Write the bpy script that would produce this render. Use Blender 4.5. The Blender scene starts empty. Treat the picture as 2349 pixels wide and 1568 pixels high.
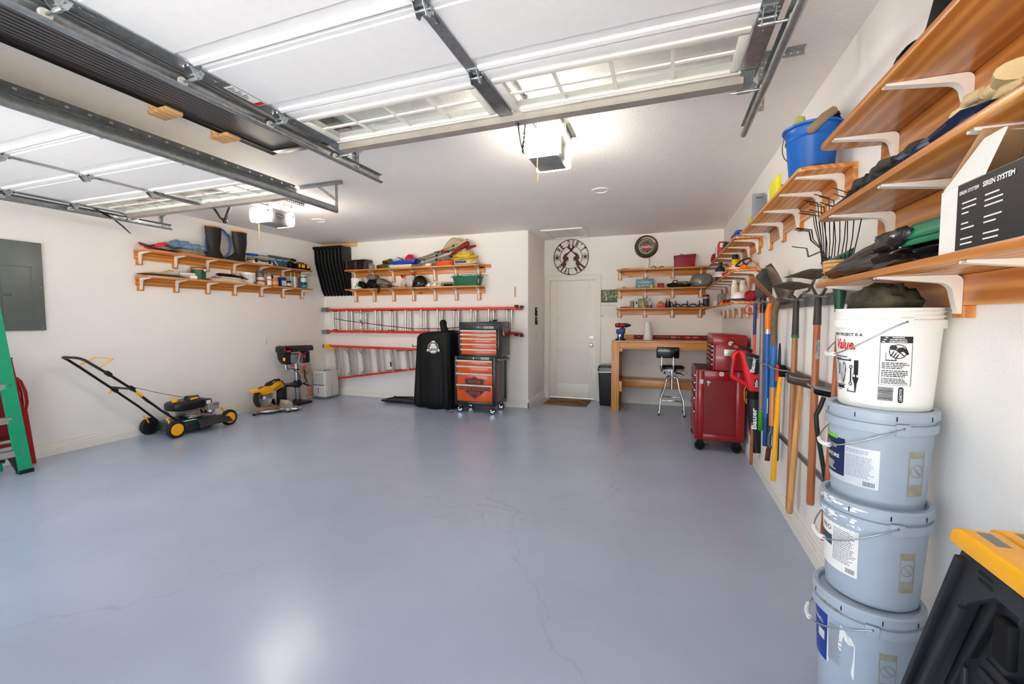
import bpy, bmesh, math, random
from math import pi, sin, cos, radians as rad, sqrt, atan2
from mathutils import Vector, Matrix, Euler
random.seed(7)
SC = bpy.context.scene
COL = SC.collection
# ------------------------------------------------------------------ room measures (metres)
XL, XR, YB, YD, XJ, H = -5.907, 0.840, 6.285, 7.223, -1.966, 2.743

# ------------------------------------------------------------------ camera
yaw, pit, rol = 0.3412, 0.0559, -0.0015
fw = Vector((-sin(yaw) * cos(pit), cos(yaw) * cos(pit), -sin(pit)))
rt = Vector((cos(yaw), sin(yaw), 0))
up = rt.cross(fw)
r3 = rt * cos(rol) + up * sin(rol)
u3 = up * cos(rol) - rt * sin(rol)
cam_data = bpy.data.cameras.new('camera')
cam_data.sensor_width = 36
cam_data.lens = 14.978
cam_data.clip_start = 0.02
cam = bpy.data.objects.new('camera', cam_data)
cam.matrix_world = Matrix(((r3.x, u3.x, -fw.x, 0), (r3.y, u3.y, -fw.y, 0), (r3.z, u3.z, -fw.z, 1.399), (0, 0, 0, 1)))
COL.objects.link(cam)
SC.camera = cam

# ------------------------------------------------------------------ exposure, world, daylight through the two open garage doors
SC.view_settings.view_transform = 'Standard'
SC.view_settings.look = 'None'
SC.view_settings.gamma = 1
SC.view_settings.use_curve_mapping = False
SC.view_settings.exposure = 0.52
SC.cycles.use_denoising = True
SC.cycles.max_bounces = 16
SC.cycles.diffuse_bounces = 12
SC.cycles.glossy_bounces = 6
SC.cycles.transmission_bounces = 8
SC.cycles.transparent_max_bounces = 12
SC.cycles.sample_clamp_indirect = 8
SC.cycles.caustics_reflective = False
SC.cycles.caustics_refractive = False
wd = bpy.data.worlds.new('sky')
SC.world = wd
wd.use_nodes = True
wn = wd.node_tree
bg = wn.nodes['Background']
sky = wn.nodes.new('ShaderNodeTexSky')
sky.sky_type = 'NISHITA'
sky.sun_disc = False
sky.sun_elevation = rad(48)
sky.sun_rotation = rad(20)      # sun behind the house: the driveway side lies in open shade
sky.air_density = 1.0
sky.dust_density = 3.0
hs = wn.nodes.new('ShaderNodeHueSaturation')     # hazy, nearly white sky
hs.inputs['Saturation'].default_value = 0.6
wn.links.new(sky.outputs[0], hs.inputs['Color'])
wn.links.new(hs.outputs[0], bg.inputs[0])
SKY_STRENGTH = 0.75
bg.inputs[1].default_value = SKY_STRENGTH

sun = bpy.data.lights.new('sun', 'SUN')      # stands behind the house: lights the driveway beyond the roof's shadow only
sun.energy = 85.0
sun.angle = rad(0.6)
sun.color = (1, .975, .94)
sun_o = bpy.data.objects.new('sun', sun)
sun_o.rotation_euler = (rad(-42), 0, rad(-15))
COL.objects.link(sun_o)


def portal(name, loc, sx, sz):
    l = bpy.data.lights.new(name, 'AREA')
    l.shape = 'RECTANGLE'
    l.size, l.size_y = sx, sz
    l.cycles.is_portal = True
    o = bpy.data.objects.new(name, l)
    o.location = loc
    o.rotation_euler = (rad(-90), 0, pi)    # faces into the room (+y)
    COL.objects.link(o)


portal('sky_portal', (-0.82, -0.63, 1.15), 2.5, 2.3)
portal('sky_portal', (-4.2, 0.27, 1.15), 2.45, 2.3)


def lin(v):
    v /= 255.0
    return v / 12.92 if v <= 0.04045 else ((v + 0.055) / 1.055) ** 2.4


def S(r, g, b):
    return (lin(r), lin(g), lin(b), 1.0)


# ------------------------------------------------------------------ materials
MATS = {}


def nodes(m):
    m.use_nodes = True
    t = m.node_tree
    return t, t.nodes['Principled BSDF']


def P(name, col, rough=0.45, metal=0.0, var=0.08, scale=18.0, bump=0.0, bscale=80.0, coat=0.0, trans=0.0, emit=None, alpha=1.0, ior=1.45, spec=0.5):
    """a painted, plastic or metal surface with a little procedural unevenness"""
    if name in MATS:
        return MATS[name]
    m = bpy.data.materials.new(name)
    t, b = nodes(m)
    N, L = t.nodes, t.links
    tc = N.new('ShaderNodeTexCoord')
    nz = N.new('ShaderNodeTexNoise')
    nz.inputs['Scale'].default_value = scale
    nz.inputs['Detail'].default_value = 3
    L.new(tc.outputs['Object'], nz.inputs['Vector'])
    rp = N.new('ShaderNodeValToRGB')
    rp.color_ramp.elements[0].position = 0.3
    rp.color_ramp.elements[1].position = 0.7
    a = [max(0, c * (1 - var)) for c in col[:3]]
    c = [min(1, c * (1 + var)) for c in col[:3]]
    rp.color_ramp.elements[0].color = (*a, 1)
    rp.color_ramp.elements[1].color = (*c, 1)
    L.new(nz.outputs['Fac'], rp.inputs[0])
    L.new(rp.outputs[0], b.inputs['Base Color'])
    b.inputs['Roughness'].default_value = rough
    b.inputs['Metallic'].default_value = metal
    b.inputs['IOR'].default_value = ior
    b.inputs['Specular IOR Level'].default_value = spec
    if coat:
        b.inputs['Coat Weight'].default_value = coat
        b.inputs['Coat Roughness'].default_value = 0.12
    if trans:
        b.inputs['Transmission Weight'].default_value = trans
    if alpha < 1:
        b.inputs['Alpha'].default_value = alpha
    if emit:
        b.inputs['Emission Color'].default_value = emit[0]
        b.inputs['Emission Strength'].default_value = emit[1]
    if bump:
        n2 = N.new('ShaderNodeTexNoise')
        n2.inputs['Scale'].default_value = bscale
        n2.inputs['Detail'].default_value = 4
        L.new(tc.outputs['Object'], n2.inputs['Vector'])
        bp = N.new('ShaderNodeBump')
        bp.inputs['Strength'].default_value = bump
        bp.inputs['Distance'].default_value = 0.01
        L.new(n2.outputs['Fac'], bp.inputs['Height'])
        L.new(bp.outputs[0], b.inputs['Normal'])
    MATS[name] = m
    return m


def wood(name, axis, dark, light, rough=0.35, coat=0.25, knots=True, fine=1.0):
    """varnished softwood, grain running along the given axis"""
    m = bpy.data.materials.new(name)
    t, b = nodes(m)
    N, L = t.nodes, t.links
    tc = N.new('ShaderNodeTexCoord')
    oi = N.new('ShaderNodeObjectInfo')
    ad = N.new('ShaderNodeVectorMath')
    ad.operation = 'ADD'
    sc = N.new('ShaderNodeVectorMath')
    sc.operation = 'SCALE'
    sc.inputs['Scale'].default_value = 13.0
    cb = N.new('ShaderNodeCombineXYZ')
    L.new(oi.outputs['Random'], cb.inputs[0])
    L.new(oi.outputs['Random'], cb.inputs[1])
    L.new(oi.outputs['Random'], cb.inputs[2])
    L.new(cb.outputs[0], sc.inputs[0])
    L.new(tc.outputs['Object'], ad.inputs[0])
    L.new(sc.outputs[0], ad.inputs[1])
    mp = N.new('ShaderNodeMapping')
    s = [9.0 * fine] * 3
    s['xyz'.index(axis)] = 0.55 * fine
    mp.inputs['Scale'].default_value = s
    L.new(ad.outputs[0], mp.inputs['Vector'])
    wv = N.new('ShaderNodeTexWave')
    wv.wave_type = 'RINGS'
    wv.rings_direction = axis.upper()
    wv.inputs['Scale'].default_value = 1.1
    wv.inputs['Distortion'].default_value = 7.0
    wv.inputs['Detail'].default_value = 2.5
    wv.inputs['Detail Scale'].default_value = 0.9
    L.new(mp.outputs[0], wv.inputs['Vector'])
    mp2 = N.new('ShaderNodeMapping')
    s2 = [160.0] * 3
    s2['xyz'.index(axis)] = 5.0
    mp2.inputs['Scale'].default_value = s2
    L.new(ad.outputs[0], mp2.inputs['Vector'])
    nz = N.new('ShaderNodeTexNoise')
    nz.inputs['Scale'].default_value = 1.0
    nz.inputs['Detail'].default_value = 3
    L.new(mp2.outputs[0], nz.inputs['Vector'])
    mx = N.new('ShaderNodeMath')
    mx.operation = 'MULTIPLY_ADD'
    L.new(nz.outputs['Fac'], mx.inputs[0])
    mx.inputs[1].default_value = 0.55
    L.new(wv.outputs['Fac'], mx.inputs[2])
    rp = N.new('ShaderNodeValToRGB')
    rp.color_ramp.elements[0].position = 0.2
    rp.color_ramp.elements[0].color = light
    rp.color_ramp.elements[1].position = 1.15
    rp.color_ramp.elements[1].color = dark
    L.new(mx.outputs[0], rp.inputs[0])
    out = rp.outputs[0]
    if knots:
        mp3 = N.new('ShaderNodeMapping')
        s3 = [5.2] * 3
        s3['xyz'.index(axis)] = 2.2
        mp3.inputs['Scale'].default_value = s3
        L.new(ad.outputs[0], mp3.inputs['Vector'])
        vo = N.new('ShaderNodeTexVoronoi')
        vo.inputs['Scale'].default_value = 1.0
        L.new(mp3.outputs[0], vo.inputs['Vector'])
        kr = N.new('ShaderNodeValToRGB')
        kr.color_ramp.elements[0].position = 0.07
        kr.color_ramp.elements[0].color = (1, 1, 1, 1)
        kr.color_ramp.elements[1].position = 0.13
        kr.color_ramp.elements[1].color = (0, 0, 0, 1)
        L.new(vo.outputs['Distance'], kr.inputs[0])
        mix = N.new('ShaderNodeMixRGB')
        L.new(kr.outputs[0], mix.inputs[0])
        L.new(out, mix.inputs[1])
        mix.inputs[2].default_value = (dark[0] * 0.42, dark[1] * 0.3, dark[2] * 0.35, 1)
        out = mix.outputs[0]
    L.new(out, b.inputs['Base Color'])
    b.inputs['Roughness'].default_value = rough
    b.inputs['Coat Weight'].default_value = coat
    b.inputs['Coat Roughness'].default_value = 0.18
    return m


def plaster(name, col, scale, strength, rough=0.75):
    m = bpy.data.materials.new(name)
    t, b = nodes(m)
    N, L = t.nodes, t.links
    tc = N.new('ShaderNodeTexCoord')
    n1 = N.new('ShaderNodeTexNoise')
    n1.inputs['Scale'].default_value = scale
    n1.inputs['Detail'].default_value = 3
    n1.inputs['Roughness'].default_value = 0.45
    L.new(tc.outputs['Object'], n1.inputs['Vector'])
    rp = N.new('ShaderNodeValToRGB')
    rp.color_ramp.elements[0].position = 0.42
    rp.color_ramp.elements[1].position = 0.62
    L.new(n1.outputs['Fac'], rp.inputs[0])
    bp = N.new('ShaderNodeBump')
    bp.inputs['Strength'].default_value = strength
    bp.inputs['Distance'].default_value = 0.004
    L.new(rp.outputs[0], bp.inputs['Height'])
    L.new(bp.outputs[0], b.inputs['Normal'])
    n2 = N.new('ShaderNodeTexNoise')
    n2.inputs['Scale'].default_value = 1.3
    n2.inputs['Detail'].default_value = 4
    L.new(tc.outputs['Object'], n2.inputs['Vector'])
    r2 = N.new('ShaderNodeValToRGB')
    r2.color_ramp.elements[0].color = [c * 0.965 for c in col[:3]] + [1]
    r2.color_ramp.elements[1].color = [min(1, c * 1.02) for c in col[:3]] + [1]
    L.new(n2.outputs['Fac'], r2.inputs[0])
    L.new(r2.outputs[0], b.inputs['Base Color'])
    b.inputs['Roughness'].default_value = rough
    return m


def epoxy(name):
    """rolled grey-blue garage floor paint: glossy, slightly wavy, a few cracks telegraphing through"""
    m = bpy.data.materials.new(name)
    t, b = nodes(m)
    N, L = t.nodes, t.links
    tc = N.new('ShaderNodeTexCoord')
    n1 = N.new('ShaderNodeTexNoise')
    n1.inputs['Scale'].default_value = 1.1
    n1.inputs['Detail'].default_value = 6
    L.new(tc.outputs['Object'], n1.inputs['Vector'])
    rp = N.new('ShaderNodeValToRGB')
    rp.color_ramp.elements[0].position = 0.3
    rp.color_ramp.elements[0].color = FLOOR_A
    rp.color_ramp.elements[1].position = 0.75
    rp.color_ramp.elements[1].color = FLOOR_B
    L.new(n1.outputs['Fac'], rp.inputs[0])
    # cracks
    n3 = N.new('ShaderNodeTexNoise')
    n3.inputs['Scale'].default_value = 2.2
    n3.inputs['Detail'].default_value = 6
    L.new(tc.outputs['Object'], n3.inputs['Vector'])
    va = N.new('ShaderNodeVectorMath')
    va.operation = 'MULTIPLY_ADD'
    L.new(n3.outputs['Color'], va.inputs[0])
    va.inputs[1].default_value = (0.55, 0.55, 0)
    L.new(tc.outputs['Object'], va.inputs[2])
    vo = N.new('ShaderNodeTexVoronoi')
    vo.feature = 'DISTANCE_TO_EDGE'
    vo.inputs['Scale'].default_value = 0.5
    L.new(va.outputs[0], vo.inputs['Vector'])
    cr = N.new('ShaderNodeValToRGB')
    cr.color_ramp.elements[0].position = 0.0
    cr.color_ramp.elements[0].color = (0.9, 0.9, 0.9, 1)
    cr.color_ramp.elements[1].position = 0.0012
    cr.color_ramp.elements[1].color = (1, 1, 1, 1)
    L.new(vo.outputs['Distance'], cr.inputs[0])
    mu = N.new('ShaderNodeMixRGB')
    mu.blend_type = 'MULTIPLY'
    mu.inputs[0].default_value = 1
    L.new(rp.outputs[0], mu.inputs[1])
    L.new(cr.outputs[0], mu.inputs[2])
    L.new(mu.outputs[0], b.inputs['Base Color'])
    n2 = N.new('ShaderNodeTexNoise')
    n2.inputs['Scale'].default_value = 9.0
    n2.inputs['Detail'].default_value = 4
    L.new(tc.outputs['Object'], n2.inputs['Vector'])
    bp = N.new('ShaderNodeBump')
    bp.inputs['Strength'].default_value = 0.05
    bp.inputs['Distance'].default_value = 0.02
    L.new(n2.outputs['Fac'], bp.inputs['Height'])
    L.new(bp.outputs[0], b.inputs['Normal'])
    r3 = N.new('ShaderNodeValToRGB')
    r3.color_ramp.elements[0].color = (0.16, 0.16, 0.16, 1)
    r3.color_ramp.elements[1].color = (0.32, 0.32, 0.32, 1)
    L.new(n1.outputs['Fac'], r3.inputs[0])
    L.new(r3.outputs[0], b.inputs['Roughness'])
    b.inputs['Specular IOR Level'].default_value = 0.5
    return m


FLOOR_A = S(158, 168, 187)
FLOOR_B = S(170, 180, 199)
M_wall = plaster('painted_wall', S(241, 238, 232), 120, 0.11)
M_ceil = plaster('textured_ceiling', S(242, 239, 234), 85, 0.32)
M_floor = epoxy('floor_paint')
M_trim = P('trim_paint', S(232, 228, 218), 0.4, var=0.02)
M_doorp = P('door_paint', S(236, 232, 223), 0.38, var=0.02)
DK, LT = S(184, 112, 44), S(214, 148, 74)
M_wx = wood('pine_along_x', 'x', DK, LT)
M_wy = wood('pine_along_y', 'y', DK, LT)
M_wz = wood('pine_along_z', 'z', DK, LT, knots=False)
M_ply = wood('plywood_x', 'x', S(186, 120, 58), S(214, 157, 90), knots=False, fine=1.5)
M_plyz = wood('plywood_z', 'z', S(186, 120, 58), S(214, 157, 90), knots=False, fine=1.5)
M_raw = wood('raw_pine', 'y', S(205, 155, 95), S(228, 186, 128), rough=0.6, coat=0, knots=False)
M_ash = wood('ash_handle', 'z', S(140, 92, 62), S(178, 126, 88), rough=0.55, coat=0.05, knots=False, fine=2)
M_hick = wood('hickory_handle', 'z', S(186, 128, 70), S(214, 160, 98), rough=0.4, coat=0.2, knots=False, fine=2)
M_red_h = wood('redwood_handle', 'z', S(150, 82, 48), S(178, 108, 66), rough=0.5, coat=0.1, knots=False, fine=2)
M_galv = P('galvanised_steel', S(170, 175, 176), 0.33, 0.9, var=0.16, scale=35)
M_galvd = P('galvanised_dull', S(120, 124, 124), 0.42, 0.85, var=0.2, scale=25)
M_strut = P('galvanised_strut', S(188, 182, 172), 0.45, 0.75, var=0.07, scale=12)
M_chrome = P('chrome', S(220, 220, 222), 0.08, 1.0, var=0.03)
M_steel = P('steel', S(176, 176, 176), 0.28, 1.0, var=0.08)
M_alu = P('aluminium', S(196, 193, 186), 0.36, 0.9, var=0.06)
M_rust = P('rusted_steel', S(92, 50, 32), 0.7, 0.35, var=0.35, scale=30, bump=0.2)
M_oldsteel = P('weathered_steel', S(98, 84, 72), 0.5, 0.55, var=0.3, scale=26, bump=0.15)
M_white = P('white_enamel', S(238, 235, 226), 0.32, var=0.02)
M_wplas = P('white_plastic', S(236, 235, 230), 0.38, var=0.02)
M_black = P('black_plastic', S(17, 17, 18), 0.42, var=0.2)
M_blackm = P('black_matte', S(13, 13, 14), 0.65, var=0.2, spec=.25)
M_blackg = P('black_gloss', S(14, 14, 15), 0.14, var=0.1, coat=0.3)
M_rubber = P('black_rubber', S(24, 22, 20), 0.55, var=0.2, bump=0.05)
M_ink = P('black_ink', S(24, 24, 28), 0.5, var=0.05)
M_red = P('red_enamel', S(142, 4, 12), 0.28, var=0.04, coat=0.3)
M_redf = P('red_fibreglass', S(205, 44, 30), 0.4, var=0.06)
M_redp = P('red_plastic', S(214, 22, 34), 0.38, var=0.05)
M_yel = P('yellow_plastic', S(240, 172, 24), 0.4, var=0.05)
M_org = P('orange_plastic', S(240, 120, 20), 0.4, var=0.05)
M_blue = P('blue_plastic', S(10, 92, 178), 0.36, var=0.06, scale=9)
M_bluem = P('blue_paint', S(22, 92, 170), 0.35, var=0.06)
M_navy = P('navy_print', S(18, 38, 76), 0.4, var=0.04)
M_green = P('green_plastic', S(16, 96, 62), 0.4, var=0.06)
M_lgreen = P('bright_green', S(30, 140, 24), 0.4, var=0.06)
M_grey = P('grey_plastic', S(116, 118, 120), 0.45, var=0.05)
M_lgrey = P('light_grey_plastic', S(206, 204, 198), 0.42, var=0.03)
M_teal = P('teal_cloth', S(40, 88, 104), 0.85, var=0.12, bump=0.3, bscale=160)
M_copper = P('copper', S(200, 116, 72), 0.25, 1.0, var=0.1)
M_tan = P('tan_canvas', S(182, 164, 130), 0.85, var=0.08, bump=0.3, bscale=140)
M_khaki = P('khaki_cloth', S(178, 152, 122), 0.9, var=0.1, bump=0.4, bscale=120)
M_denim = P('denim', S(112, 142, 172), 0.9, var=0.16, bump=0.4, bscale=150)
M_canvas = P('canvas_cloth', S(216, 203, 184), 0.9, var=0.05, bump=0.3, bscale=90)


def sheer(name, tint, gloss, rough, veil=0.0):
    """thin clear sheet: see-through, with a reflecting skin and a slight veil of its own colour"""
    m = bpy.data.materials.new(name)
    m.use_nodes = True
    t = m.node_tree
    N, L = t.nodes, t.links
    N.remove(N['Principled BSDF'])
    tr = N.new('ShaderNodeBsdfTransparent')
    tr.inputs[0].default_value = tint
    gl = N.new('ShaderNodeBsdfGlossy')
    gl.inputs['Roughness'].default_value = rough
    df = N.new('ShaderNodeBsdfDiffuse')
    df.inputs[0].default_value = tint
    fc = N.new('ShaderNodeLayerWeight')
    fc.inputs['Blend'].default_value = 0.5
    pw = N.new('ShaderNodeMath')
    pw.operation = 'POWER'
    L.new(fc.outputs['Facing'], pw.inputs[0])
    pw.inputs[1].default_value = 4.0
    lw = N.new('ShaderNodeMath')
    lw.operation = 'MULTIPLY_ADD'
    L.new(pw.outputs[0], lw.inputs[0])
    lw.inputs[1].default_value = gloss
    lw.inputs[2].default_value = 0.04
    m1 = N.new('ShaderNodeMixShader')
    m1.inputs[0].default_value = veil
    L.new(tr.outputs[0], m1.inputs[1])
    L.new(df.outputs[0], m1.inputs[2])
    m2 = N.new('ShaderNodeMixShader')
    L.new(lw.outputs[0], m2.inputs[0])
    L.new(m1.outputs[0], m2.inputs[1])
    L.new(gl.outputs[0], m2.inputs[2])
    L.new(m2.outputs[0], N['Material Output'].inputs[0])
    return m


M_clear = sheer('clear_plastic', (.9, .9, .89, 1), .6, .12, .12)
M_glass = sheer('window_glass', (.93, .95, .94, 1), .6, .02, .03)
M_paper = P('white_paper', S(232, 230, 224), 0.7, var=0.02)
M_card = P('cardboard', S(176, 136, 98), 0.8, var=0.06)
M_dark = P('dark_void', S(10, 10, 10), 0.8, var=0.1)
M_orangec = P('orange_lacquer', S(206, 78, 20), 0.22, var=0.05, coat=0.4)
M_brass = P('brass', S(190, 150, 80), 0.3, 1.0, var=0.06)
M_gunm = P('gunmetal', S(60, 62, 60), 0.25, 0.75, var=0.06)


# ------------------------------------------------------------------ mesh building
class B:
    def __init__(s):
        s.v, s.f = [], []

    def add(s, vs, fs):
        o = len(s.v)
        s.v += [tuple(v) for v in vs]
        s.f += [tuple(i + o for i in f) for f in fs]
        return s

    def bx(s, x0, x1, y0, y1, z0, z1, M=None):
        vs = [Vector(p) for p in ((x0, y0, z0), (x1, y0, z0), (x1, y1, z0), (x0, y1, z0), (x0, y0, z1), (x1, y0, z1), (x1, y1, z1), (x0, y1, z1))]
        if M:
            vs = [M @ v for v in vs]
        return s.add(vs, [(0, 3, 2, 1), (4, 5, 6, 7), (0, 1, 5, 4), (1, 2, 6, 5), (2, 3, 7, 6), (3, 0, 4, 7)])

    def cb(s, c, sz, M=None):
        """box by centre and size, M a rotation about its centre"""
        T = Matrix.Translation(c)
        if M:
            T = T @ (M if len(M) == 4 else M.to_4x4())
        a, b, d = [q / 2 for q in sz]
        return s.bx(-a, a, -b, b, -d, d, T)

    def beam(s, p0, p1, w, h, upv=(0, 0, 1)):
        """rectangular bar from p0 to p1, w across, h along upv"""
        p0, p1 = Vector(p0), Vector(p1)
        d = (p1 - p0)
        y = d.normalized()
        u = Vector(upv)
        if abs(u.dot(y)) > 0.97:
            u = Vector((1, 0, 0))
        x = y.cross(u).normalized()
        z = x.cross(y)
        M = Matrix(((x.x, y.x, z.x, p0.x), (x.y, y.y, z.y, p0.y), (x.z, y.z, z.z, p0.z), (0, 0, 0, 1)))
        return s.bx(-w / 2, w / 2, 0, d.length, -h / 2, h / 2, M)

    def rings(s, R, closed=False, caps=True):
        n = len(R[0])
        vs = [p for r in R for p in r]
        fs = []
        m = len(R)
        for i in range(m if closed else m - 1):
            a, b = i * n, ((i + 1) % m) * n
            for j in range(n):
                k = (j + 1) % n
                fs.append((a + j, a + k, b + k, b + j))
        if caps and not closed:
            fs.append(tuple(range(n - 1, -1, -1)))
            fs.append(tuple(range((m - 1) * n, m * n)))
        return s.add(vs, fs)

    def tube(s, pts, r, n=8, closed=False, caps=True, flat=1.0):
        pts = [Vector(p) for p in pts]
        m = len(pts)
        rs = r if isinstance(r, (list, tuple)) else [r] * m
        R = []
        pu = None
        for i, p in enumerate(pts):
            if closed:
                d = pts[(i + 1) % m] - pts[i - 1]
            else:
                d = pts[min(i + 1, m - 1)] - pts[max(i - 1, 0)]
            d = d.normalized() if d.length > 1e-9 else Vector((0, 0, 1))
            if pu is None:
                u = Vector((0, 0, 1)) if abs(d.z) < 0.9 else Vector((1, 0, 0))
                u = (u - d * u.dot(d)).normalized()
            else:
                u = pu - d * pu.dot(d)
                u = u.normalized() if u.length > 1e-6 else pu
            pu = u
            w = d.cross(u)
            R.append([p + (u * sin(2 * pi * j / n) * flat + w * cos(2 * pi * j / n)) * rs[i] for j in range(n)])
        return s.rings(R, closed, caps)

    def cyl(s, p0, p1, r0, r1=None, n=14, caps=True):
        return s.tube([p0, p1], [r0, r0 if r1 is None else r1], n, caps=caps)

    def lathe(s, prof, c=(0, 0, 0), n=28, M=None, caps=True):
        """profile of (radius, height) turned about z through c"""
        c = Vector(c)
        R = []
        for r, z in prof:
            r = max(r, 1e-4)
            ring = [Vector((r * cos(2 * pi * j / n), r * sin(2 * pi * j / n), z)) for j in range(n)]
            R.append([c + ((M @ p) if M else p) for p in ring])
        return s.rings(R, False, caps)

    def prism(s, poly, axis, lo, hi, M=None):
        """polygon in the plane across `axis` (x: (y,z), y: (x,z), z: (x,y)), extruded from lo to hi"""
        n = len(poly)

        def pt(q, t):
            if axis == 'x':
                p = Vector((t, q[0], q[1]))
            elif axis == 'y':
                p = Vector((q[0], t, q[1]))
            else:
                p = Vector((q[0], q[1], t))
            return M @ p if M else p
        vs = [pt(q, lo) for q in poly] + [pt(q, hi) for q in poly]
        fs = [tuple(range(n - 1, -1, -1)), tuple(range(n, 2 * n))]
        for j in range(n):
            k = (j + 1) % n
            fs.append((j, k, n + k, n + j))
        return s.add(vs, fs)

    def ball(s, c, r, n=14, m=9, M=None, lo=-90, hi=90):
        if not isinstance(r, (tuple, list)):
            r = (r, r, r)
        c = Vector(c)
        R = []
        for i in range(m + 1):
            a = rad(lo + (hi - lo) * i / m)
            ring = []
            for j in range(n):
                b = 2 * pi * j / n
                p = Vector((r[0] * max(cos(a), 1e-3) * cos(b), r[1] * max(cos(a), 1e-3) * sin(b), r[2] * sin(a)))
                ring.append(c + (M @ p if M else p))
            R.append(ring)
        return s.rings(R)

    def grid(s, fn, nu, nv, close_u=False):
        vs = [fn(i / nu, j / nv) for j in range(nv + 1) for i in range(nu if close_u else nu + 1)]
        w = nu if close_u else nu + 1
        fs = []
        for j in range(nv):
            for i in range(nu):
                k = (i + 1) % w
                fs.append((j * w + i, j * w + k, (j + 1) * w + k, (j + 1) * w + i))
        return s.add(vs, fs)

    def torus(s, c, R_, r, n=28, m=8, M=None):
        c = Vector(c)
        pts = []
        for j in range(n):
            p = Vector((R_ * cos(2 * pi * j / n), R_ * sin(2 * pi * j / n), 0))
            pts.append(c + (M @ p if M else p))
        return s.tube(pts, r, m, closed=True)


MW = {}


def obj(name, b, mat, parent=None, bevel=0.0, smooth=35, label=None, sub=0, kind=None, seg=2, solid=0.0, world=True):
    """link a builder's geometry (given in world coordinates) as one mesh object, under `parent` if given"""
    me = bpy.data.meshes.new(name)
    if parent is not None and world:
        Mi = MW[parent.name].inverted()
        vs = [Mi @ Vector(v) for v in b.v]
    else:
        vs = b.v
    me.from_pydata(vs, [], b.f)
    bm = bmesh.new()
    bm.from_mesh(me)
    bmesh.ops.recalc_face_normals(bm, faces=bm.faces)
    if bevel:
        es = [e for e in bm.edges if len(e.link_faces) == 2 and e.calc_face_angle(0) > rad(40)]
        bmesh.ops.bevel(bm, geom=es, offset=bevel, segments=seg, affect='EDGES', profile=0.5, clamp_overlap=True)
    bm.to_mesh(me)
    bm.free()
    me.materials.append(mat)
    if smooth:
        for p in me.polygons:
            p.use_smooth = True
        me.set_sharp_from_angle(angle=rad(smooth))
    o = bpy.data.objects.new(name, me)
    COL.objects.link(o)
    if parent is not None:
        o.parent = parent
        MW[o.name] = MW[parent.name]
    else:
        MW[o.name] = Matrix.Identity(4)
    if sub:
        md = o.modifiers.new('sub', 'SUBSURF')
        md.levels = md.render_levels = sub
    if solid:
        md = o.modifiers.new('solid', 'SOLIDIFY')
        md.thickness = solid
        md.offset = 0
    if label:
        o['label'] = label
    if kind:
        o['kind'] = kind
    return o


def thing(name, label, cat, loc=(0, 0, 0), rz=0.0, group=None, M=None):
    o = bpy.data.objects.new(name, None)
    COL.objects.link(o)
    if M is not None:
        o.matrix_world = M
        MW[o.name] = M.copy()
    else:
        o.location = loc
        o.rotation_euler = (0, 0, rz)
        MW[o.name] = Matrix.Translation(loc) @ Matrix.Rotation(rz, 4, 'Z')
    o.empty_display_size = 0.05
    o['label'] = label
    o['category'] = cat
    if group:
        o['group'] = group
    return o


def tag(o, label, cat, group=None):
    o['label'] = label
    o['category'] = cat
    if group:
        o['group'] = group
    return o


def struct(name, b, mat, parent=None, bevel=0.0, smooth=35):
    o = obj(name, b, mat, parent, bevel, smooth)
    if parent is None:
        o['kind'] = 'structure'
    return o


def local(parent):
    """matrix carrying local coordinates of a thing to world ones"""
    return MW[parent.name]


_glyph = {}


def text(name, s, mat, parent, fn, w=None, h=None, bold=0.0, shear=0.0, thick=0.0, sx=None):
    """flat lettering: (u, v) centred on 0, scaled to width w and/or height h, laid down by fn(u, v)"""
    key = (s, bold, shear)
    if key not in _glyph:
        cu = bpy.data.curves.new('glyph', 'FONT')
        cu.body = s
        cu.size = 1
        cu.offset = bold
        cu.shear = shear
        cu.resolution_u = 2
        ob = bpy.data.objects.new('glyph', cu)
        me = bpy.data.meshes.new_from_object(ob)
        _glyph[key] = ([tuple(v.co) for v in me.vertices], [tuple(p.vertices) for p in me.polygons])
        bpy.data.meshes.remove(me)
        bpy.data.objects.remove(ob)
        bpy.data.curves.remove(cu)
    vs, fs = _glyph[key]
    if not vs:
        return None
    xs, ys = [v[0] for v in vs], [v[1] for v in vs]
    x0, x1, y0, y1 = min(xs), max(xs), min(ys), max(ys)
    kx = (w / (x1 - x0)) if w else None
    ky = (h / (y1 - y0)) if h else None
    kx = kx or ky
    ky = ky or kx
    b = B()
    b.add([fn((v[0] - (x0 + x1) / 2) * kx, (v[1] - (y0 + y1) / 2) * ky) for v in vs], fs)
    o = obj(name, b, mat, parent, smooth=0)
    if thick:
        md = o.modifiers.new('solid', 'SOLIDIFY')
        md.thickness = thick
        md.offset = 0
    return o


def plane_fn(o, u, v):
    o, u, v = Vector(o), Vector(u).normalized(), Vector(v).normalized()
    return lambda a, c: o + u * a + v * c


def patch(b, fn, u0, u1, v0, v1, nu=1, nv=1):
    """a rectangle of print laid down by fn"""
    return b.grid(lambda s, t: fn(u0 + (u1 - u0) * s, v0 + (v1 - v0) * t), nu, nv)


def copy_thing(src, loc=None, label=None, rz=None):
    c = src.copy()
    COL.objects.link(c)
    if loc is not None:
        c.location = loc
    if rz is not None:
        c.rotation_euler = (0, 0, rz)
    if label:
        c['label'] = label

    def kids(a, bpar):
        for ch in [q for q in bpy.data.objects if q.parent == a]:
            d = ch.copy()
            COL.objects.link(d)
            d.parent = bpar
            kids(ch, d)
    kids(src, c)
    return c


RX, RY, RZ = (lambda a: Matrix.Rotation(rad(a), 3, 'X')), (lambda a: Matrix.Rotation(rad(a), 3, 'Y')), (lambda a: Matrix.Rotation(rad(a), 3, 'Z'))


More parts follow.
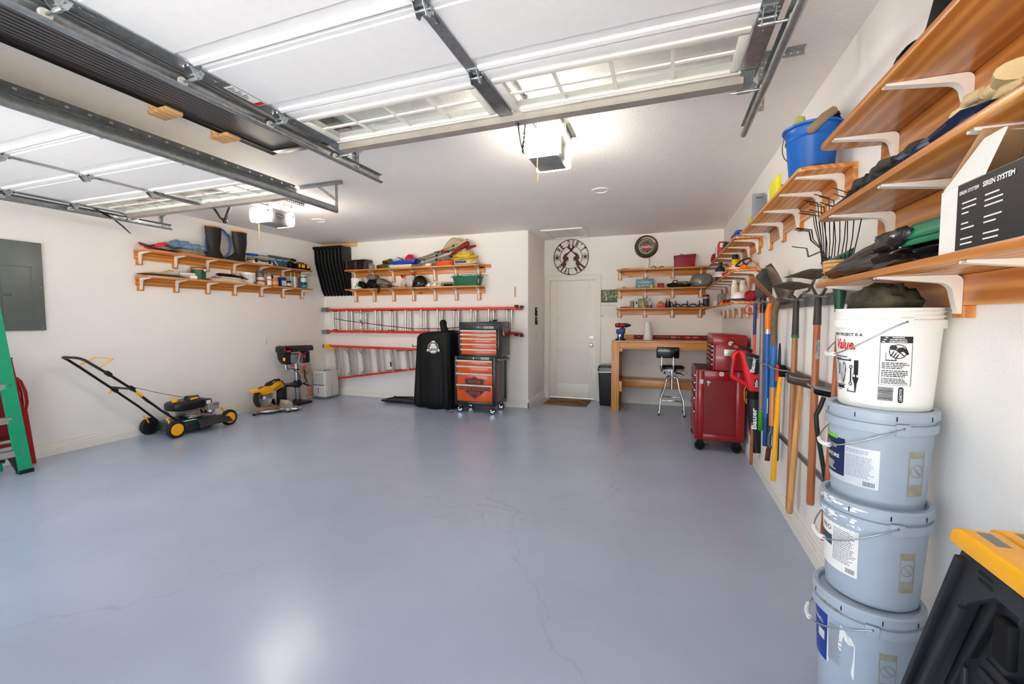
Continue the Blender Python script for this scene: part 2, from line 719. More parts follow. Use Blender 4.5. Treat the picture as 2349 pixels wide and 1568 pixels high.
def MX(loc, rz=0, rx=0, ry=0):
    return Matrix.Translation(loc) @ Matrix.Rotation(rad(rz), 4, 'Z') @ Matrix.Rotation(rad(ry), 4, 'Y') @ Matrix.Rotation(rad(rx), 4, 'X')


def arc(c, r, a0, a1, n, ax='xz', sy=1.0):
    """points on an arc in a coordinate plane"""
    out = []
    for i in range(n + 1):
        a = rad(a0 + (a1 - a0) * i / n)
        d = {'xz': (r * cos(a), 0, r * sy * sin(a)), 'yz': (0, r * cos(a), r * sy * sin(a)), 'xy': (r * cos(a), r * sy * sin(a), 0)}[ax]
        out.append((c[0] + d[0], c[1] + d[1], c[2] + d[2]))
    return out

# ================================================================== THE ROOM
YF_R, YF_L, XS = -0.5, 0.35, -2.55          # front wall of the right bay, of the left bay, and where it steps
struct('floor', B().bx(XL - .1, XR + .1, -0.75, YD + .1, -0.12, 0), M_floor, smooth=0)
struct('ground', B().bx(-16, 12, -16, -0.75, -0.16, -0.02), P('driveway_concrete', S(176, 174, 170), 0.85, var=0.08, scale=3, bump=0.3), smooth=0)
struct('ceiling', B().bx(XL - .1, XR + .1, YF_R - .1, YD + .1, H, H + .1), M_ceil, smooth=0)
struct('wall_left', B().bx(XL - .12, XL, YF_L - .1, YB, 0, H), M_wall, smooth=0)
struct('wall_right', B().bx(XR, XR + .12, YF_R - .1, YD + .1, 0, H), M_wall, smooth=0)
struct('wall_back', B().bx(XL - .12, XJ, YB, YD + .12, 0, H), M_wall, bevel=0.012)
DX0, DX1, DZ = -1.862, -1.078, 2.042          # door slab opening
struct('wall_alcove', B().bx(XJ, DX0 - .02, YD, YD + .12, 0, H).bx(DX1 + .02, XR, YD, YD + .12, 0, H).bx(DX0 - .02, DX1 + .02, YD, YD + .12, DZ + .02, H), M_wall, smooth=0)
OR, OL, OZ = (-2.07, 0.43), (-5.47, -3.06), 2.30   # door openings: right bay, left bay, height
fwb = B()
for (x0, x1, y, (a, b_)) in ((XS, XR, YF_R, OR), (XL, XS, YF_L, OL)):
    fwb.bx(x0, a, y - .12, y, 0, H).bx(b_, x1, y - .12, y, 0, H).bx(a, b_, y - .12, y, OZ, H)
fwb.bx(XS - .06, XS + .06, YF_R - .12, YF_L, 0, H)
struct('wall_front', fwb, M_wall, smooth=0)


def baseboard(name, p0, p1, out, h=0.13, t=0.016):
    """moulded skirting from p0 to p1 on the floor, standing out along `out`"""
    p0, p1, out = Vector((*p0, 0)), Vector((*p1, 0)), Vector((*out, 0))
    prof = [(0, 0), (t, 0), (t, h * .6), (t * .7, h * .63), (t * .7, h * .8), (t * .35, h * .87), (t * .35, h), (0, h)]
    R = [[p + out * a + Vector((0, 0, z)) for a, z in prof] for p in (p0, p1)]
    struct(name, B().rings(R), M_trim, smooth=25)


baseboard('baseboard_left', (XL, YF_L), (XL, YB), (1, 0))
baseboard('baseboard_back', (XL, YB), (XJ + .016, YB), (0, -1))
baseboard('baseboard_return', (XJ, YB - .016), (XJ, YD), (1, 0))
baseboard('baseboard_alcove', (DX1 + .09, YD), (XR, YD), (0, -1))
baseboard('baseboard_right', (XR, YF_R), (XR, YD), (-1, 0))

# ---- entry door with casing
struct('trim_1', B().prism([(DX0 - .098, 0), (DX0 - .02, 0), (DX0 - .02, DZ + .015), (DX1 + .02, DZ + .015), (DX1 + .02, 0), (DX1 + .09, 0), (DX1 + .09, DZ + .088), (DX0 - .098, DZ + .088)], 'y', YD - .016, YD + .002), M_trim, bevel=.005)
struct('trim_2', B().prism([(DX0 - .022, 0), (DX0 - .003, 0), (DX0 - .003, DZ - .002), (DX1 + .003, DZ - .002), (DX1 + .003, 0), (DX1 + .022, 0), (DX1 + .022, DZ + .018), (DX0 - .022, DZ + .018)], 'y', YD - .008, YD + .1), M_trim, bevel=.002)
struct('trim_3', B().bx(DX0, DX1, YD - .02, YD + .1, 0.001, .016), P('threshold', S(150, 140, 122), .4, .7))
dr = B().bx(DX0, DX1, YD + .034, YD + .07, .022, DZ - .006)
px0, px1 = DX0 + .115, DX1 - .112
for r in ((DX0, px0, .022, DZ - .006), (px1, DX1, .022, DZ - .006), (px0, px1, 1.91, DZ - .006), (px0, px1, .80, .99), (px0, px1, .022, .26)):
    dr.bx(r[0], r[1], YD + .022, YD + .036, r[2], r[3])
door = struct('door_1', dr, M_doorp, bevel=.003)
for n_, z in (('deadbolt', 1.075), ('door_knob', .945)):
    k = B()
    k.lathe([(.0, 0), (.031, 0), (.033, .006), (.03, .012), (.012, .014)], (DX1 - .063, YD + .022, z), 22, RX(90))
    if n_ == 'door_knob':
        k.lathe([(.012, .012), (.011, .03), (.026, .042), (.029, .056), (.022, .066), (.0, .069)], (DX1 - .063, YD + .022, z), 22, RX(90))
    else:
        k.lathe([(.02, .012), (.02, .02), (.0, .021)], (DX1 - .063, YD + .022, z), 22, RX(90))
        k.bx(DX1 - .068, DX1 - .058, YD - .012, YD + .005, z - .016, z + .016)
    obj(n_, k, P('satin_nickel', S(176, 168, 154), .28, .95), door)

# ---- ceiling hatch and recessed lights
t = thing('ceiling_hatch', 'white framed attic hatch in the ceiling above the entry door', 'hatch', (-1.475, 6.74, H))
hb = B()
for r in ((-1.80, -1.15, 6.36, 6.42), (-1.80, -1.15, 7.05, 7.11), (-1.80, -1.74, 6.42, 7.05), (-1.21, -1.15, 6.42, 7.05)):
    hb.bx(r[0], r[1], r[2], r[3], H - .022, H)
obj('frame', hb, M_trim, t, bevel=.006)
obj('hatch_panel', B().bx(-1.735, -1.215, 6.425, 7.045, H - .006, H), M_wplas, t)
gl = B()
for i in range(26):
    gl.bx(-1.73 + i * .02, -1.718 + i * .02, 6.43, 7.04, H - .012, H - .005)
obj('grille', gl, M_wplas, t, smooth=0)['kind'] = 'stuff'
for (x, y, nm) in ((-.647, 4.62, 'round recessed ceiling light in front of the right hand opener'), (-4.47, 4.70, 'round recessed ceiling light beyond the left garage opener')):
    nm = nm.replace('right hand opener', 'opener nearer the shelves')
    t = thing('recessed_light', nm, 'ceiling light', (x, y, H))
    obj('trim_ring', B().lathe([(.068, -.004), (.07, -.012), (.095, -.006), (.097, 0), (.06, 0)], (x, y, H), 32), M_wplas, t)
    obj('lens', B().lathe([(.0, -.006), (.068, -.005), (.068, 0), (0, 0)], (x, y, H), 32), P('frosted_lens', S(226, 226, 226), .3, var=.01), t)
# the switched-on fittings: the lens of each opener below is what is lit


# ================================================================== SHELVES
def shelf(name, label, wall, a0, a1, zu, posts, drop=.135, depth=.236, group=None, round_end=None, th=.021, ledger=(0, 0), flip=False, arm=.205):
    """a board on a ledger with wooden blocks and white stamped steel brackets.
    wall 'L' (x=XL), 'R' (x=XR), 'B' (y=YB), 'D' (y=YD); a runs along the wall; zu = underside of the board"""
    if wall in 'LR':
        sgn = 1 if wall == 'L' else -1
        x0 = XL if wall == 'L' else XR
        F = lambda a, d, z: Vector((x0 + sgn * d, a, z))
        loc = (x0, (a0 + a1) / 2, zu)
        mb = M_wy
    else:
        y0 = YB if wall == 'B' else YD
        F = lambda a, d, z: Vector((a, y0 - d, z))
        loc = ((a0 + a1) / 2, y0, zu)
        mb = M_wx
    t = thing(name, label, 'shelf', loc, 0, group)
    # board with eased corners
    c = .035
    pl = [(a0, 0), (a1, 0), (a1, depth - c), (a1 - c * .3, depth - c * .3), (a1 - c, depth), (a0 + c, depth), (a0 + c * .3, depth - c * .3), (a0, depth - c)]
    R = [[F(p[0], p[1], z) for p in pl] for z in (zu, zu + th)]
    obj('board', B().rings(R), mb, t, bevel=.003)
    l0, l1 = a0 + ledger[0], a1 - ledger[1]
    R = [[F(l, d, z) for d, z in ((0, zu - .09), (.02, zu - .09), (.02, zu - .0005), (0, zu - .0005))] for l in (l0, l1)]
    obj('ledger', B().rings(R), mb, t, bevel=.002)
    for p in posts:
        R = [[F(q, d, z) for d, z in ((0, zu - drop), (.019, zu - drop), (.019, zu - .0905), (0, zu - .0905))] for q in (p - .034, p + .034)]
        obj('backing_block', B().rings(R), M_wz, t, bevel=.0015)
        # bracket: two tapering channels meeting in a rounded corner
        b = B()
        hw = .0125
        L1, L2 = (arm, drop - .012)
        d0 = .0205
        zt = zu - .0007
        outer, inner = [], []
        n = 6
        outer += [(d0, zt - L2), (d0, zt - .026)]
        for i in range(n + 1):
            a = rad(180 - 90 * i / n)
            outer.append((d0 + .02 + .02 * cos(a), zt - .02 + .02 * sin(a)))
        outer += [(d0 + L1, zt)]
        inner += [(d0 + .009, zt - L2 + .001), (d0 + .022, zt - .056)]
        for i in range(n + 1):
            a = rad(180 - 90 * i / n)
            inner.append((d0 + .056 + .034 * cos(a), zt - .056 + .034 * sin(a)))
        inner += [(d0 + L1, zt - .006)]
        no, ni = len(outer), len(inner)
        # web on both sides plus the inner flange
        for s in (-hw, hw):
            vs = [F(p + s, d, z) for d, z in outer] + [F(p + s, d, z) for d, z in inner]
            b.add(vs, [(i, i + 1, no + min(i + 1, ni - 1), no + min(i, ni - 1)) for i in range(no - 1)])
        for line in (outer, inner):
            vs = [F(p - hw, d, z) for d, z in line] + [F(p + hw, d, z) for d, z in line]
            k = len(line)
            b.add(vs, [(i, i + 1, k + i + 1, k + i) for i in range(k - 1)])
        br = obj('bracket', b, M_white, t)
        sb = B()
        for d, z, ax in ((d0 + .002, zt - .052, 0), (d0 + .002, zt - L2 + .012, 0)):
            sb.lathe([(0, -.001), (.0045, -.001), (.004, .003), (0, .004)], F(p + hw, d + .006, z), 8, (RX(90) if wall in 'BD' else RX(90)))
        obj('screw', sb, M_steel, br)
    return t


def tops(zu):
    return zu + .021


zC = (2.130, 1.832, 1.530)
zA = (2.096, 1.802, 1.524)
nm = ('top', 'middle', 'bottom')
for i in range(3):
    shelf('wall_shelf', 'varnished pine wall shelf near the buckets, %s of three' % nm[i], 'R', .35, 2.17, zA[i], [.41, .81, 1.215, 1.625, 2.035], group='three long shelves above the bucket stack', drop=.122 if i < 2 else .126)
shelf('wall_shelf', 'short pine wall shelf holding the blue tub', 'R', 2.44, 4.19, 2.104, [2.545, 2.865, 3.27, 3.68, 4.09], drop=.145)
for i in range(3):
    shelf('wall_shelf', 'pine shelf above the red tool chest, %s of three on the long wall' % nm[i], 'R', (4.44, 4.46, 4.43)[i], YD - .002, zC[i], ([4.55, 4.97, 5.40, 5.83, 6.25, 6.72], [4.52, 4.95, 5.41, 5.845, 6.28, 6.74], [4.60, 4.97, 5.42, 5.89, 6.34, 6.77])[i], group='corner shelves on the long wall', drop=.138)
zD = (2.148, 1.847, 1.537)
for i in range(3):
    shelf('wall_shelf', 'pine shelf above the workbench, %s of three' % nm[i], 'D', (-.715, -.72, -.725)[i], XR - .237, zD[i], [-.68, -.283, .127, .531], group='corner shelves over the workbench', drop=.134)
zE = (2.214, 1.886)
for i in range(2):
    shelf('wall_shelf', 'pine shelf %s on the ladder wall' % ('holding camp chairs and cable coils,', 'holding the green tub and helmet,')[i], 'B', (-5.25, -5.26)[i], -2.68, zE[i], [-5.177, -4.785, -4.383, -3.985, -3.575, -3.181, -2.782], group='shelves above the orange ladder', drop=.2, arm=.15)
bb = B().bx(-2.78, -2.58, YB - .02, YB, 2.19, 2.25)
tag(obj('wood_block', bb, M_wx, bevel=.002), 'short pine offcut fixed at the end of the upper ladder wall shelf', 'wood block')
zF = (2.19, 1.884)
for i in range(2):
    shelf('wall_shelf', 'pine shelf on the breaker panel wall, %s' % ('upper one holding the rubber boots', 'lower one holding paint cans')[i], 'L', 3.29, 5.80, zF[i], [3.34, 3.735, 4.137, 4.525, 4.96, 5.36, 5.747], group='shelves above the lawn mower', drop=.152)

# ================================================================== GARAGE DOORS, OPEN OVERHEAD
LAMP_COL = (1.0, 0.89, 0.77, 1)
LAMP = 54.0
M_lens = P('lit_lens', S(250, 246, 236), .4, var=0.0, emit=(LAMP_COL, LAMP))
M_panel = P('garage_door_enamel', S(243, 242, 239), .42, var=.015, bump=.06, bscale=220)
M_rib = P('garage_door_vinyl', S(238, 236, 224), .3, var=.015)


def perf(b, p0, p1, w, nrm, pitch=.028, hole=.010, th=.002):
    """perforated steel strip: three runs of metal with real square gaps along the middle one"""
    p0, p1, nrm = Vector(p0), Vector(p1), Vector(nrm).normalized()
    d = (p1 - p0)
    L = d.length
    y = d / L
    x = y.cross(nrm)
    M = Matrix(((x.x, y.x, nrm.x, p0.x), (x.y, y.y, nrm.y, p0.y), (x.z, y.z, nrm.z, p0.z), (0, 0, 0, 1)))
    b.bx(-w / 2, -hole / 2, 0, L, 0, th, M)
    b.bx(hole / 2, w / 2, 0, L, 0, th, M)
    k = max(1, int(L / pitch))
    s = L / k
    for i in range(k):
        a0 = i * s + hole / 2 * (1 if i else 0)
        b.bx(-hole / 2, hole / 2, i * s + (hole / 2 if i else 0), (i + 1) * s - hole / 2 if i < k - 1 else L, 0, th, M)


def perf_angle(name, p0, p1, n1, n2, parent, w=.032, mat=None):
    """slotted angle iron: two perforated flanges meeting at a right angle; n1, n2 point along the flanges"""
    p0, p1, n1, n2 = Vector(p0), Vector(p1), Vector(n1), Vector(n2)
    b = B()
    perf(b, p0 + n1 * w / 2, p1 + n1 * w / 2, w, n2)
    perf(b, p0 + n2 * w / 2, p1 + n2 * w / 2, w, n1)
    return obj(name, b, mat or M_galv, parent, smooth=0)


def strip(path, thick, F, a0, a1):
    """sheet metal bent along a 2-D path (offset both sides by half the thickness), run from a0 to a1 through F(a, p, q)"""
    n = len(path)
    L, R = [], []
    for i in range(n):
        p, q = Vector(path[max(i - 1, 0)]), Vector(path[min(i + 1, n - 1)])
        d = (q - p).normalized()
        m = Vector((-d.y, d.x)) * thick / 2
        c = Vector(path[i])
        L.append(c + m)
        R.append(c - m)
    poly = L + R[::-1]
    return B().rings([[F(a, p.x, p.y) for p in poly] for a in (a0, a1)])


def track(name, label, x, s, ye, y0, z=2.47, group='garage door tracks'):
    """rolled steel roller track along y; s = +1 when it opens towards +x"""
    t = thing(name, label, 'door track', (x, (y0 + ye) / 2, z), 0, group)
    path = [(.024, .030), (.004, .031), (-.006, .026), (-.009, .015), (-.009, -.015), (-.006, -.026), (.002, -.031), (.014, -.031), (.022, -.026), (.024, -.018)]
    b = strip(path, .0028, lambda a, p, q: Vector((x + s * p, a, z + q)), y0, ye)
    obj('rail', b, M_galv, t, smooth=50)
    k = B()
    for i in range(9):
        yy = ye - .04 - i * .3
        if yy > y0:
            k.lathe([(0, 0), (.006, 0), (.005, .004), (0, .005)], (x - s * .0076, yy, z), 8, RY(90 * s))
    obj('bolts', k, M_steel, t)['kind'] = 'stuff'
    return t


def garage_door(label, x0, x1, yi, y0w, inner, pitch=.457, n=5, zu=2.515, tz=2.47, tx=(0, 0)):
    t = thing('garage_door', label, 'garage door', ((x0 + x1) / 2, yi - pitch * n / 2, zu))
    xm = (x0 + x1) / 2
    th = .045
    e = .002
    for k in range(n):
        ya, yb_ = yi - pitch * (k + 1) + e, yi - pitch * k - e     # ya: towards the camera side
        if k == 0:
            # window section: four frame rails round two lights
            b = B()
            fr = [(x0, x1, ya, ya + .088), (x0, x1, yb_ - .078, yb_), (x0, x0 + .10, ya + .088, yb_ - .078), (x1 - .10, x1, ya + .088, yb_ - .078), (xm - .075, xm + .075, ya + .088, yb_ - .078)]
            for r in fr:
                b.bx(r[0], r[1], r[2], r[3], zu, zu + th)
            sec = obj('window_section', b, M_panel, t, bevel=.003)
            for (a, c) in ((x0 + .10, xm - .075), (xm + .075, x1 - .10)):
                w = B()
                y_a, y_b = ya + .088, yb_ - .078
                for r in ((a - .026, c + .026, y_a - .026, y_a + .012), (a - .026, c + .026, y_b - .012, y_b + .026), (a - .026, a + .012, y_a, y_b), (c - .012, c + .026, y_a, y_b)):
                    w.bx(r[0], r[1], r[2], r[3], zu - .009, zu + .004)
                wf = obj('window_frame', w, M_rib, t, bevel=.004)
                obj('glass_pane', B().bx(a, c, y_a, y_b, zu + .012, zu + .015), M_glass, wf, smooth=0)
                for i in (1, 2, 3):
                    xx = a + (c - a) * i / 4
                    obj('muntin', B().bx(xx - .008, xx + .008, y_a, y_b, zu + .002, zu + .011), M_rib, wf)
                ymid = (y_a + y_b) / 2
                obj('muntin', B().bx(a, c, ymid - .008, ymid + .008, zu + .0022, zu + .0108), M_rib, wf)
            # bare lip of the top edge
        else:
            b = B()
            prof = [(ya, zu + th), (ya, zu + .012), (ya + .010, zu + .004), (ya + .03, zu + .004), (ya + .036, zu), (yb_ - .105, zu), (yb_ - .112, zu + .0045), (yb_ - .05, zu + .0045), (yb_ - .042, zu - .004), (yb_ - .022, zu - .007), (yb_ - .012, zu + .004), (yb_, zu + .006), (yb_, zu + th)]
            b.rings([[Vector((x, p, q)) for p, q in prof] for x in (x0, x1)])
            sec = obj('section', b, M_panel, t, smooth=20)
        # steel stiles
        for (xa, w, ex) in ((x0 + .030, .072, 1), (xm, .052, 0), (x1 - .030, .072, 1)):
            F = lambda a, p, q: Vector((xa + p, a, zu - .001 + q))
            b = strip([(-w / 2, .012), (-w / 2, -.004), (w / 2, -.004), (w / 2, .012)], .002, F, ya + .002, yb_ - .004)
            if ex or k:
                obj('stile', b, M_galv, t, smooth=0)
            else:
                obj('stile', strip([(-w / 2 - .01, .01), (-w / 2 - .01, -.014), (w / 2 + .01, -.014), (w / 2 + .01, .01)], .002, F, ya + .002, yb_ + .004), M_galvd, t, smooth=0)
        # hinges across the joint, with rollers at both ends
        for (xa, s) in ((x0 + .035, -1), (xm, 0), (x1 - .035, 1)):
            if k == n - 1:
                continue
            yj = ya - e
            h = B()
            h.bx(xa - .026, xa + .026, yj - .05, yj + .055, zu - .0085, zu - .0055)
            h.prism([(yj - .045, zu - .008), (yj + .03, zu - .008), (yj + .012, zu - .045), (yj - .012, zu - .05)], 'x', xa - .022, xa - .019)
            h.prism([(yj - .045, zu - .008), (yj + .03, zu - .008), (yj + .012, zu - .045), (yj - .012, zu - .05)], 'x', xa + .019, xa + .022)
            h.cyl((xa - .03, yj + .004, zu - .018), (xa + .03, yj + .004, zu - .018), .0075, n=10)
            h.beam((xa + .004, yj + .05, zu - .009), (xa + .004, yj + .10, zu - .012), .016, .003)
            hg = obj('hinge', h, M_galv, t, smooth=40)
            kb = B()
            for q in ((-.014, -.04), (.014, -.04), (-.014, .045), (.014, .045), (.004, .09)):
                kb.cyl((xa + q[0], yj + q[1], zu - .0085), (xa + q[0], yj + q[1], zu - .0145), .0058, n=6)
            obj('bolts', kb, M_steel, hg)['kind'] = 'stuff'
            if s:
                xt = tx[0] if s < 0 else tx[1]
                r = B().cyl((xa - s * .03, yj - .004, tz), (xt, yj - .004, tz), .0055, n=8)
                r.cyl((xa - s * .024, yj - .004, tz), (xa + s * .024, yj - .004, tz), .0095, n=10)
                obj('roller_stem', r, M_galv, t)
                obj('roller', B().lathe([(.007, -.009), (.018, -.009), (.022, -.004), (.022, .004), (.018, .009), (.007, .009)], (xt, yj - .004, tz), 16, RY(90)), M_lgrey, t)
    # top corner fixtures
    for (xa, s, xt) in ((x0 + .035, -1, tx[0]), (x1 - .035, 1, tx[1])):
        yk = yi + .035
        b = B()
        for i in (-1, 0, 1):
            b.beam((xa + i * .020, yi - .075, zu - .012), (xa + i * .020, yk + .005, tz + .002), .016, .004)
        b.beam((xa, yi - .085, zu - .010), (xa, yk, tz + .006), .06, .0025)
        b.cyl((xa - s * .055, yk, tz), (xt, yk, tz), .006, n=8)
        b.cyl((xa - .03, yk, tz), (xa + .03, yk, tz), .010, n=10)
        obj('top_fixture', b, M_galv, t, smooth=40)
        obj('roller', B().lathe([(.007, -.009), (.018, -.009), (.022, -.004), (.022, .004), (.018, .009), (.007, .009)], (xt, yk, tz), 16, RY(90)), M_lgrey, t)
    # stiffening strut along the top edge
    sa = yi - .062
    F = lambda a, p, q: Vector((a, sa + p, zu + q))
    obj('strut', strip([(.062, -.004), (.006, -.004), (.006, -.048), (.066, -.048), (.066, -.034)][::-1], .002, F, x0 + .07, x1 - .05), M_strut, t, smooth=0)
    obj('top_seal', B().bx(x0 + .07, x1 - .05, yi - .078, yi - .058, zu - .012, zu), M_rib, t, bevel=.004)
    return t


RD = garage_door('raised white sectional garage door overhead, nearer one with two windows', -2.03, .375, 2.30, 0, True, tx=(-2.075, .418))
LD = garage_door('raised white sectional garage door beyond the dark ceiling panel', -5.43, -3.10, 3.0, 0, True, tx=(-5.475, -3.058))
track('roller_track', 'galvanised roller track between the near garage door and dark panel', -2.08, 1, 2.82, YF_R + .05)
track('roller_track', 'galvanised roller track along the shelf side of the near garage door', .425, -1, 2.82, YF_R + .05)
tk = track('roller_track', 'galvanised roller track carrying a slotted angle, beside the dark panel', -3.052, -1, 3.45, YF_L + .05)
sl = B()
F = lambda a, z0, z1, q=0: sl.bx(-3.041, -3.0385, a[0], a[1], z0, z1)
y = .45
while y < 2.9:                     # punched support angle bolted along the track
    y2 = min(y + .098, 2.93)
    sl.bx(-3.043, -3.040, y, y2, 2.512, 2.528)
    sl.bx(-3.043, -3.040, y, y2, 2.541, 2.556)
    sl.bx(-3.043, -3.040, y, y2 - .018, 2.528, 2.541)
    y = y2
sl.bx(-3.043, -3.012, .45, 2.93, 2.510, 2.5125)
obj('slotted_angle', sl, M_galvd, tk, smooth=0)
track('roller_track', 'galvanised roller track nearest the wall with the breaker panel', -5.482, 1, 3.45, YF_L + .05)


def hanger(label, x, y, z0, xc0, xc1, xd, flip=1):
    """track hanger of slotted angle: ceiling piece, drop post and diagonal brace"""
    t = thing('track_hanger', label, 'bracket', (x, y, H), 0, 'slotted angle hangers of the door tracks')
    perf_angle('ceiling_angle', (xc0, y, H - .001), (xc1, y, H - .001), (0, -1, 0), (0, 0, -1), t)
    perf_angle('post', (x, y - .003, z0), (x, y - .003, H - .004), (0, -1, 0), (flip, 0, 0), t)
    b = B()
    perf(b, (xd, y - .008, H - .03), (x + .014 * flip, y - .008, z0 + .10), .026, (0, -1, 0))
    obj('brace', b, M_galv, t, smooth=0)


hanger('slotted steel hanger between the two openers, in front of the far wall', -3.040, 3.45, 2.462, -3.52, -2.98, -3.27, -1)
hanger('slotted steel hanger by the shelf side end of the near door track', .437, 2.565, 2.462, .32, .64, .30, 1)
hanger('slotted steel hanger next to the end of the dark ceiling panel', -2.092, 2.56, 2.462, -2.16, -1.80, -1.83, 1)
hanger('slotted steel hanger nearest the breaker panel wall', -5.494, 3.36, 2.462, -5.6, -5.1, -5.18, 1)

# a warning sticker on the near stile
st = B().bx(-2.018, -1.962, 1.53, 1.72, 2.5085, 2.5097)
sk = tag(obj('warning_sticker', st, M_paper, smooth=0), 'white warning sticker with a red band on the galvanised door stile', 'sticker')
obj('red_band', B().bx(-2.016, -1.964, 1.69, 1.715, 2.5079, 2.5085), M_redp, sk, smooth=0)
lb = B()
for i in range(9):
    lb.bx(-2.012, -1.970 - .01 * (i % 3), 1.545 + i * .012, 1.549 + i * .012, 2.508, 2.5085)
obj('print', lb, M_ink, sk, smooth=0)['kind'] = 'stuff'
# weather strip hanging down at the far edge of the left door
tag(obj('weather_strip', B().tube([(-5.46, 2.66, 2.53), (-5.47, 2.78, 2.50), (-5.49, 2.90, 2.445), (-5.50, 2.98, 2.39), (-5.505, 3.05, 2.325)], [.017, .018, .018, .016, .008], 8, flat=.22), M_rubber), 'loose dark rubber strip hanging below the far door track', 'rubber strip')

# ---- openers
def opener(label, x, y, zb, arm_y, name_plate):
    t = thing('door_opener', label, 'garage door opener', (x, y, zb))
    hw, hd, hh = .108, .135, .155
    b = B().prism([(x - hw, zb + .03), (x - hw + .012, zb), (x + hw - .012, zb), (x + hw, zb + .03), (x + hw, zb + hh), (x - hw, zb + hh)], 'y', y - hd, y + hd)
    obj('motor_housing', b, M_grey, t, bevel=.004)
    for s in (-1, 1):
        def fn(u, v):
            a = u * 2 - 1
            # rounded lens cover: bulges outward, curled under at the bottom
            bulge = .07 * (1 - .28 * abs(a) ** 4)
            ang = rad(-66 + 138 * v)
            zz = zb + hh * .53 + hh * .52 * sin(ang)
            dd = hd + bulge * max(cos(ang), 0) ** .55
            return Vector((x + a * (hw + .012), y + s * dd, zz))
        lens = B().grid(fn, 14, 14)
        lens.grid(lambda u, v: fn(0, v) * (1 - u) + Vector((x - hw - .012, y + s * hd, fn(0, v).z)) * u, 1, 14)
        lens.grid(lambda u, v: fn(1, v) * (1 - u) + Vector((x + hw + .012, y + s * hd, fn(1, v).z)) * u, 1, 14)
        ln = obj('lamp_lens', lens, M_lens, t, smooth=60)
        if s < 0:
            vb = B()
            for i in range(11):
                xx = x - .085 + i * .013
                vb.bx(xx, xx + .005, y - hd - .056, y - hd - .042, zb + .016, zb + .0235)
            obj('vent_slots', vb, M_grey, ln)['kind'] = 'stuff'
        for sx_ in (-1, 1):
            obj('socket_hole', B().cyl((x + sx_ * (hw + .0125), y + s * (hd + .03), zb + .115), (x + sx_ * (hw + .0135), y + s * (hd + .03), zb + .115), .012, n=12), M_black, ln)
    lv = B()
    for i in range(4):
        lv.bx(x + hw, x + hw + .001, y - .05 + i * .025, y - .044 + i * .025, zb + .05, zb + .12)
    obj('side_louvres', lv, M_black, t, smooth=0)['kind'] = 'stuff'
    if name_plate:
        np_ = obj('name_plate', B().bx(x + hw, x + hw + .0015, y - .055, y + .055, zb + .075, zb + .105), M_black, t, smooth=0)
        text('lettering', name_plate, M_lgrey, np_, plane_fn((x + hw + .002, y, zb + .09), (0, 1, 0), (0, 0, 1)), w=.095)
    for sx_ in (-1, 1):
        xx = x + sx_ * (hw - .02)
        perf_angle('hanger_angle', (xx, y + .02, zb + hh), (xx, y + .02, H - .03), (0, 1, 0), (sx_, 0, 0), t, .03)
        perf_angle('joist_angle', (xx, y - .12, H - .001), (xx, y + .36, H - .001), (sx_, 0, 0), (0, 0, -1), t, .035, M_galvd)
    # rail towards the door header, trolley and folding arm
    zr = zb + hh + .035
    rl = B()
    rl.bx(x - .016, x + .016, -.1 if arm_y < 2.6 else .5, y - .06, zr, zr + .004)
    rl.bx(x - .002, x + .002, -.1 if arm_y < 2.6 else .5, y - .06, zr - .028, zr)
    obj('rail', rl, M_galv, t, smooth=0)
    ch = B()
    ch.bx(x - .008, x - .003, -.1 if arm_y < 2.6 else .5, y - .06, zr + .004, zr + .014).bx(x + .003, x + .008, -.1 if arm_y < 2.6 else .5, y - .06, zr + .004, zr + .014)
    obj('chain', ch, M_gunm, t, smooth=0)
    ty = y - .47
    tr = B().bx(x - .022, x + .022, ty - .06, ty + .06, zr - .03, zr + .012).bx(x - .008, x + .008, ty - .02, ty + .02, zr - .06, zr - .03)
    obj('trolley', tr, M_galv, t, bevel=.003)
    zd = 2.44
    xb = x - .015
    a1 = B()
    a1.beam((xb, arm_y, zd + .03), (xb - .004, arm_y + .075, zd - .06), .028, .006, (1, 0, 0))
    a1.beam((xb - .004, arm_y + .075, zd - .06), (xb - .004, arm_y + .14, zd - .085), .028, .006, (1, 0, 0))
    a1.beam((xb - .004, arm_y + .10, zd - .10), (x, ty, zr - .045), .028, .006, (1, 0, 0))
    ar = obj('door_arm', a1, M_black, t, bevel=.002)
    br = B()
    for sx_ in (-1, 1):
        br.bx(xb + sx_ * .014 - .0015, xb + sx_ * .014 + .0015, arm_y - .02, arm_y + .015, zd + .015, zd + .07)
    br.bx(xb - .03, xb + .03, arm_y - .05, arm_y - .015, zd + .062, zd + .066).cyl((xb - .02, arm_y, zd + .03), (xb + .02, arm_y, zd + .03), .005, n=8)
    obj('arm_bracket', br, M_galv, t)
    sb = B()
    for i in range(5):
        f = .06 + i * .1
        p = Vector((xb - .004, arm_y + .10, zd - .10)).lerp(Vector((x, ty, zr - .045)), f)
        sb.cyl(p + Vector((-.009, 0, 0)), p + Vector((.009, 0, 0)), .005, n=8)
    obj('bolts', sb, M_steel, ar)['kind'] = 'stuff'
    # emergency cord
    obj('pull_cord', B().tube([(x - .03, y - .15, zb + .0), (x - .032, y - .152, zb - .06), (x - .027, y - .15, zb - .10), (x - .03, y - .155, zb - .17)], .0022, 6), P('cord_orange', S(226, 150, 70), .7), t)
    return t


opener('lit garage door opener on the ceiling in front of the entry door', -.755, 2.86, 2.44, 2.27, None)
opener('lit garage door opener beyond the far door, dark name plate on it', -4.09, 3.62, 2.43, 2.97, 'LiftMaster')

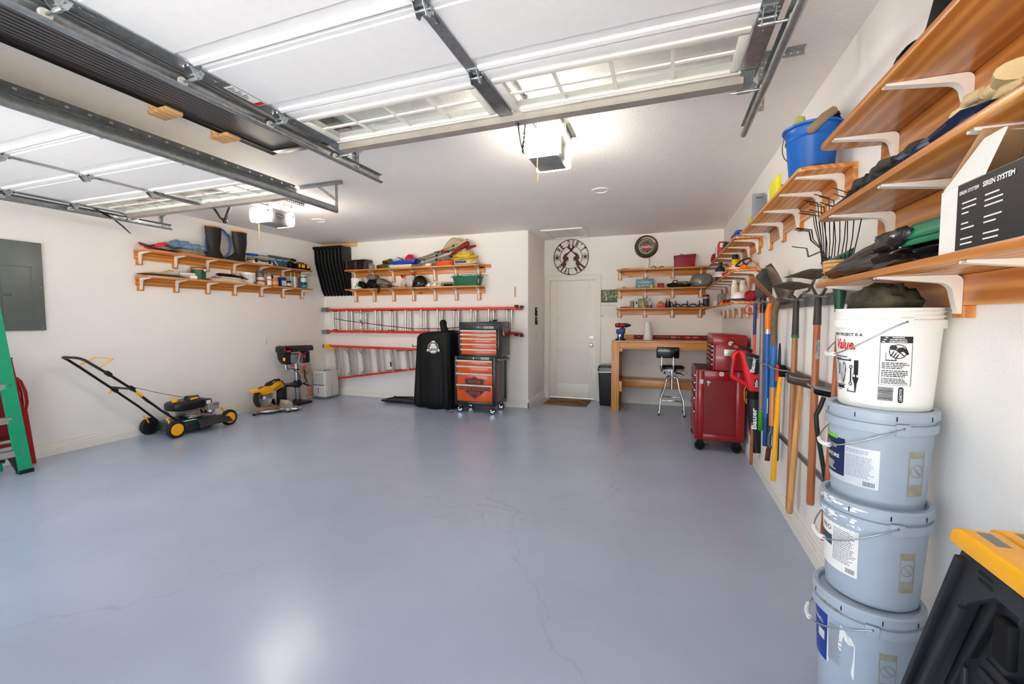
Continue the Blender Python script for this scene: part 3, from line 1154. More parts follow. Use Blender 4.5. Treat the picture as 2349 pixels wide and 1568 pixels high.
# ---- dark wood-grain panel stored flat against the ceiling on wooden cleats
m = bpy.data.materials.new('black_woodgrain')
tt, bs = nodes(m)
tc = tt.nodes.new('ShaderNodeTexCoord')
mp = tt.nodes.new('ShaderNodeMapping')
mp.inputs['Scale'].default_value = (9, .8, 9)
tt.links.new(tc.outputs['Object'], mp.inputs[0])
wv = tt.nodes.new('ShaderNodeTexWave')
wv.wave_type = 'RINGS'
wv.rings_direction = 'SPHERICAL'
wv.inputs['Scale'].default_value = 1.1
wv.inputs['Distortion'].default_value = 4.5
wv.inputs['Detail'].default_value = 1
wv.inputs['Detail Scale'].default_value = .6
tt.links.new(mp.outputs[0], wv.inputs['Vector'])
rp = tt.nodes.new('ShaderNodeValToRGB')
rp.color_ramp.elements[0].color = S(12, 12, 12)
rp.color_ramp.elements[1].color = S(104, 100, 98)
tt.links.new(wv.outputs['Fac'], rp.inputs[0])
tt.links.new(rp.outputs[0], bs.inputs['Base Color'])
bs.inputs['Roughness'].default_value = .45
t = thing('stored_panel', 'long black wood-grain panel held flat against the ceiling between the doors', 'panel', (-2.55, 1.4, 2.69))
obj('board', B().bx(-2.88, -2.14, .36, 2.56, 2.705, 2.735), m, t)
fb = B()
for r in ((-2.95, -2.88, .3, 2.63), (-2.14, -2.09, .3, 2.63), (-2.88, -2.14, 2.56, 2.63), (-2.88, -2.14, .3, .36)):
    fb.bx(r[0], r[1], r[2], r[3], 2.692, 2.737)
obj('border', fb, P('dark_border', S(34, 28, 26), .4, var=.1), t, bevel=.004)
fb = B()
for xx in (-2.938, -2.915):
    fb.bx(xx, xx + .009, .3, 2.62, 2.688, 2.6925)
obj('border_bead', fb, M_blackm, t)
for (yy, q) in ((1.85, 'nearer'), (2.235, 'farther')):
    t = thing('wood_cleat', 'small pine cleat holding up the dark ceiling panel, %s of the two' % q, 'wood cleat', (-2.98, yy, H), 0, 'cleats under the dark panel')
    obj('spacer', B().bx(-3.03, -2.955, yy - .045, yy + .045, 2.69, H), M_raw, t, bevel=.002)
    obj('lip', B().bx(-3.03, -2.86, yy - .05, yy + .05, 2.663, 2.6865), M_raw, t, bevel=.002)

# ================================================================== LEFT WALL
from mathutils import noise as _nz


def blob(c, r, seed=0, amp=.12, e=.6, n=30, m=14, freq=3.0, fold=(1, 1, 1), b=None, M=None, floor=True):
    """soft crumpled heap: a rounded block with noise folds and a flat underside"""
    b = b or B()
    c = Vector(c)
    off = Vector((seed * 7.31, seed * 3.17, seed * 1.7))

    def sp(v, k):
        return (abs(v) ** k) * (1 if v >= 0 else -1)
    R = []
    for i in range(m + 1):
        a = rad(-90 + 180 * i / m)
        ring = []
        for j in range(n):
            t = 2 * pi * j / n
            p = Vector((max(sp(cos(a), e), 1e-3) * sp(cos(t), e), max(sp(cos(a), e), 1e-3) * sp(sin(t), e), sp(sin(a), e)))
            q = Vector((p.x * fold[0], p.y * fold[1], p.z * fold[2])) * freq + off
            d = _nz.noise(q) * .65 + _nz.noise(q * 2.3) * .35 + .4 * abs(_nz.noise(q * 1.4 + Vector((5, 5, 5)))) - .1
            s = 1 + amp * d * 1.6
            p = Vector((p.x * s * r[0], p.y * s * r[1], p.z * s * r[2]))
            if floor:
                p.z = max(p.z, -r[2])
            ring.append(c + (M @ p if M else p))
        R.append(ring)
    return b.rings(R)


def can(name, label, cat, x, y, z, r, h, body, lid=None, band=None, kind='can', group=None, words=None, face=(0, -1, 0), wmat=None):
    t = thing(name, label, cat, (x, y, z), 0, group)
    if kind == 'can':
        obj('body', B().lathe([(r * .96, 0), (r, .004), (r, h - .006), (r * 1.02, h - .004), (r * 1.02, h)], (x, y, z), 24), body, t)
        obj('lid', B().lathe([(0, h - .004), (r * .9, h - .004), (r * .93, h + .002), (r * 1.0, h + .002), (r * 1.0, h - .004)], (x, y, z), 24), lid or M_steel, t)
    elif kind == 'spray':
        obj('body', B().lathe([(r * .95, 0), (r, .005), (r, h * .72), (r * .72, h * .79), (r * .7, h * .8)], (x, y, z), 20), body, t)
        obj('cap', B().lathe([(r * .88, h * .745), (r * .88, h * .98), (r * .8, h), (0, h)], (x, y, z), 20), lid or M_black, t)
    elif kind == 'bottle':
        obj('body', B().lathe([(r * .93, 0), (r, .006), (r, h * .6), (r * .85, h * .7), (r * .34, h * .82), (r * .32, h * .9), (0, h * .9)], (x, y, z), 20), body, t)
        obj('cap', B().lathe([(r * .38, h * .86), (r * .38, h), (0, h)], (x, y, z), 14), lid or M_black, t)
    elif kind == 'jar':
        obj('body', B().lathe([(r * .9, 0), (r, .006), (r, h * .82), (r * .94, h * .86), (r * .94, h * .9), (0, h * .9)], (x, y, z), 22), body, t)
        obj('lid', B().lathe([(r * 1.03, h * .84), (r * 1.03, h), (0, h)], (x, y, z), 22), lid or M_black, t)
    if band:
        m_, z0, z1 = band
        obj('label_band', B().lathe([(r * 1.012, z0 * h), (r * 1.012, z1 * h)], (x, y, z), 28, caps=False), m_, t)
    if words:
        f = Vector(face)
        a0 = atan2(f.y, f.x)

        def fn(u, v, k=0):
            a = a0 + u / r
            rr = r * 1.02
            return Vector((x + rr * cos(a), y + rr * sin(a), z + h * words[2] + v))
        text('lettering', words[0], wmat or M_ink, t, fn, w=words[1])
    return t


# ---- breaker panel
t = thing('breaker_panel', 'grey electrical breaker panel on the wall at the left end', 'electrical panel', (XL, 2.3, 1.72))
t['label'] = 'dark grey metal electrical breaker panel mounted on the wall beside the lawn mower handle'
obj('cover', B().bx(XL, XL + .02, 2.09, 2.49, 1.284, 2.152), P('panel_grey', S(98, 104, 100), .42, var=.03), t, bevel=.003)
db = B().bx(XL + .02, XL + .026, 2.195, 2.40, 1.366, 1.906)
dd = obj('panel_door', db, MATS['panel_grey'], t, bevel=.003)
fb = B()
for r in ((2.188, 2.196, 1.36, 1.912), (2.40, 2.408, 1.36, 1.912), (2.196, 2.40, 1.36, 1.366), (2.196, 2.40, 1.906, 1.912)):
    fb.bx(XL + .02, XL + .0225, r[0], r[1], r[2], r[3])
obj('door_rim', fb, MATS['panel_grey'], t, bevel=.001)
obj('latch', B().bx(XL + .026, XL + .031, 2.203, 2.258, 1.618, 1.652), P('latch_grey', S(88, 92, 90), .35, .2), dd, bevel=.002)
for q in ((2.47, 2.128), (2.47, 1.71), (2.465, 1.308)):
    obj('cover_screw', B().lathe([(.006, 0), (.006, .003), (0, .005)], (XL + .02, q[0], q[1]), 10, RY(90)), M_steel, t)

# ---- wall plates
t = thing('wall_outlet', 'white duplex wall plate on the breaker panel wall under the shelves', 'wall outlet', (XL, 5.01, 1.04))
obj('plate', B().bx(XL, XL + .006, 4.972, 5.048, .982, 1.104), M_wplas, t, bevel=.003)
for z in (1.018, 1.066):
    obj('receptacle', B().bx(XL + .006, XL + .0085, 4.994, 5.026, z - .014, z + .014), M_white, t, bevel=.002)

# ---- green fibreglass step ladder, cut by the frame
t = thing('step_ladder', 'green fibreglass step ladder leaning by the breaker panel, black braced foot', 'ladder', (-5.5, 2.05, 0))
gl = P('green_fibreglass', S(18, 146, 104), .4, var=.06)
b = strip([(-.045, .03), (-.045, 0), (.045, 0), (.045, .03)], .004, lambda a, p, q: Vector((-5.44 - .15 * a - q, 2.105 - .105 * a + p, a * 1.75 + .02)), 0, 1)
obj('rail', b, gl, t, smooth=0)
b = strip([(-.04, .03), (-.04, 0), (.04, 0), (.04, .03)], .004, lambda a, p, q: Vector((-5.62 - .1 * a - q, 1.99 - .07 * a + p, a * 1.7 + .02)), 0, 1)
obj('rail', b, gl, t, smooth=0)
for i in range(5):
    z = .205 + i * .30
    f = z / 1.75
    y0 = 2.105 - .105 * f
    sb = B().bx(-5.50 - .14 * f, -5.44 - .14 * f, y0 - .52, y0 - .02, z - .012, z + .012)
    for k in range(4):
        sb.bx(-5.50 - .14 * f + k * .016, -5.492 - .14 * f + k * .016, y0 - .52, y0 - .02, z + .012, z + .0155)
    sb.bx(-5.4415 - .14 * f, -5.4385 - .14 * f, y0 - .52, y0 - .02, z - .04, z + .012)
    obj('step', sb, M_alu, t, smooth=0)
    obj('rivet', B().lathe([(.008, 0), (.007, .004), (0, .005)], (-5.438 - .15 * f, y0 + .01, z), 10, RY(90)), M_steel, t)
b = B().beam((-5.46, 2.075, .03), (-5.47, 2.03, .17), .05, .02, (1, 0, 0)).beam((-5.47, 2.03, .17), (-5.48, 1.83, .235), .045, .02, (1, 0, 0)).beam((-5.47, 1.99, .14), (-5.48, 1.82, .20), .03, .02, (1, 0, 0))
obj('foot_brace', b, M_black, t, bevel=.003)
obj('rubber_foot', B().bx(-5.50, -5.425, 2.06, 2.155, 0, .035), M_rubber, t, bevel=.004)

# ---- red folded steel stand
t = thing('folding_stand', 'red painted steel folding stand leaning on the wall behind the green ladder', 'folding stand', (-5.76, 2.2, 0))
b = B().beam((-5.735, 2.262, .0), (-5.80, 2.17, 1.02), .04, .052, (0, 1, 0))
obj('leg', b, M_red, t, bevel=.006)
obj('leg_cap', B().beam((-5.80, 2.17, 1.018), (-5.801, 2.169, 1.032), .043, .055, (0, 1, 0)), M_rubber, t)
obj('leg', B().beam((-5.735, 1.80, .0), (-5.80, 1.80, 1.02), .04, .052, (0, 1, 0)), M_red, t, bevel=.006)
b = B().beam((-5.725, 2.268, .0), (-5.765, 2.245, .52), .034, .034, (0, 1, 0))
b.tube([(-5.77, 2.245, .50), (-5.775, 2.262, .60), (-5.782, 2.258, .70), (-5.79, 2.235, .80), (-5.795, 2.21, .84)], [.02, .024, .024, .022, .018], 8)
obj('curved_arm', b, M_red, t, smooth=60)
obj('cross_rail', B().bx(-5.79, -5.765, 1.80, 2.19, .80, .84), M_red, t, bevel=.004)
obj('cross_rail', B().bx(-5.755, -5.73, 1.80, 2.25, .205, .24), M_red, t, bevel=.004)
b = B().grid(lambda u, v: Vector((-5.80 + .045 * sin(pi * v), 1.82 + .36 * u, .26 + .52 * v)), 6, 10)
obj('seat_panel', b, P('dark_red_panel', S(120, 8, 16), .35), t, smooth=60, solid=.006)
kb = B()
for q in ((2.17, .795), (2.10, .80), (2.155, .24)):
    kb.cyl((-5.764, q[0], q[1]), (-5.758, q[0], q[1]), .011, n=8)
obj('bolts', kb, M_galv, t)['kind'] = 'stuff'

# ---- lawn mower
t = thing('lawn_mower', 'dark green push lawn mower with yellow wheels against the wall', 'lawn mower', (-5.6, 3.62, 0))
MG = P('mower_green', S(18, 44, 42), .3, var=.1, coat=.3)
b = B()
prof = []
n = 40


def deck(u, v):
    a = 2 * pi * u
    e = .55
    sx = (abs(cos(a)) ** e) * (1 if cos(a) > 0 else -1)
    sy = (abs(sin(a)) ** e) * (1 if sin(a) > 0 else -1)
    k, z = [(1.0, .055), (1.0, .10), (.97, .135), (.90, .155), (.62, .165), (.45, .19), (.40, .195)][min(6, int(round(v * 6)))]
    return Vector((-5.61 + .215 * sx * k, 3.64 + .30 * sy * k, z))


b.grid(deck, 40, 6, True)
b.add([deck(i / 40, 1) for i in range(40)], [tuple(range(40))])
obj('deck', b, MG, t, smooth=50)
b = B().grid(lambda u, v: Vector((-5.40 + .13 * v, 3.60 + .36 * u - .05 * v * (1 - u), .15 - .05 * v - .03 * v * v + .012 * sin(pi * u))), 10, 5)
obj('discharge_chute', b, P('chute_black', S(40, 40, 38), .5), t, solid=.008, smooth=60)
b = B()
for y, dz in ((3.34, 0), (3.985, 0)):
    for x in (-5.385, -5.835):
        pass
tire = [(.055, -.026), (.088, -.026), (.099, -.018), (.1, 0), (.099, .018), (.088, .026), (.055, .026)]
for (x, y, s) in ((-5.375, 3.335, 1), (-5.375, 3.985, 1), (-5.845, 3.335, -1), (-5.845, 3.985, -1)):
    w = obj('wheel', B().lathe(tire + tire[:1], (x, y, .1), 30, RY(90), caps=False), M_rubber, t)
    tr = B()
    for i in range(24):
        a = 2 * pi * i / 24
        tr.cb((x, y + .1 * cos(a), .1 + .1 * sin(a)), (.044, .008, .005), Matrix.Rotation(a - pi / 2, 3, 'X'))
    obj('tread', tr, M_rubber, w, smooth=0)['kind'] = 'stuff'
    hub = B().lathe([(0, .027), (.03, .027), (.034, .029), (.05, .029), (.07, .026), (.073, .018), (.06, -.02), (0, -.02)], (x, y, .1), 28, RY(90 * s))
    obj('hubcap', hub, M_yel if s > 0 else M_black, w)
    obj('height_lever', B().beam((x - s * .045, y - .03, .15), (x - s * .03, y - .06, .225), .02, .012).beam((x - s * .03, y - .065, .215), (x - s * .03, y - .075, .245), .024, .016), M_yel, t, bevel=.003)
# engine
b = B().cyl((-5.60, 3.65, .185), (-5.60, 3.65, .25), .105, .10, 26)
b.cyl((-5.60, 3.65, .175), (-5.60, 3.65, .187), .135, n=26)
obj('engine_base', b, M_alu, t)
fn_ = B()
for i in range(6):
    fn_.bx(-5.68, -5.50, 3.54 + i * .0, 3.55 + i * .0, .2, .29) if False else fn_.cb((-5.58, 3.60, .205 + i * .016), (.20, .16, .006))
obj('cooling_fins', fn_, M_steel, t, smooth=0)
b = B()


def shroud(u, v):
    a = 2 * pi * u
    e = .5
    sx = (abs(cos(a)) ** e) * (1 if cos(a) > 0 else -1)
    sy = (abs(sin(a)) ** e) * (1 if sin(a) > 0 else -1)
    k, z = [(.92, .28), (1.0, .295), (1.0, .355), (.94, .378), (.80, .388), (.5, .392)][min(5, int(round(v * 5)))]
    return Vector((-5.60 + .145 * sx * k, 3.61 + .21 * sy * k, z))


b.grid(shroud, 36, 5, True)
b.add([shroud(i / 36, 1) for i in range(36)], [tuple(range(36))])
b.add([shroud(i / 36, 0) for i in range(36)], [tuple(range(36))])
obj('engine_cover', b, M_black, t, smooth=50)
obj('recoil_housing', B().lathe([(.085, .385), (.082, .405), (.074, .420), (.045, .426), (0, .427)], (-5.58, 3.66, 0), 28), M_black, t)
gr = B()
for i in range(14):
    a = 2 * pi * i / 14
    gr.cb((-5.58 + .06 * cos(a), 3.66 + .06 * sin(a), .4255), (.03, .006, .004), Matrix.Rotation(a, 3, 'Z'))
obj('vent_ribs', gr, M_blackm, t, smooth=0)['kind'] = 'stuff'
obj('fuel_cap', B().lathe([(.034, .385), (.036, .392), (.036, .418), (.030, .424), (0, .425)], (-5.58, 3.465, 0), 20), M_yel, t)
obj('starter_grip', B().cyl((-5.50, 3.60, .405), (-5.50, 3.68, .408), .014, n=12), M_yel, t)
b = B().bx(-5.50, -5.40, 3.74, 3.88, .24, .33).cyl((-5.46, 3.81, .20), (-5.46, 3.81, .25), .045, n=16)
obj('carburettor', b, M_alu, t, bevel=.008)
obj('air_filter', B().bx(-5.50, -5.415, 3.71, 3.80, .31, .385), M_black, t, bevel=.012)
obj('sticker', B().bx(-5.4145, -5.4138, 3.725, 3.78, .325, .37), M_paper, t, smooth=0)
obj('deck_sticker', B().bx(-5.46, -5.405, 3.46, 3.60, .1605, .1615), M_paper, t, smooth=0)
# handle
near = [(-5.40, 3.385, .175), (-5.415, 3.20, .36), (-5.42, 2.94, .64), (-5.42, 2.737, .83), (-5.42, 2.56, .985)]
far = [(-5.82, 3.385, .175), (-5.80, 3.20, .375), (-5.80, 2.96, .62), (-5.80, 2.70, .88), (-5.80, 2.60, .975)]
obj('lower_handle', B().tube(near[:3], .0125, 10), M_black, t)
obj('lower_handle', B().tube(far[:3], .0125, 10), M_black, t)
obj('upper_handle', B().tube(near[2:] + [(-5.45, 2.535, 1.005), (-5.50, 2.525, 1.012), (-5.72, 2.535, 1.012), (-5.77, 2.55, 1.003)] + far[2:][::-1], .013, 10), M_black, t, smooth=60)
obj('cross_bar', B().tube([(-5.42, 2.955, .635), (-5.80, 2.955, .635)], .0115, 10), M_black, t)
obj('bail', B().tube([(-5.42, 2.675, .905), (-5.425, 2.785, .975), (-5.44, 2.80, .982), (-5.78, 2.82, .98), (-5.80, 2.80, .972), (-5.80, 2.68, .90)], .006, 8), M_yel, t)
for (x, y, z) in ((-5.42, 2.94, .645), (-5.80, 2.985, .60), (-5.42, 2.74, .83)):
    obj('clamp', B().cb((x, y, z), (.042, .06, .042), RX(-45)), M_black, t, bevel=.008)
obj('cable_clip', B().cb((-5.405, 3.0, .575), (.02, .085, .028), RX(-46)), M_yel, t, bevel=.006)
obj('fold_lever', B().beam((-5.80, 2.93, .575), (-5.79, 2.95, .60), .02, .018), M_yel, t, bevel=.003)
obj('starter_rope', B().tube([(-5.43, 2.95, .66), (-5.46, 3.2, .555), (-5.53, 3.56, .425)], .0028, 6), M_black, t)
obj('control_cable', B().tube([(-5.41, 2.90, .68), (-5.40, 3.06, .48), (-5.40, 3.16, .39), (-5.42, 3.28, .31), (-5.44, 3.34, .24), (-5.50, 3.45, .215), (-5.55, 3.60, .235)], .004, 6), M_black, t)

# ---- mitre saw
t = thing('mitre_saw', 'yellow and black mitre saw on the floor by the drill press', 'mitre saw', (-5.55, 4.75, 0))
b = B().lathe([(.19, .025), (.2, .035), (.2, .058), (.19, .064), (0, .064)], (-5.55, 4.74, 0), 32)
b.bx(-5.60, -5.50, 4.46, 4.70, .03, .062)
obj('turntable', b, M_alu, t, bevel=.003)
b = B().prism([(-5.86, 4.80), (-5.27, 4.80), (-5.24, 4.84), (-5.24, 4.99), (-5.30, 5.02), (-5.80, 5.02), (-5.88, 4.98), (-5.88, 4.84)], 'z', .02, .066)
obj('base', b, M_alu, t, bevel=.004)
fe = B()
for s in (-1, 1):
    x = -5.55 + s * .17
    fe.prism([(x - .125, .066), (x + .125, .066), (x + .125, .13), (x + s * .06, .165), (x - s * .10, .165), (x - s * .125, .12)], 'y', 4.885, 4.905)
obj('fence', fe, M_alu, t, bevel=.002)
for q in ((-5.83, 4.83), (-5.27, 4.83), (-5.83, 4.99), (-5.27, 4.99), (-5.55, 4.49)):
    obj('foot', B().cyl((q[0], q[1], 0), (q[0], q[1], .032), .02, .017, 12), M_blackm, t)
obj('wing', B().prism([(-5.24, 4.84), (-5.16, 4.88), (-5.16, 4.98), (-5.24, 5.0)], 'z', .035, .06), M_alu, t, bevel=.003)
obj('kerf_plate', B().bx(-5.575, -5.525, 4.50, 4.93, .064, .0665), M_org, t)
tb = []
for i in range(120):
    a = 2 * pi * i / 120
    r = .152 if i % 2 == 0 else .145
    tb.append((4.66 + r * cos(a), .235 + r * sin(a)))
obj('blade', B().prism(tb, 'x', -5.552, -5.549), M_steel, t, smooth=0)
gp = [(4.66 + .165 * cos(rad(a)), .235 + .165 * sin(rad(a))) for a in range(55, 236, 10)] + [(4.66 + .11 * cos(rad(a)), .235 + .11 * sin(rad(a))) for a in range(235, 54, -10)]
obj('blade_guard', B().prism(gp, 'x', -5.575, -5.525), P('smoked_guard', S(44, 40, 42), .3, var=.1), t, bevel=.004)
ha = B().prism([(4.46, .365), (4.585, .375), (4.655, .40), (4.76, .385), (4.76, .36), (4.86, .425), (4.96, .45), (5.01, .40), (5.0, .35), (4.90, .325), (4.77, .285), (4.62, .275), (4.575, .325), (4.465, .33)], 'x', -5.61, -5.515)
obj('arm_housing', ha, M_yel, t, bevel=.012)
text('lettering', 'DeWALT', M_ink, t, plane_fn((-5.513, 4.865, .352), (0, 1, .42), (0, -.42, 1)), w=.15, bold=.02)
obj('motor', B().cyl((-5.70, 4.86, .36), (-5.56, 4.86, .36), .07, .065, 20), M_black, t, bevel=.006)
obj('carry_handle', B().tube([(-5.56, 4.74, .385), (-5.56, 4.76, .44), (-5.56, 4.85, .465), (-5.56, 4.95, .46)], .014, 10), M_black, t)
obj('cord', B().tube([(-5.50, 4.78, .43), (-5.495, 4.85, .46), (-5.49, 4.93, .445), (-5.49, 4.98, .37), (-5.50, 4.97, .30)], .008, 8), M_black, t)
obj('pivot', B().bx(-5.62, -5.49, 4.93, 5.02, .066, .33), M_black, t, bevel=.012)
obj('warning_label', B().bx(-5.523, -5.5225, 4.62, 4.665, .21, .255), M_paper, t, smooth=0)
obj('fence_label', B().bx(-5.40, -5.34, 4.8835, 4.885, .10, .125), M_yel, t, smooth=0)

# ---- drill press
t = thing('drill_press', 'black and steel bench drill press standing on the floor in the corner', 'drill press', (-5.66, 5.36, 0))
b = B().bx(-5.78, -5.50, 5.18, 5.53, .0, .035)
b.lathe([(.075, .03), (.06, .06), (.05, .075)], (-5.66, 5.37, 0), 20)
obj('base', b, M_black, t, bevel=.006)
obj('column', B().cyl((-5.66, 5.37, .06), (-5.66, 5.37, .80), .033, n=22), M_steel, t)
b = B().prism([(5.19, .82), (5.19, .70), (5.24, .66), (5.30, .70), (5.42, .665), (5.44, .70), (5.44, .83)], 'x', -5.74, -5.58)
obj('head', b, M_grey, t, bevel=.012)
b = B().prism([(5.06, .86), (5.06, .945), (5.09, .97), (5.62, .955), (5.645, .93), (5.645, .86)], 'x', -5.765, -5.555)
obj('belt_cover', b, M_blackg, t, bevel=.018, seg=3)
obj('front_housing', B().prism([(5.065, .87), (5.075, .76), (5.14, .67), (5.21, .66), (5.21, .87)], 'x', -5.735, -5.585), M_black, t, bevel=.012)
obj('badge', B().bx(-5.553, -5.5515, 5.075, 5.165, .87, .895), M_redp, t, smooth=0)
b = B().cyl((-5.66, 5.17, .64), (-5.66, 5.17, .70), .028, n=18).cyl((-5.66, 5.17, .575), (-5.66, 5.17, .64), .022, .026, 18).cyl((-5.66, 5.17, .55), (-5.66, 5.17, .575), .012, .021, 14)
obj('chuck', b, M_chrome, t)
obj('motor', B().cyl((-5.66, 5.55, .66), (-5.66, 5.55, .85), .075, n=20), M_black, t, bevel=.008)
hub = B().cyl((-5.58, 5.29, .70), (-5.53, 5.29, .70), .024, n=16)
ends = []
for k in range(3):
    a = rad(80 + 120 * k)
    e = (-5.515, 5.29 + .135 * cos(a), .70 + .135 * sin(a))
    hub.tube([(-5.535, 5.29, .70), e], .006, 8)
    ends.append(e)
hb_ = obj('feed_hub', hub, M_chrome, t)
for e in ends:
    obj('feed_knob', B().ball(e, (.02, .026, .024), 12, 8), M_redp, hb_)
obj('lock_knob', B().cyl((-5.56, 5.42, .78), (-5.53, 5.42, .78), .022, .02, 12), M_redp, t)
obj('power_switch', B().bx(-5.61, -5.565, 5.066, 5.074, .735, .785), M_yel, t, bevel=.004)
tb_ = B().bx(-5.75, -5.54, 5.03, 5.27, .335, .355)
for i in range(3):
    tb_.bx(-5.74 + i * .07, -5.70 + i * .07, 5.04, 5.26, .32, .336)
obj('table', tb_, M_gunm, t, bevel=.003)
b = B().bx(-5.70, -5.62, 5.26, 5.44, .29, .36).cyl((-5.66, 5.37, .27), (-5.66, 5.37, .39), .05, n=18)
obj('table_bracket', b, M_black, t, bevel=.006)
obj('crank', B().tube([(-5.61, 5.40, .33), (-5.58, 5.42, .33), (-5.575, 5.49, .36), (-5.575, 5.45, .44), (-5.575, 5.46, .52), (-5.575, 5.44, .57)], .010, 8).tube([(-5.58, 5.44, .32), (-5.57, 5.52, .285)], .012, 8), M_black, t, smooth=60)
obj('crank_grip', B().cyl((-5.57, 5.52, .282), (-5.57, 5.58, .276), .012, n=10), M_redp, t)
obj('column_collar', B().cyl((-5.66, 5.37, .555), (-5.66, 5.37, .575), .042, n=18), M_black, t)
obj('power_cord', B().tube([(-5.60, 5.07, .72), (-5.56, 5.085, .66), (-5.56, 5.12, .60), (-5.57, 5.22, .60), (-5.58, 5.33, .50), (-5.60, 5.38, .44), (-5.61, 5.39, .36)], .006, 8), M_black, t)

# ---- clear-faced work panel leaning in the corner
t = thing('jig_board', 'pale grey board with orange knobs leaning on the wall beside the dehumidifier', 'jig board', (-5.85, 5.74, 0))
Mj = Matrix.Translation((-5.79, 5.73, .0)) @ Matrix.Rotation(rad(-8), 4, 'Y')
obj('board', B().bx(-.006, .006, -.155, .155, 0.005, .61, Mj), P('jig_grey', S(196, 190, 178), .45, var=.05), t, bevel=.002)
obj('ruler', B().bx(.0065, .0085, -.14, .13, .56, .60, Mj), M_alu, t, smooth=0)
for q in (-.03, .02):
    obj('slide_rod', B().beam(Mj @ Vector((.016, q - .04, .56)), Mj @ Vector((.016, q + .05, .06)), .012, .008, (1, 0, 0)), M_alu, t)
for q in ((-.075, .50), (.035, .47), (-.03, .075), (.07, .085), (.02, .15)):
    p = Mj @ Vector((.006, q[0], q[1]))
    obj('clamp_knob', B().lathe([(.012, 0), (.014, .012), (.024, .014), (.022, .03), (.01, .034), (0, .034)], p, 14, RY(90)), M_org, t)

# ---- dehumidifier
t = thing('dehumidifier', 'white dehumidifier standing in the corner beside the drill press', 'dehumidifier', (-5.60, 5.96, 0))
x0, x1, y0, y1 = -5.755, -5.475, 5.80, 6.12
b = B().bx(x0, x1, y0, y1, .035, .485)
obj('cabinet', b, M_lgrey, t, bevel=.022, seg=3)
obj('plinth', B().bx(x0 + .012, x1 - .012, y0 + .012, y1 - .012, .008, .04), M_grey, t, bevel=.006)
g = B()
for i in range(17):
    z = .275 + i * .0105
    g.bx(x1 - .2395, x1 - .045, y0 - .0025, y0 + .001, z, z + .006)
gf = obj('louvre_grille', g, P('louvre_grey', S(176, 172, 164), .5), t, smooth=0)
gf['kind'] = 'stuff'
obj('trim_band', B().bx(x0 + .012, x1 - .03, y0 - .003, y0 + .002, .235, .258), M_grey, t, bevel=.001)
obj('bucket_front', B().bx(x0 + .012, x1 - .02, y0 - .006, y0 + .004, .05, .228), M_lgrey, t, bevel=.004)
obj('level_window', B().bx(-5.635, -5.623, y0 - .0075, y0 - .005, .095, .20), M_black, t, bevel=.002)
obj('side_line', B().bx(x1 - .001, x1 + .0015, y0 + .14, y0 + .148, .05, .24), M_grey, t)
obj('control_panel', B().bx(x0 + .05, x1 - .05, y0 + .04, y0 + .13, .484, .488), M_grey, t, bevel=.001)
obj('dial', B().lathe([(.026, .486), (.022, .50), (0, .501)], (-5.62, y0 + .085, 0), 18), M_lgrey, t)
obj('top_vent', B().bx(x0 + .06, x1 - .06, y0 + .18, y0 + .23, .484, .488), M_grey, t, bevel=.001)

# ================================================================== ON THE BREAKER-PANEL-WALL SHELVES
zu = tops(zF[0])
X = XL + .12
# jumper leads: two heavy cables looped, red and black
t = thing('jumper_cables', 'red and black jumper cables coiled at the end of the upper shelf', 'jumper cables', (X, 3.45, zu))
for k, m_ in ((0, M_redp), (1, M_black)):
    pts = [(X - .05 + .02 * k, 3.66, zu + .012 + .02 * k), (X + .02 * k, 3.50, zu + .012 + .012 * k), (X + .02, 3.36, zu + .03 + .02 * k), (X, 3.305, zu + .05 + .02 * k), (X - .06, 3.32, zu + .075 + .01 * k), (X - .07, 3.42, zu + .065), (X - .05, 3.56, zu + .09 + .01 * k), (X - .04, 3.62, zu + .085)]
    obj('cable', B().tube(pts, .009, 8), m_, t, smooth=60)
    pts = [(X + .03, 3.64, zu + .010), (X + .05, 3.50, zu + .010 + .018 * k), (X + .05, 3.38, zu + .012 + .018 * k), (X + .02, 3.32, zu + .03)]
    obj('cable', B().tube(pts, .009, 8), m_, t, smooth=60)
for yy, zz in ((3.56, .105), (3.53, .085)):
    obj('clamp', B().beam((X - .02, yy - .07, zu + zz - .02), (X + .0, yy + .03, zu + zz), .018, .022).beam((X - .02, yy - .07, zu + zz - .005), (X + .0, yy + .02, zu + zz + .022), .016, .012), M_redp, t, bevel=.003)
tag(obj('folded_trousers', blob((X - .005, 3.86, zu + .075), (.085, .20, .028), 4, .35, .7, freq=2.2), M_khaki), 'stub', 'x')
bpy.data.objects['folded_trousers']['label'] = 'crumpled blue denim jeans piled on khaki trousers on the upper shelf'
bpy.data.objects['folded_trousers']['category'] = 'jeans'
o = bpy.data.objects['folded_trousers']
o.name = 'jeans'
o.data.materials[0] = M_denim
# a proper heap for the jeans and folded layers for the khakis
bm_ = B()
blob((X - .01, 3.83, zu + .105), (.095, .21, .04), 4, .5, .75, freq=2.4, b=bm_)
blob((X - .02, 3.76, zu + .125), (.07, .10, .05), 9, .5, .7, freq=2.0, b=bm_)
blob((X - .0, 3.94, zu + .10), (.08, .09, .036), 12, .5, .7, freq=2.6, b=bm_)
nm_ = obj('tmp', bm_, M_denim, smooth=60)
o.data = nm_.data
bpy.data.objects.remove(nm_)
t = thing('folded_trousers', 'khaki trousers folded in layers under the blue jeans', 'trousers', (X, 3.84, zu))
for i in range(4):
    obj('cloth_fold', blob((X + .005 * (i % 2), 3.84 + .012 * ((i * 7) % 3 - 1), zu + .0085 + i * .0155), (.10, .165 - .008 * i, .0085), 20 + i, .16, .35, freq=2.5), M_khaki, t, smooth=60)


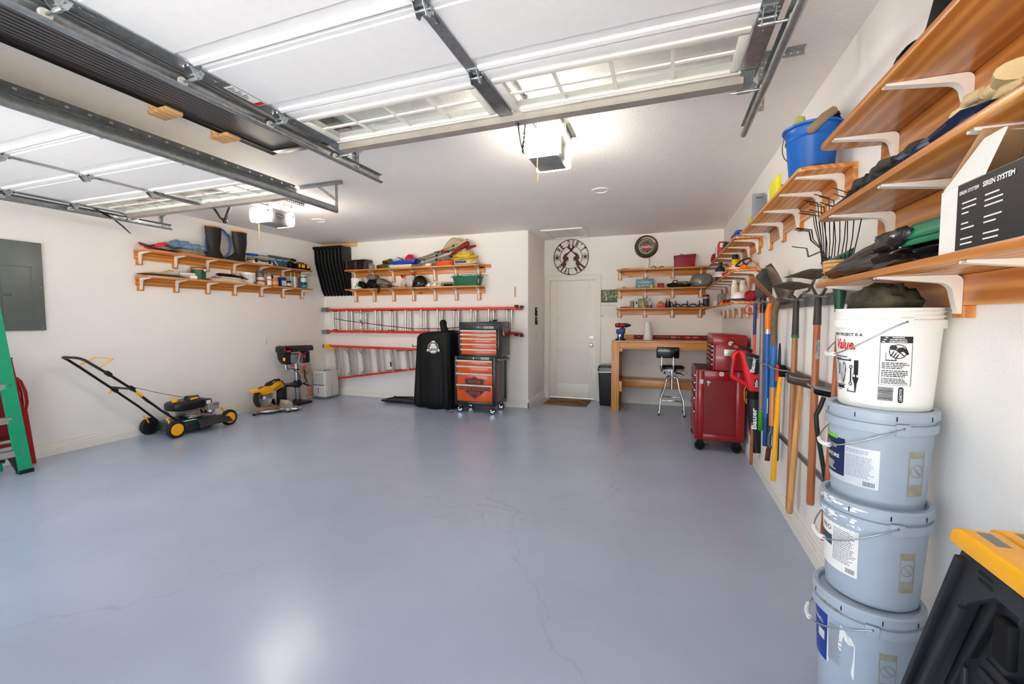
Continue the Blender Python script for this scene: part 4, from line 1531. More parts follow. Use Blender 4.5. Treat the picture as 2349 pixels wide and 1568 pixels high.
def boot(label, x, y, z, toe, lean):
    t = thing('rubber_boot', label, 'rubber boot', (x, y, z), 0, 'pair of rubber boots')
    R = []
    # shaft then foot, sections given as (centre y offset, z, half width x, half length y)
    for (cy, zz, rx, ry) in ((0, .43, .062, .11), (.0, .36, .06, .106), (.005, .28, .057, .10), (.008, .20, .05, .085), (.0, .14, .046, .078), (-.02, .10, .046, .095), (-.05, .065, .047, .125), (-.07, .03, .05, .145), (-.07, .012, .05, .145)):
        R.append([Vector((x + rx * cos(2 * pi * j / 24), y + toe * cy + lean * zz * .06 + ry * sin(2 * pi * j / 24), z + zz)) for j in range(24)])
    obj('shaft_and_foot', B().rings(R, caps=True), M_rubber, t, smooth=70)
    R = []
    for (k, zz) in ((1.03, .42), (1.05, .424), (1.05, .434), (.96, .436)):
        R.append([Vector((x + .062 * k * cos(2 * pi * j / 24), y + lean * .43 * .06 + .11 * k * sin(2 * pi * j / 24), z + zz)) for j in range(24)])
    obj('rim', B().rings(R), P('boot_rim', S(196, 128, 48), .5), t)
    R = []
    for zz, k in ((0, 1), (.012, 1.03), (.02, 1.03)):
        R.append([Vector((x + .05 * k * cos(2 * pi * j / 24), y - toe * .07 + .148 * k * sin(2 * pi * j / 24), z + zz)) for j in range(24)])
    obj('sole', B().rings(R), M_blackm, t)
    return t


boot('tall black rubber boot with a tan rim beside the jeans', X, 4.17, zu, 0.15, -.1)
boot('tall black rubber boot with a tan rim beside the grey tool case', X, 4.55, zu, 1.0, -.1)
# bag with a blue hose behind the boots
t = thing('hose_bag', 'clear bag holding a coiled blue hose behind the rubber boots', 'hose', (XL + .05, 4.3, zu))
obj('hose', B().tube([(XL + .035, 4.30 + .17 * cos(a), zu + .24 + .21 * sin(a)) for a in [2 * pi * i / 40 for i in range(40)]], .014, 8, closed=True).tube([(XL + .052, 4.30 + .16 * cos(a), zu + .235 + .20 * sin(a)) for a in [2 * pi * i / 40 for i in range(40)]], .012, 8, closed=True), M_blue, t, smooth=70)
obj('bag', blob((XL + .045, 4.36, zu + .20), (.02, .16, .19), 3, .2, .6, n=24), M_clear, t, smooth=70)
# grey tool case
t = thing('tool_case', 'grey plastic tool case with two latches on the upper shelf', 'tool case', (X, 4.86, zu))
obj('case_half', B().bx(X - .07, X + .06, 4.70, 5.05, zu, zu + .052), M_lgrey, t, bevel=.008)
obj('case_half', B().bx(X - .07, X + .06, 4.70, 5.05, zu + .054, zu + .098), P('case_lid', S(120, 116, 100), .5), t, bevel=.008)
for yy in (4.755, 4.985):
    obj('latch', B().bx(X + .06, X + .07, yy - .022, yy + .022, zu + .025, zu + .08), M_gunm, t, bevel=.003)
obj('handle', B().tube([(X + .06, 4.82, zu + .06), (X + .085, 4.825, zu + .05), (X + .085, 4.915, zu + .05), (X + .06, 4.92, zu + .06)], .008, 8), M_black, t)
# snow brush lying across
t = thing('snow_brush', 'snow brush with a blue grip and dark teal bristles lying over the tool case', 'snow brush', (X, 5.1, zu + .14))
yb0 = XL + .075
obj('grip', B().tube([(yb0, 4.67, zu + .14), (yb0, 4.70, zu + .142), (yb0, 4.86, zu + .150), (yb0, 4.875, zu + .151)], [.012, .019, .019, .013], 10), M_blue, t)
obj('shaft', B().tube([(yb0, 4.87, zu + .151), (yb0, 5.10, zu + .16), (yb0, 5.50, zu + .165)], .008, 8), M_alu, t)
bb_ = B()
for i in range(46):
    yy = 5.06 + i * .0085
    for k in range(5):
        a = k * 1.256 + i * .4
        bb_.cyl((yb0, yy, zu + .163), (yb0 + .022 * cos(a), yy, zu + .163 + .022 * sin(a)), .0028, n=4)
obj('bristles', bb_, P('teal_bristle', S(10, 60, 66), .7), t, smooth=0)['kind'] = 'stuff'
obj('scraper', B().prism([(5.47, zu + .150), (5.55, zu + .135), (5.58, zu + .15), (5.55, zu + .172), (5.47, zu + .178)], 'x', yb0 - .03, yb0 + .03), M_black, t, bevel=.004)
# soft bags
t = thing('tool_pouch', 'teal cloth tool pouch beside the grey case', 'pouch', (X, 5.19, zu))
obj('body', blob((X, 5.20, zu + .05), (.075, .13, .055), 31, .18, .55), M_teal, t, smooth=60)
obj('strap', B().tube([(X + .06, 5.09, zu + .07), (X + .05, 5.10, zu + .12), (X + .03, 5.22, zu + .135), (X + .04, 5.28, zu + .09)], .010, 6, flat=.3), M_teal, t)
obj('flap', B().tube([(X + .076, 5.06, zu + .085), (X + .086, 5.11, zu + .01)], .006, 6), M_lgrey, t)
tag(obj('black_sack', blob((X, 5.415, zu + .055), (.07, .065, .06), 33, .25, .75), M_blackm, smooth=60), 'small black drawstring sack between the teal pouch and yellow bag', 'sack')
t = thing('tool_bag', 'black tool bag with yellow panels at the far end of the shelf', 'tool bag', (X, 5.62, zu))
obj('body', B().prism([(5.49, zu), (5.79, zu), (5.79, zu + .03), (5.74, zu + .10), (5.55, zu + .105), (5.49, zu + .04)], 'x', X - .07, X + .075), M_blackm, t, bevel=.015, seg=3)
for (a, c) in ((5.525, 5.565), (5.59, 5.66), (5.70, 5.745)):
    obj('yellow_panel', B().bx(X + .074, X + .079, a, c, zu + .035, zu + .09), M_yel, t, bevel=.002)
obj('handle', B().tube([(X, 5.56, zu + .10), (X, 5.58, zu + .125), (X, 5.70, zu + .125), (X, 5.72, zu + .10)], .008, 8), M_black, t)

# ---- lower shelf
zl = tops(zF[1])
for i, (y0, y1, dx, m_, lbl) in enumerate(((3.30, 3.74, .0, M_card, 'brown cardboard sheet lying lowest in the stack on the lower shelf'), (3.34, 3.78, .02, P('blue_sheet', S(66, 98, 140), .6), 'blue folder sheet in the stack of flat sheets'), (3.28, 3.76, -.01, M_oldsteel, 'grey metal sheet in the stack of flat sheets'), (3.29, 3.80, .01, P('brown_sheet', S(150, 118, 84), .8), 'tan hardboard sheet on the stack of flat sheets'))):
    tag(obj('flat_sheet', B().cb((X + dx, (y0 + y1) / 2, zl + .004 + i * .009), (.17, y1 - y0, .005), RX(.4 * (i % 2))), m_, bevel=.001), lbl, 'sheet', 'flat sheets on the lower shelf')
M_pad = P('pale_yellow', S(226, 208, 116), .7)
tag(obj('foam_sheet', B().grid(lambda u, v: Vector((X - .07 + .1 * v, 3.40 + .24 * u, zl + .047 + .055 * u * u * (1 - v * .3))), 8, 4), M_pad, solid=.005, smooth=60), 'pale yellow sheet curling up on top of the flat sheets', 'sheet')
for (x, y, z, dx, lbl) in ((X + .045, 3.76, .024, .05, 'white paper roll lying in front at the green can'), (X - .03, 3.80, .062, .045, 'white paper roll lying on the sheets behind the other, against the green can')):
    t = thing('paper_roll', lbl, 'paper roll', (x, y, zl + z))
    b = B().cyl((x, y - .07, zl + z), (x + dx, y + .10, zl + z), .0235, n=18)
    obj('roll', b, M_paper, t)
    d = Vector((dx, .17, 0)).normalized()
    p = Vector((x + dx, y + .10, zl + z))
    obj('core_hole', B().cyl(p, p + d * .001, .010, n=14), P('core_brown', S(110, 92, 76), .8), t)
t = can('paint_can', 'dark green paint can with an orange top band on the lower shelf', 'paint can', X - .01, 3.955, zl, .082, .165, P('can_green', S(18, 84, 56), .35), M_galv, (P('can_orange', S(202, 112, 60), .4), .80, .93))
obj('round_seal', B().lathe([(0, 0), (.016, 0), (.016, .001)], (X + .073, 3.985, zl + .13), 16, RY(90)), M_paper, t)
t = thing('drop_cloth', 'folded off-white canvas drop cloth on the lower shelf', 'drop cloth', (X, 4.35, zl))
for i in range(4):
    obj('cloth_fold', blob((X + .01, 4.32 + .015 * i - .04 * (i % 2), zl + .010 + i * .017), (.105, .25 - .03 * i, .0095), 40 + i, .18, .3, freq=3), M_canvas, t, smooth=60)
t = thing('umbrella', 'black folded umbrella lying on the canvas drop cloth', 'umbrella', (X, 4.38, zl + .09))
obj('canopy', B().tube([(X - .05, 4.22, zl + .108), (X - .04, 4.26, zl + .105), (X + .0, 4.40, zl + .095), (X + .04, 4.53, zl + .082), (X + .05, 4.56, zl + .08)], [.006, .022, .026, .018, .006], 10), M_blackm, t, smooth=60)
obj('handle', B().tube([(X + .05, 4.55, zl + .082), (X + .07, 4.62, zl + .06), (X + .095, 4.70, zl + .014)], .007, 8), M_black, t)
t = can('plastic_tub', 'white plastic tub with faded blue print next to the paint cans', 'tub', X, 4.665, zl, .092, .165, M_lgrey, M_wplas, None, 'jar', words=('tidy', .10, .62), face=(.75, -.66, 0), wmat=P('pale_blue_print', S(120, 172, 200), .5))
obj('bail', B().tube([(X + .085 * cos(a) , 4.665 + .095 * sin(a), zl + .12 - .03 * abs(cos(a))) for a in [rad(-60 - 6 * i) for i in range(14)]], .0025, 6), M_galv, t)
can('paint_can', 'cream paint can with a black and white can stacked on it', 'paint can', X + .02, 4.85, zl, .055, .115, P('can_cream', S(224, 214, 196), .4), M_galv, (P('can_label_red', S(160, 40, 50), .5), .42, .62), words=('RUST', .05, .25), face=(.7, -.7, 0))
t = can('paint_can', 'black and white mottled can stacked on the cream paint can', 'paint can', X + .02, 4.85, zl + .118, .052, .105, P('mottled', S(90, 88, 86), .4, var=.9, scale=22), M_galv)
can('spray_can', 'white spray can with a grey cap on the lower shelf', 'spray can', X + .05, 4.975, zl, .033, .19, M_wplas, M_grey, (M_redp, .42, .5), 'spray', words=('ENAMEL', .04, .32), face=(.7, -.7, 0))
can('stain_can', 'tan wood stain can with a dark lid beside the blue tin', 'stain can', X + .04, 5.085, zl, .052, .115, P('stain_tan', S(180, 122, 70), .4), M_black, (P('stain_label', S(214, 176, 120), .5), .2, .6), 'can', words=('STAIN', .06, .38), face=(.7, -.7, 0))
can('spray_can', 'black capped spray can behind the tan stain can', 'spray can', X - .05, 5.10, zl, .032, .175, P('spray_dark', S(66, 62, 60), .4), M_black, None, 'spray')
t = thing('solvent_tin', 'rectangular dark blue solvent tin with a white label', 'solvent tin', (X, 5.215, zl))
obj('tin', B().bx(X - .0, X + .085, 5.168, 5.268, zl, zl + .145), P('tin_blue', S(20, 52, 120), .35), t, bevel=.006)
obj('spout', B().cyl((X + .04, 5.218, zl + .145), (X + .04, 5.218, zl + .165), .015, n=14), M_org, t)
obj('label', B().bx(X + .085, X + .0862, 5.178, 5.258, zl + .015, zl + .095), M_paper, t, smooth=0)
lb = B()
for i in range(7):
    lb.bx(X + .0862, X + .0868, 5.184, 5.184 + .066 - .012 * (i % 3), zl + .022 + i * .010, zl + .026 + i * .010)
obj('print', lb, M_navy, t, smooth=0)['kind'] = 'stuff'


def tube_cartridge(label, x, y, z, r, h, m_, tipm=None):
    t = thing('caulk_tube', label, 'caulk tube', (x, y, z), 0, 'caulk tubes on the lower shelf')
    obj('barrel', B().lathe([(r, 0), (r, h * .70), (r * .96, h * .715), (r * .3, h * .74), (r * .24, h * .76)], (x, y, z), 16), m_, t)
    obj('nozzle', B().lathe([(r * .3, h * .74), (r * .22, h * .80), (r * .1, h), (0, h)], (x, y, z), 12), tipm or M_wplas, t)


can('jar_dark', 'squat dark jar with a grey label standing left of the caulk tubes', 'jar', X + .05, 5.335, zl, .042, .10, P('jar_dark_grey', S(48, 52, 60), .4), M_black, (M_lgrey, .2, .62), 'jar')
tube_cartridge('white and blue caulk tube behind the squat dark jar', X - .04, 5.335, zl, .024, .24, P('tube_blue', S(150, 160, 184), .4))
tube_cartridge('white caulk tube with green lower half, first from the dark jar', X + .03, 5.405, zl, .024, .25, P('tube_teal', S(150, 176, 164), .4))
tube_cartridge('white caulk tube with green print, second from the dark jar', X + .05, 5.462, zl, .024, .245, P('tube_green', S(196, 206, 196), .4))
tube_cartridge('slim dark purple caulk tube alone beside the stacked teal cans', X + .04, 5.555, zl, .016, .24, P('tube_purple', S(60, 44, 64), .4), M_paper)
can('aerosol_can', 'dark teal can at the end of the lower shelf, under a white can', 'can', X + .04, 5.655, zl, .05, .105, P('can_teal', S(20, 70, 92), .35), M_galv, (P('can_teal_label', S(40, 130, 130), .5), .1, .5))
can('aerosol_can', 'white and green can stacked on the dark teal can', 'can', X + .04, 5.65, zl + .108, .048, .11, P('can_mint', S(206, 216, 208), .4), M_wplas, (P('can_mint_label', S(40, 120, 110), .5), .62, .84))

# ================================================================== LADDER WALL (left part of the back wall)
# ---- nested black moulded slabs hung in the corner from a pine cleat
tag(obj('wood_cleat', B().bx(XL + .03, -5.131, YB - .03, YB, 2.672, 2.732), M_raw, bevel=.002), 'pale pine cleat along the ceiling above the black slabs in the corner', 'wood cleat')
w = .0765
prof = [(0, 2.66), (.265, 2.655), (.27, 2.63), (.235, 2.605), (.224, 2.40), (.190, 2.27), (.075, 1.90), (.012, 1.80), (0, 1.80)]
core = [(0, 2.66), (.18, 2.655), (.17, 2.40), (.14, 2.27), (.03, 1.90), (0, 1.81)]
for i in range(8):
    x0 = -5.893 + i * (w + .0008)
    t = thing('moulded_slab', 'black bent plastic slab hung on edge in the corner, one of eight alike', 'plastic slab', (x0 + w / 2, YB, 2.2), 0, 'eight black slabs hanging in the corner')
    b = B().prism([(YB - d, z) for d, z in core], 'x', x0 + .012, x0 + w - .012)
    obj('web', b, M_blackm, t)
    for (a, c) in ((x0, x0 + .016), (x0 + w - .016, x0 + w)):
        obj('flange', B().prism([(YB - d, z) for d, z in prof], 'x', a, c), M_black, t, bevel=.003)
    obj('lip', B().bx(x0, x0 + w, YB - .268, YB - .2, 2.645, 2.664), M_black, t, bevel=.004)

# ---- extension ladder
t = thing('extension_ladder', 'long orange fibreglass extension ladder hung flat on the wall', 'ladder', (-3.9, YB, 1.36))
LX0, LX1 = -5.72, -2.05
for (yy, x0, x1, dz) in ((YB - .125, -5.70, -2.11, .0), (YB - .065, -5.72, -2.045, -.012)):
    for z in (1.565, 1.16):
        s = 1 if z < 1.3 else -1
        F = lambda a, p, q: Vector((a, yy + p, z + dz + s * q))
        obj('rail', strip([(-.026, .028), (-.026, -.002), (.026, -.002), (.026, .028)], .005, F, x0, x1), M_redf, t, smooth=0)
        obj('rail_cap', B().bx(x1 - .03, x1 + .02, yy - .03, yy + .03, z + dz - .03 * (s > 0) - .006, z + dz + .03 * (s < 0) + .006), M_black, t, bevel=.004)
    for i in range(12):
        xx = -5.60 + .303 * i + (.055 if yy > YB - .1 else 0)
        obj('rung', B().cyl((xx, yy, 1.15 + dz), (xx, yy, 1.575 + dz), .017, n=14), M_alu, t)
for z in (1.565, 1.16):
    obj('foot', B().bx(-5.895, -5.78, YB - .10, YB - .03, z - .045, z + .03).bx(-5.79, -5.72, YB - .085, YB - .045, z - .02, z + .02), M_galvd, t, bevel=.004)
for xx in (-5.02, -5.0):
    pass
for z, s in ((1.50, 1), (1.20, -1)):
    obj('lock_bracket', B().bx(-5.12, -4.75, YB - .155, YB - .15, z - .01, z + .012).bx(-5.0, -4.96, YB - .158, YB - .10, z - .02, z + .02), M_alu, t, bevel=.003)
for xx in (-5.57, -4.39, -3.18, -2.27):
    obj('guide', B().bx(xx - .03, xx + .03, YB - .15, YB - .05, 1.522, 1.537), M_black, t)
    obj('guide', B().bx(xx - .03, xx + .03, YB - .15, YB - .05, 1.186, 1.20), M_black, t)
obj('rope', B().tube([(-5.55, YB - .16, 1.395), (-5.3, YB - .16, 1.36), (-4.97, YB - .16, 1.325), (-4.5, YB - .16, 1.275), (-3.9, YB - .16, 1.225), (-3.3, YB - .16, 1.235), (-2.9, YB - .16, 1.27)], .006, 6).tube([(-5.0, YB - .155, 1.37), (-4.95, YB - .16, 1.325), (-4.93, YB - .155, 1.28)], .006, 6), M_blackm, t)

# ---- step ladder hung sideways
t = thing('step_ladder', 'orange step ladder with yellow foot caps hung sideways below the extension ladder', 'ladder', (-4.6, YB, .6))
yy = YB - .12
b = strip([(-.03, .03), (-.03, 0), (.03, 0), (.03, .03)], .005, lambda a, p, q: Vector((-5.70 + a * 2.3, yy + p, .912 - a * .025 - q)), 0, 1)
obj('rail', b, M_redf, t, smooth=0)
b = strip([(-.03, .03), (-.03, 0), (.03, 0), (.03, .03)], .005, lambda a, p, q: Vector((-5.53 + a * 2.1, yy + p, .305 + a * .30 + q)), 0, 1)
obj('rail', b, M_redf, t, smooth=0)
b = B().beam((-5.66, yy + .06, .90), (-3.4, yy + .06, .875), .02, .03).beam((-5.50, yy + .06, .325), (-3.4, yy + .06, .615), .02, .03)
obj('rear_rail', b, M_redf, t)
for i in range(8):
    xt, xb = -5.532 + .294 * i, -5.483 + .293 * i
    zt, zb_ = .885 - .004 * i, .33 + .038 * i
    b = B().beam((xt, yy - .01, zt), (xb, yy - .01, zb_), .055, .012, (1, 0, 0)).beam((xt - .02, yy - .012, zt), (xb - .02, yy - .012, zb_), .02, .014, (0, 1, 0))
    b.beam((xt + .045, yy + .055, zt), (xb + .045, yy + .055, zb_), .02, .014, (1, 0, 0))
    for k in range(3):
        b.beam((xt - .025 + .018 * k, yy - .047, zt), (xb - .025 + .018 * k, yy - .047, zb_), .005, .006, (1, 0, 0))
    obj('step', b, M_alu, t, smooth=0)
    if i in (0, 1, 2):
        c = M_yel if i == 0 else M_alu
        obj('brace', B().beam((xt - .13 + (.0 if i == 0 else .01), yy - .03, zt + .005), (xt + .0, yy - .03, zt - .13), .03, .005, (0, 1, 0)), c, t)
        if i:
            obj('brace', B().beam((xb - .10, yy - .03, zb_ + .02), (xb + .0, yy - .03, zb_ + .12), .028, .005, (0, 1, 0)), c, t)
obj('foot_cap', B().bx(-5.80, -5.68, yy - .045, yy + .045, .868, .93), M_yel, t, bevel=.006)
obj('rubber_foot', B().bx(-5.822, -5.80, yy - .045, yy + .045, .868, .93), M_rubber, t, bevel=.003)
obj('brace', B().beam((-5.56, yy + .03, .44), (-5.53, yy + .03, .33), .03, .005, (0, 1, 0)), M_yel, t)
obj('spreader', B().tube([(-4.30, yy + .02, .845), (-4.0, yy + .03, .855)], .006, 6).tube([(-4.5, yy + .02, .50), (-4.2, yy + .03, .525)], .006, 6), M_gunm, t)
obj('step_label', B().beam((-4.36, yy - .0535, .66), (-4.353, yy - .0535, .58), .03, .002, (0, 1, 0)), M_ink, t)
b = B().tube([(-3.93, YB, .93), (-3.93, YB - .17, .93), (-3.93, YB - .175, .97)], .006, 8)
tag(obj('wall_hook', b, M_black), 'small black wall hook carrying the sideways step ladder', 'hook')

# ---- thin wall thermometer
t = thing('wall_thermometer', 'thin pale wall thermometer strip at the end of the orange ladder', 'thermometer', (-2.177, YB, 1.8))
obj('strip', B().bx(-2.192, -2.162, YB - .006, YB, 1.725, 1.89), P('pale_brass', S(206, 196, 150), .5), t, bevel=.002)
obj('scale', B().bx(-2.180, -2.174, YB - .0072, YB - .006, 1.74, 1.875), M_gunm, t, smooth=0)
# ---- controls on the return wall
for (y0, y1, z0, z1, l) in ((6.655, 6.735, 1.432, 1.572, 'upper black door control on the short wall by the entry'), (6.66, 6.745, 1.296, 1.415, 'lower black door control on the short wall by the entry')):
    t = thing('door_control', l, 'door control', (XJ, (y0 + y1) / 2, z0), 0, 'two black door controls')
    obj('housing', B().bx(XJ, XJ + .022, y0, y1, z0, z1), M_blackm, t, bevel=.006)
    obj('button', B().bx(XJ + .022, XJ + .026, y0 + .025, y1 - .02, z0 + .02, z0 + .06), M_grey, t, bevel=.003)
    obj('bar', B().bx(XJ + .022, XJ + .027, y0 + .014, y1 - .012, z1 - .05, z1 - .016), M_lgrey, t, bevel=.003)
t = thing('light_switch', 'white rocker switch plate below the black door controls', 'light switch', (XJ, 6.77, 1.1))
obj('plate', B().bx(XJ, XJ + .006, 6.735, 6.815, 1.04, 1.155), M_wplas, t, bevel=.002)
obj('rocker', B().bx(XJ + .006, XJ + .011, 6.758, 6.792, 1.065, 1.13), M_white, t, bevel=.003)

# ---- black boot tray
t = thing('boot_tray', 'black rubber boot tray on the floor beside the grill cover', 'tray', (-4.05, 6.08, 0))
b = B().grid(lambda u, v: Vector((-4.40 + .72 * u, 5.90 + .35 * v, .012 + .018 * sin(pi * u) * (1 - v) + .03 * max(0, 2 * abs(v - .5) - .86) / .14 * .6 + (.02 if (u < .04 or u > .96) else 0))), 30, 24)
obj('tray', b, M_rubber, t, solid=.008, smooth=60)
rim = [(-4.40, 5.90), (-4.42, 6.07), (-4.38, 6.25), (-4.0, 6.26), (-3.68, 6.25), (-3.68, 5.90), (-4.0, 5.885)]
obj('rim', B().tube([(x, y, .032 + (.018 if -4.3 < x < -3.8 else 0)) for x, y in rim], .011, 8, closed=True), M_black, t, smooth=60)

# ---- grill under its black cover
t = thing('grill_cover', 'smoker grill under a black fabric cover with a white round badge', 'grill cover', (-3.32, 5.88, 0))


def drape(u, v):
    a = 2 * pi * u
    cx, cy = -3.325, 5.885
    e = .62
    sx = (abs(cos(a)) ** e) * (1 if cos(a) > 0 else -1)
    sy = (abs(sin(a)) ** e) * (1 if sin(a) > 0 else -1)
    k = v
    wx = .315 + .045 * (1 - k) if k < .97 else .29
    wy = .185 + .02 * (1 - k)
    f = (1 - k) * .9 + .1
    fold = .021 * f * (sin(7 * a + 1.0) + .7 * sin(13 * a + 2.2) + .5 * sin(4 * a))
    z = .03 + 1.13 * k
    if k < .06:
        z = .008 + .022 * (1 + sin(9 * a)) * (1 - k / .06) * .5 + .03 * k / .06
    tuck = -.035 * max(0, (.07 - k) / .07) if k < .07 else 0
    # shoulders rise to the right where the lid sits
    z += (.03 * sx + .0) * max(0, k - .85) / .15
    return Vector((cx + sx * (wx + tuck) + fold * cos(a), cy + sy * (wy + tuck) + fold * sin(a), z))


b = B().grid(drape, 72, 30, True)
base = len(b.v)
top = [drape(i / 72, 1) for i in range(72)]
b.add([Vector((-3.325 + (p.x + 3.325) * .9, 5.885 + (p.y - 5.885) * .88, p.z + .028)) for p in top] + [Vector((-3.325 + (p.x + 3.325) * .5, 5.885 + (p.y - 5.885) * .5, p.z * .3 + 1.21 * .7 + .0)) for p in top] + top,
      [(i, (i + 1) % 72, 72 + (i + 1) % 72, 72 + i) for i in range(72)] + [(144 + i, 144 + (i + 1) % 72, (i + 1) % 72, i) for i in range(72)] + [tuple(range(72, 144))])
M_cover = P('cover_fabric', S(8, 8, 9), .6, var=.15, spec=.3, bump=.12, bscale=40)
obj('cover', b, M_cover, t, smooth=60)
obj('chimney_hood', B().tube([(-3.18, 5.86, 1.16), (-3.185, 5.855, 1.22), (-3.20, 5.85, 1.27), (-3.205, 5.85, 1.32), (-3.20, 5.85, 1.36), (-3.197, 5.85, 1.377)], [.075, .058, .05, .058, .045, .015], 14), M_cover, t, smooth=60)
obj('drawcord', B().tube([(-3.08, 5.66, .012), (-3.02, 5.60, .006), (-2.96, 5.59, .006), (-2.92, 5.62, .006)], .004, 6), M_blackm, t)
# the white round badge: a toothed ring, a boar's head with tusks and a ribbon
LC = Vector((-3.275, 5.659, .955))
fnl = plane_fn(LC, (1, .05, 0), (0, .02, 1))
wb = B()


def poly(b, pts, off=0.0):
    n0 = len(b.v)
    b.add([fnl(u, v) + Vector((0, -off, 0)) for u, v in pts], [tuple(range(len(pts)))])


n = 48
for i in range(n):
    a0, a1 = 2 * pi * i / n, 2 * pi * (i + 1) / n
    if 205 < math.degrees(a0) % 360 < 335:
        ro = .088 if i % 4 < 3 else .082
    else:
        ro = .088 if i % 3 else .083
    poly(wb, [(.080 * cos(a0), .080 * sin(a0)), (ro * cos(a0), ro * sin(a0)), (ro * cos(a1), ro * sin(a1)), (.080 * cos(a1), .080 * sin(a1))])
poly(wb, [(-.062, -.012), (-.058, .03), (-.035, .055), (-.015, .066), (.012, .066), (.036, .052), (.058, .03), (.062, -.012)])
poly(wb, [(-.028, .085), (-.018, .108), (.0, .098), (.014, .11), (.026, .098), (.034, .083), (0, .079)])
poly(wb, [(-.055, -.045), (.055, -.045), (.035, -.068), (0, -.075), (-.035, -.068)])
for s in (-1, 1):
    poly(wb, [(s * .075, -.015), (s * .11, -.03), (s * .098, -.045), (s * .112, -.062), (s * .075, -.052)])
badge = obj('badge', wb, M_paper, t, smooth=0)
kb = B()
for s in (-1, 1):
    poly(kb, [(s * .012, .03), (s * .03, .038), (s * .034, .028), (s * .016, .022)], .0006)
    poly(kb, [(s * .01, .006), (s * .022, .010), (s * .02, .0), (s * .012, -.002)], .0006)
poly(kb, [(-.06, .012), (-.05, .05), (-.044, .052), (-.05, .012)], .0006)
poly(kb, [(.05, .012), (.044, .046), (.05, .046), (.058, .012)], .0006)
obj('badge_drawing', kb, M_ink, badge, smooth=0)
rb = B()
poly(rb, [(-.078, -.016), (.078, -.016), (.078, -.048), (-.078, -.048)], .0008)
obj('badge_ribbon', rb, M_ink, badge, smooth=0)
text('lettering', 'PIT BOSS', M_paper, badge, lambda u, v: fnl(u, v - .032) + Vector((0, -.0014, 0)), w=.14, h=.022, bold=.02)

# ---- black and orange tool chest, two pieces
def chest_drawers(t, x0, x1, yf, zs, art=None):
    for i, (z0, z1) in enumerate(zs):
        d = obj('drawer', B().bx(x0, x1, yf - .006, yf + .02, z0, z1 - .012), M_orangec, t, bevel=.003)
        b = strip([(0, -.004), (-.018, -.006), (-.022, .008), (-.008, .016), (0, .014)], .002, lambda a, p, q: Vector((a, yf - .006 + p, z1 - .016 + q)), x0 - .008, x1 + .002)
        obj('drawer_pull', b, P('satin_alu', S(226, 222, 214), .32, .3, var=.03), d, smooth=0)


M_char = P('charcoal_enamel', S(22, 24, 21), .3, var=.08, coat=.2)
x0, x1, yf, yb = -2.912, -2.265, 5.645, 6.12
t = thing('tool_cabinet', 'black rolling tool cabinet with orange drawers and a bar and shield emblem', 'tool cabinet', (-2.59, 5.88, 0))
b = B().bx(x0, x0 + .035, yf, yb, .125, .842).bx(x1 - .035, x1, yf, yb, .125, .842).bx(x0 + .035, x1 - .035, yf + .012, yb, .125, .16).bx(x0 + .035, x1 - .035, yf, yb, .79, .842).bx(x0 + .035, x1 - .035, yf + .03, yb, .16, .79)
b.bx(x0 + .035, x1 - .035, yf, yf + .012, .125, .178)
obj('case', b, M_char, t, bevel=.003)
sp = B()
for r in ((yf + .0, yf + .05, .125, .842), (yb - .05, yb, .125, .842), (yf + .05, yb - .05, .125, .175), (yf + .05, yb - .05, .79, .842)):
    sp.bx(x1, x1 + .006, r[0], r[1], r[2], r[3])
sp.bx(x1, x1 + .004, yf + .05, yf + .17, .175, .79)
obj('side_frame', sp, M_char, t, bevel=.002)
zs = ((.708, .788), (.602, .705), (.434, .598), (.182, .430))
chest_drawers(t, x0 + .045, x1 - .04, yf, zs)
text('lettering', 'HARLEY-DAVIDSON', P('emblem_orange', S(190, 74, 28), .5), t, plane_fn((x1 + .0045, yf + .11, .46), (0, 0, -1), (0, 1, 0)), w=.52, h=.055, bold=.015)


def name_badge(par, x, y, z, w=.13):
    nb = obj('name_plate', B().bx(x - w / 2, x + w / 2, y - .0025, y, z - .017, z + .017), M_wplas, par, bevel=.002)
    obj('name_plate_face', B().bx(x - w / 2 + .004, x + w / 2 - .004, y - .0032, y - .0024, z - .013, z + .013), M_ink, nb, smooth=0)
    text('lettering', 'CRAFTSMAN', M_wplas, nb, plane_fn((x, y - .0036, z), (1, 0, 0), (0, 0, 1)), w=w - .016, h=.015, bold=.02)


name_badge(t, -2.42, yf, .817)
obj('lock', B().cyl((-2.60, yf - .004, .815), (-2.60, yf, .815), .007, n=12), M_chrome, t)
# emblem: outlined shield crossed by a bar, printed over the two deep drawers
ye = yf - .0068
EC = Vector((-2.587, ye, .405))


def emb(b, pts, off=0.0):
    b.add([Vector((EC.x + u, ye - off, EC.z + v)) for u, v in pts], [tuple(range(len(pts)))])


OR_ = P('emblem_orange', S(190, 74, 28), .5)
shield = [(0, .152), (.07, .118), (.13, .122), (.165, .10), (.155, .06), (.168, .02), (.168, -.03), (.16, -.075), (.12, -.115), (.06, -.155), (0, -.19)]
shield = shield + [(-u, v) for u, v in shield[-2:0:-1]]
# drawn as two bands so that the aluminium pull stays clear
def clip_poly(pts, lo, hi):
    def cut(pp, keep, z):
        out = []
        for i in range(len(pp)):
            a, c = pp[i], pp[(i + 1) % len(pp)]
            ka, kc = keep(a[1]), keep(c[1])
            if ka:
                out.append(a)
            if ka != kc:
                f = (z - a[1]) / (c[1] - a[1])
                out.append((a[0] + (c[0] - a[0]) * f, z))
        return out
    return cut(cut(pts, lambda q: q >= lo, lo), lambda q: q <= hi, hi)


def scale_poly(pts, k, dv=0):
    return [(u * k, (v + .02) * k - .02 + dv) for u, v in pts]


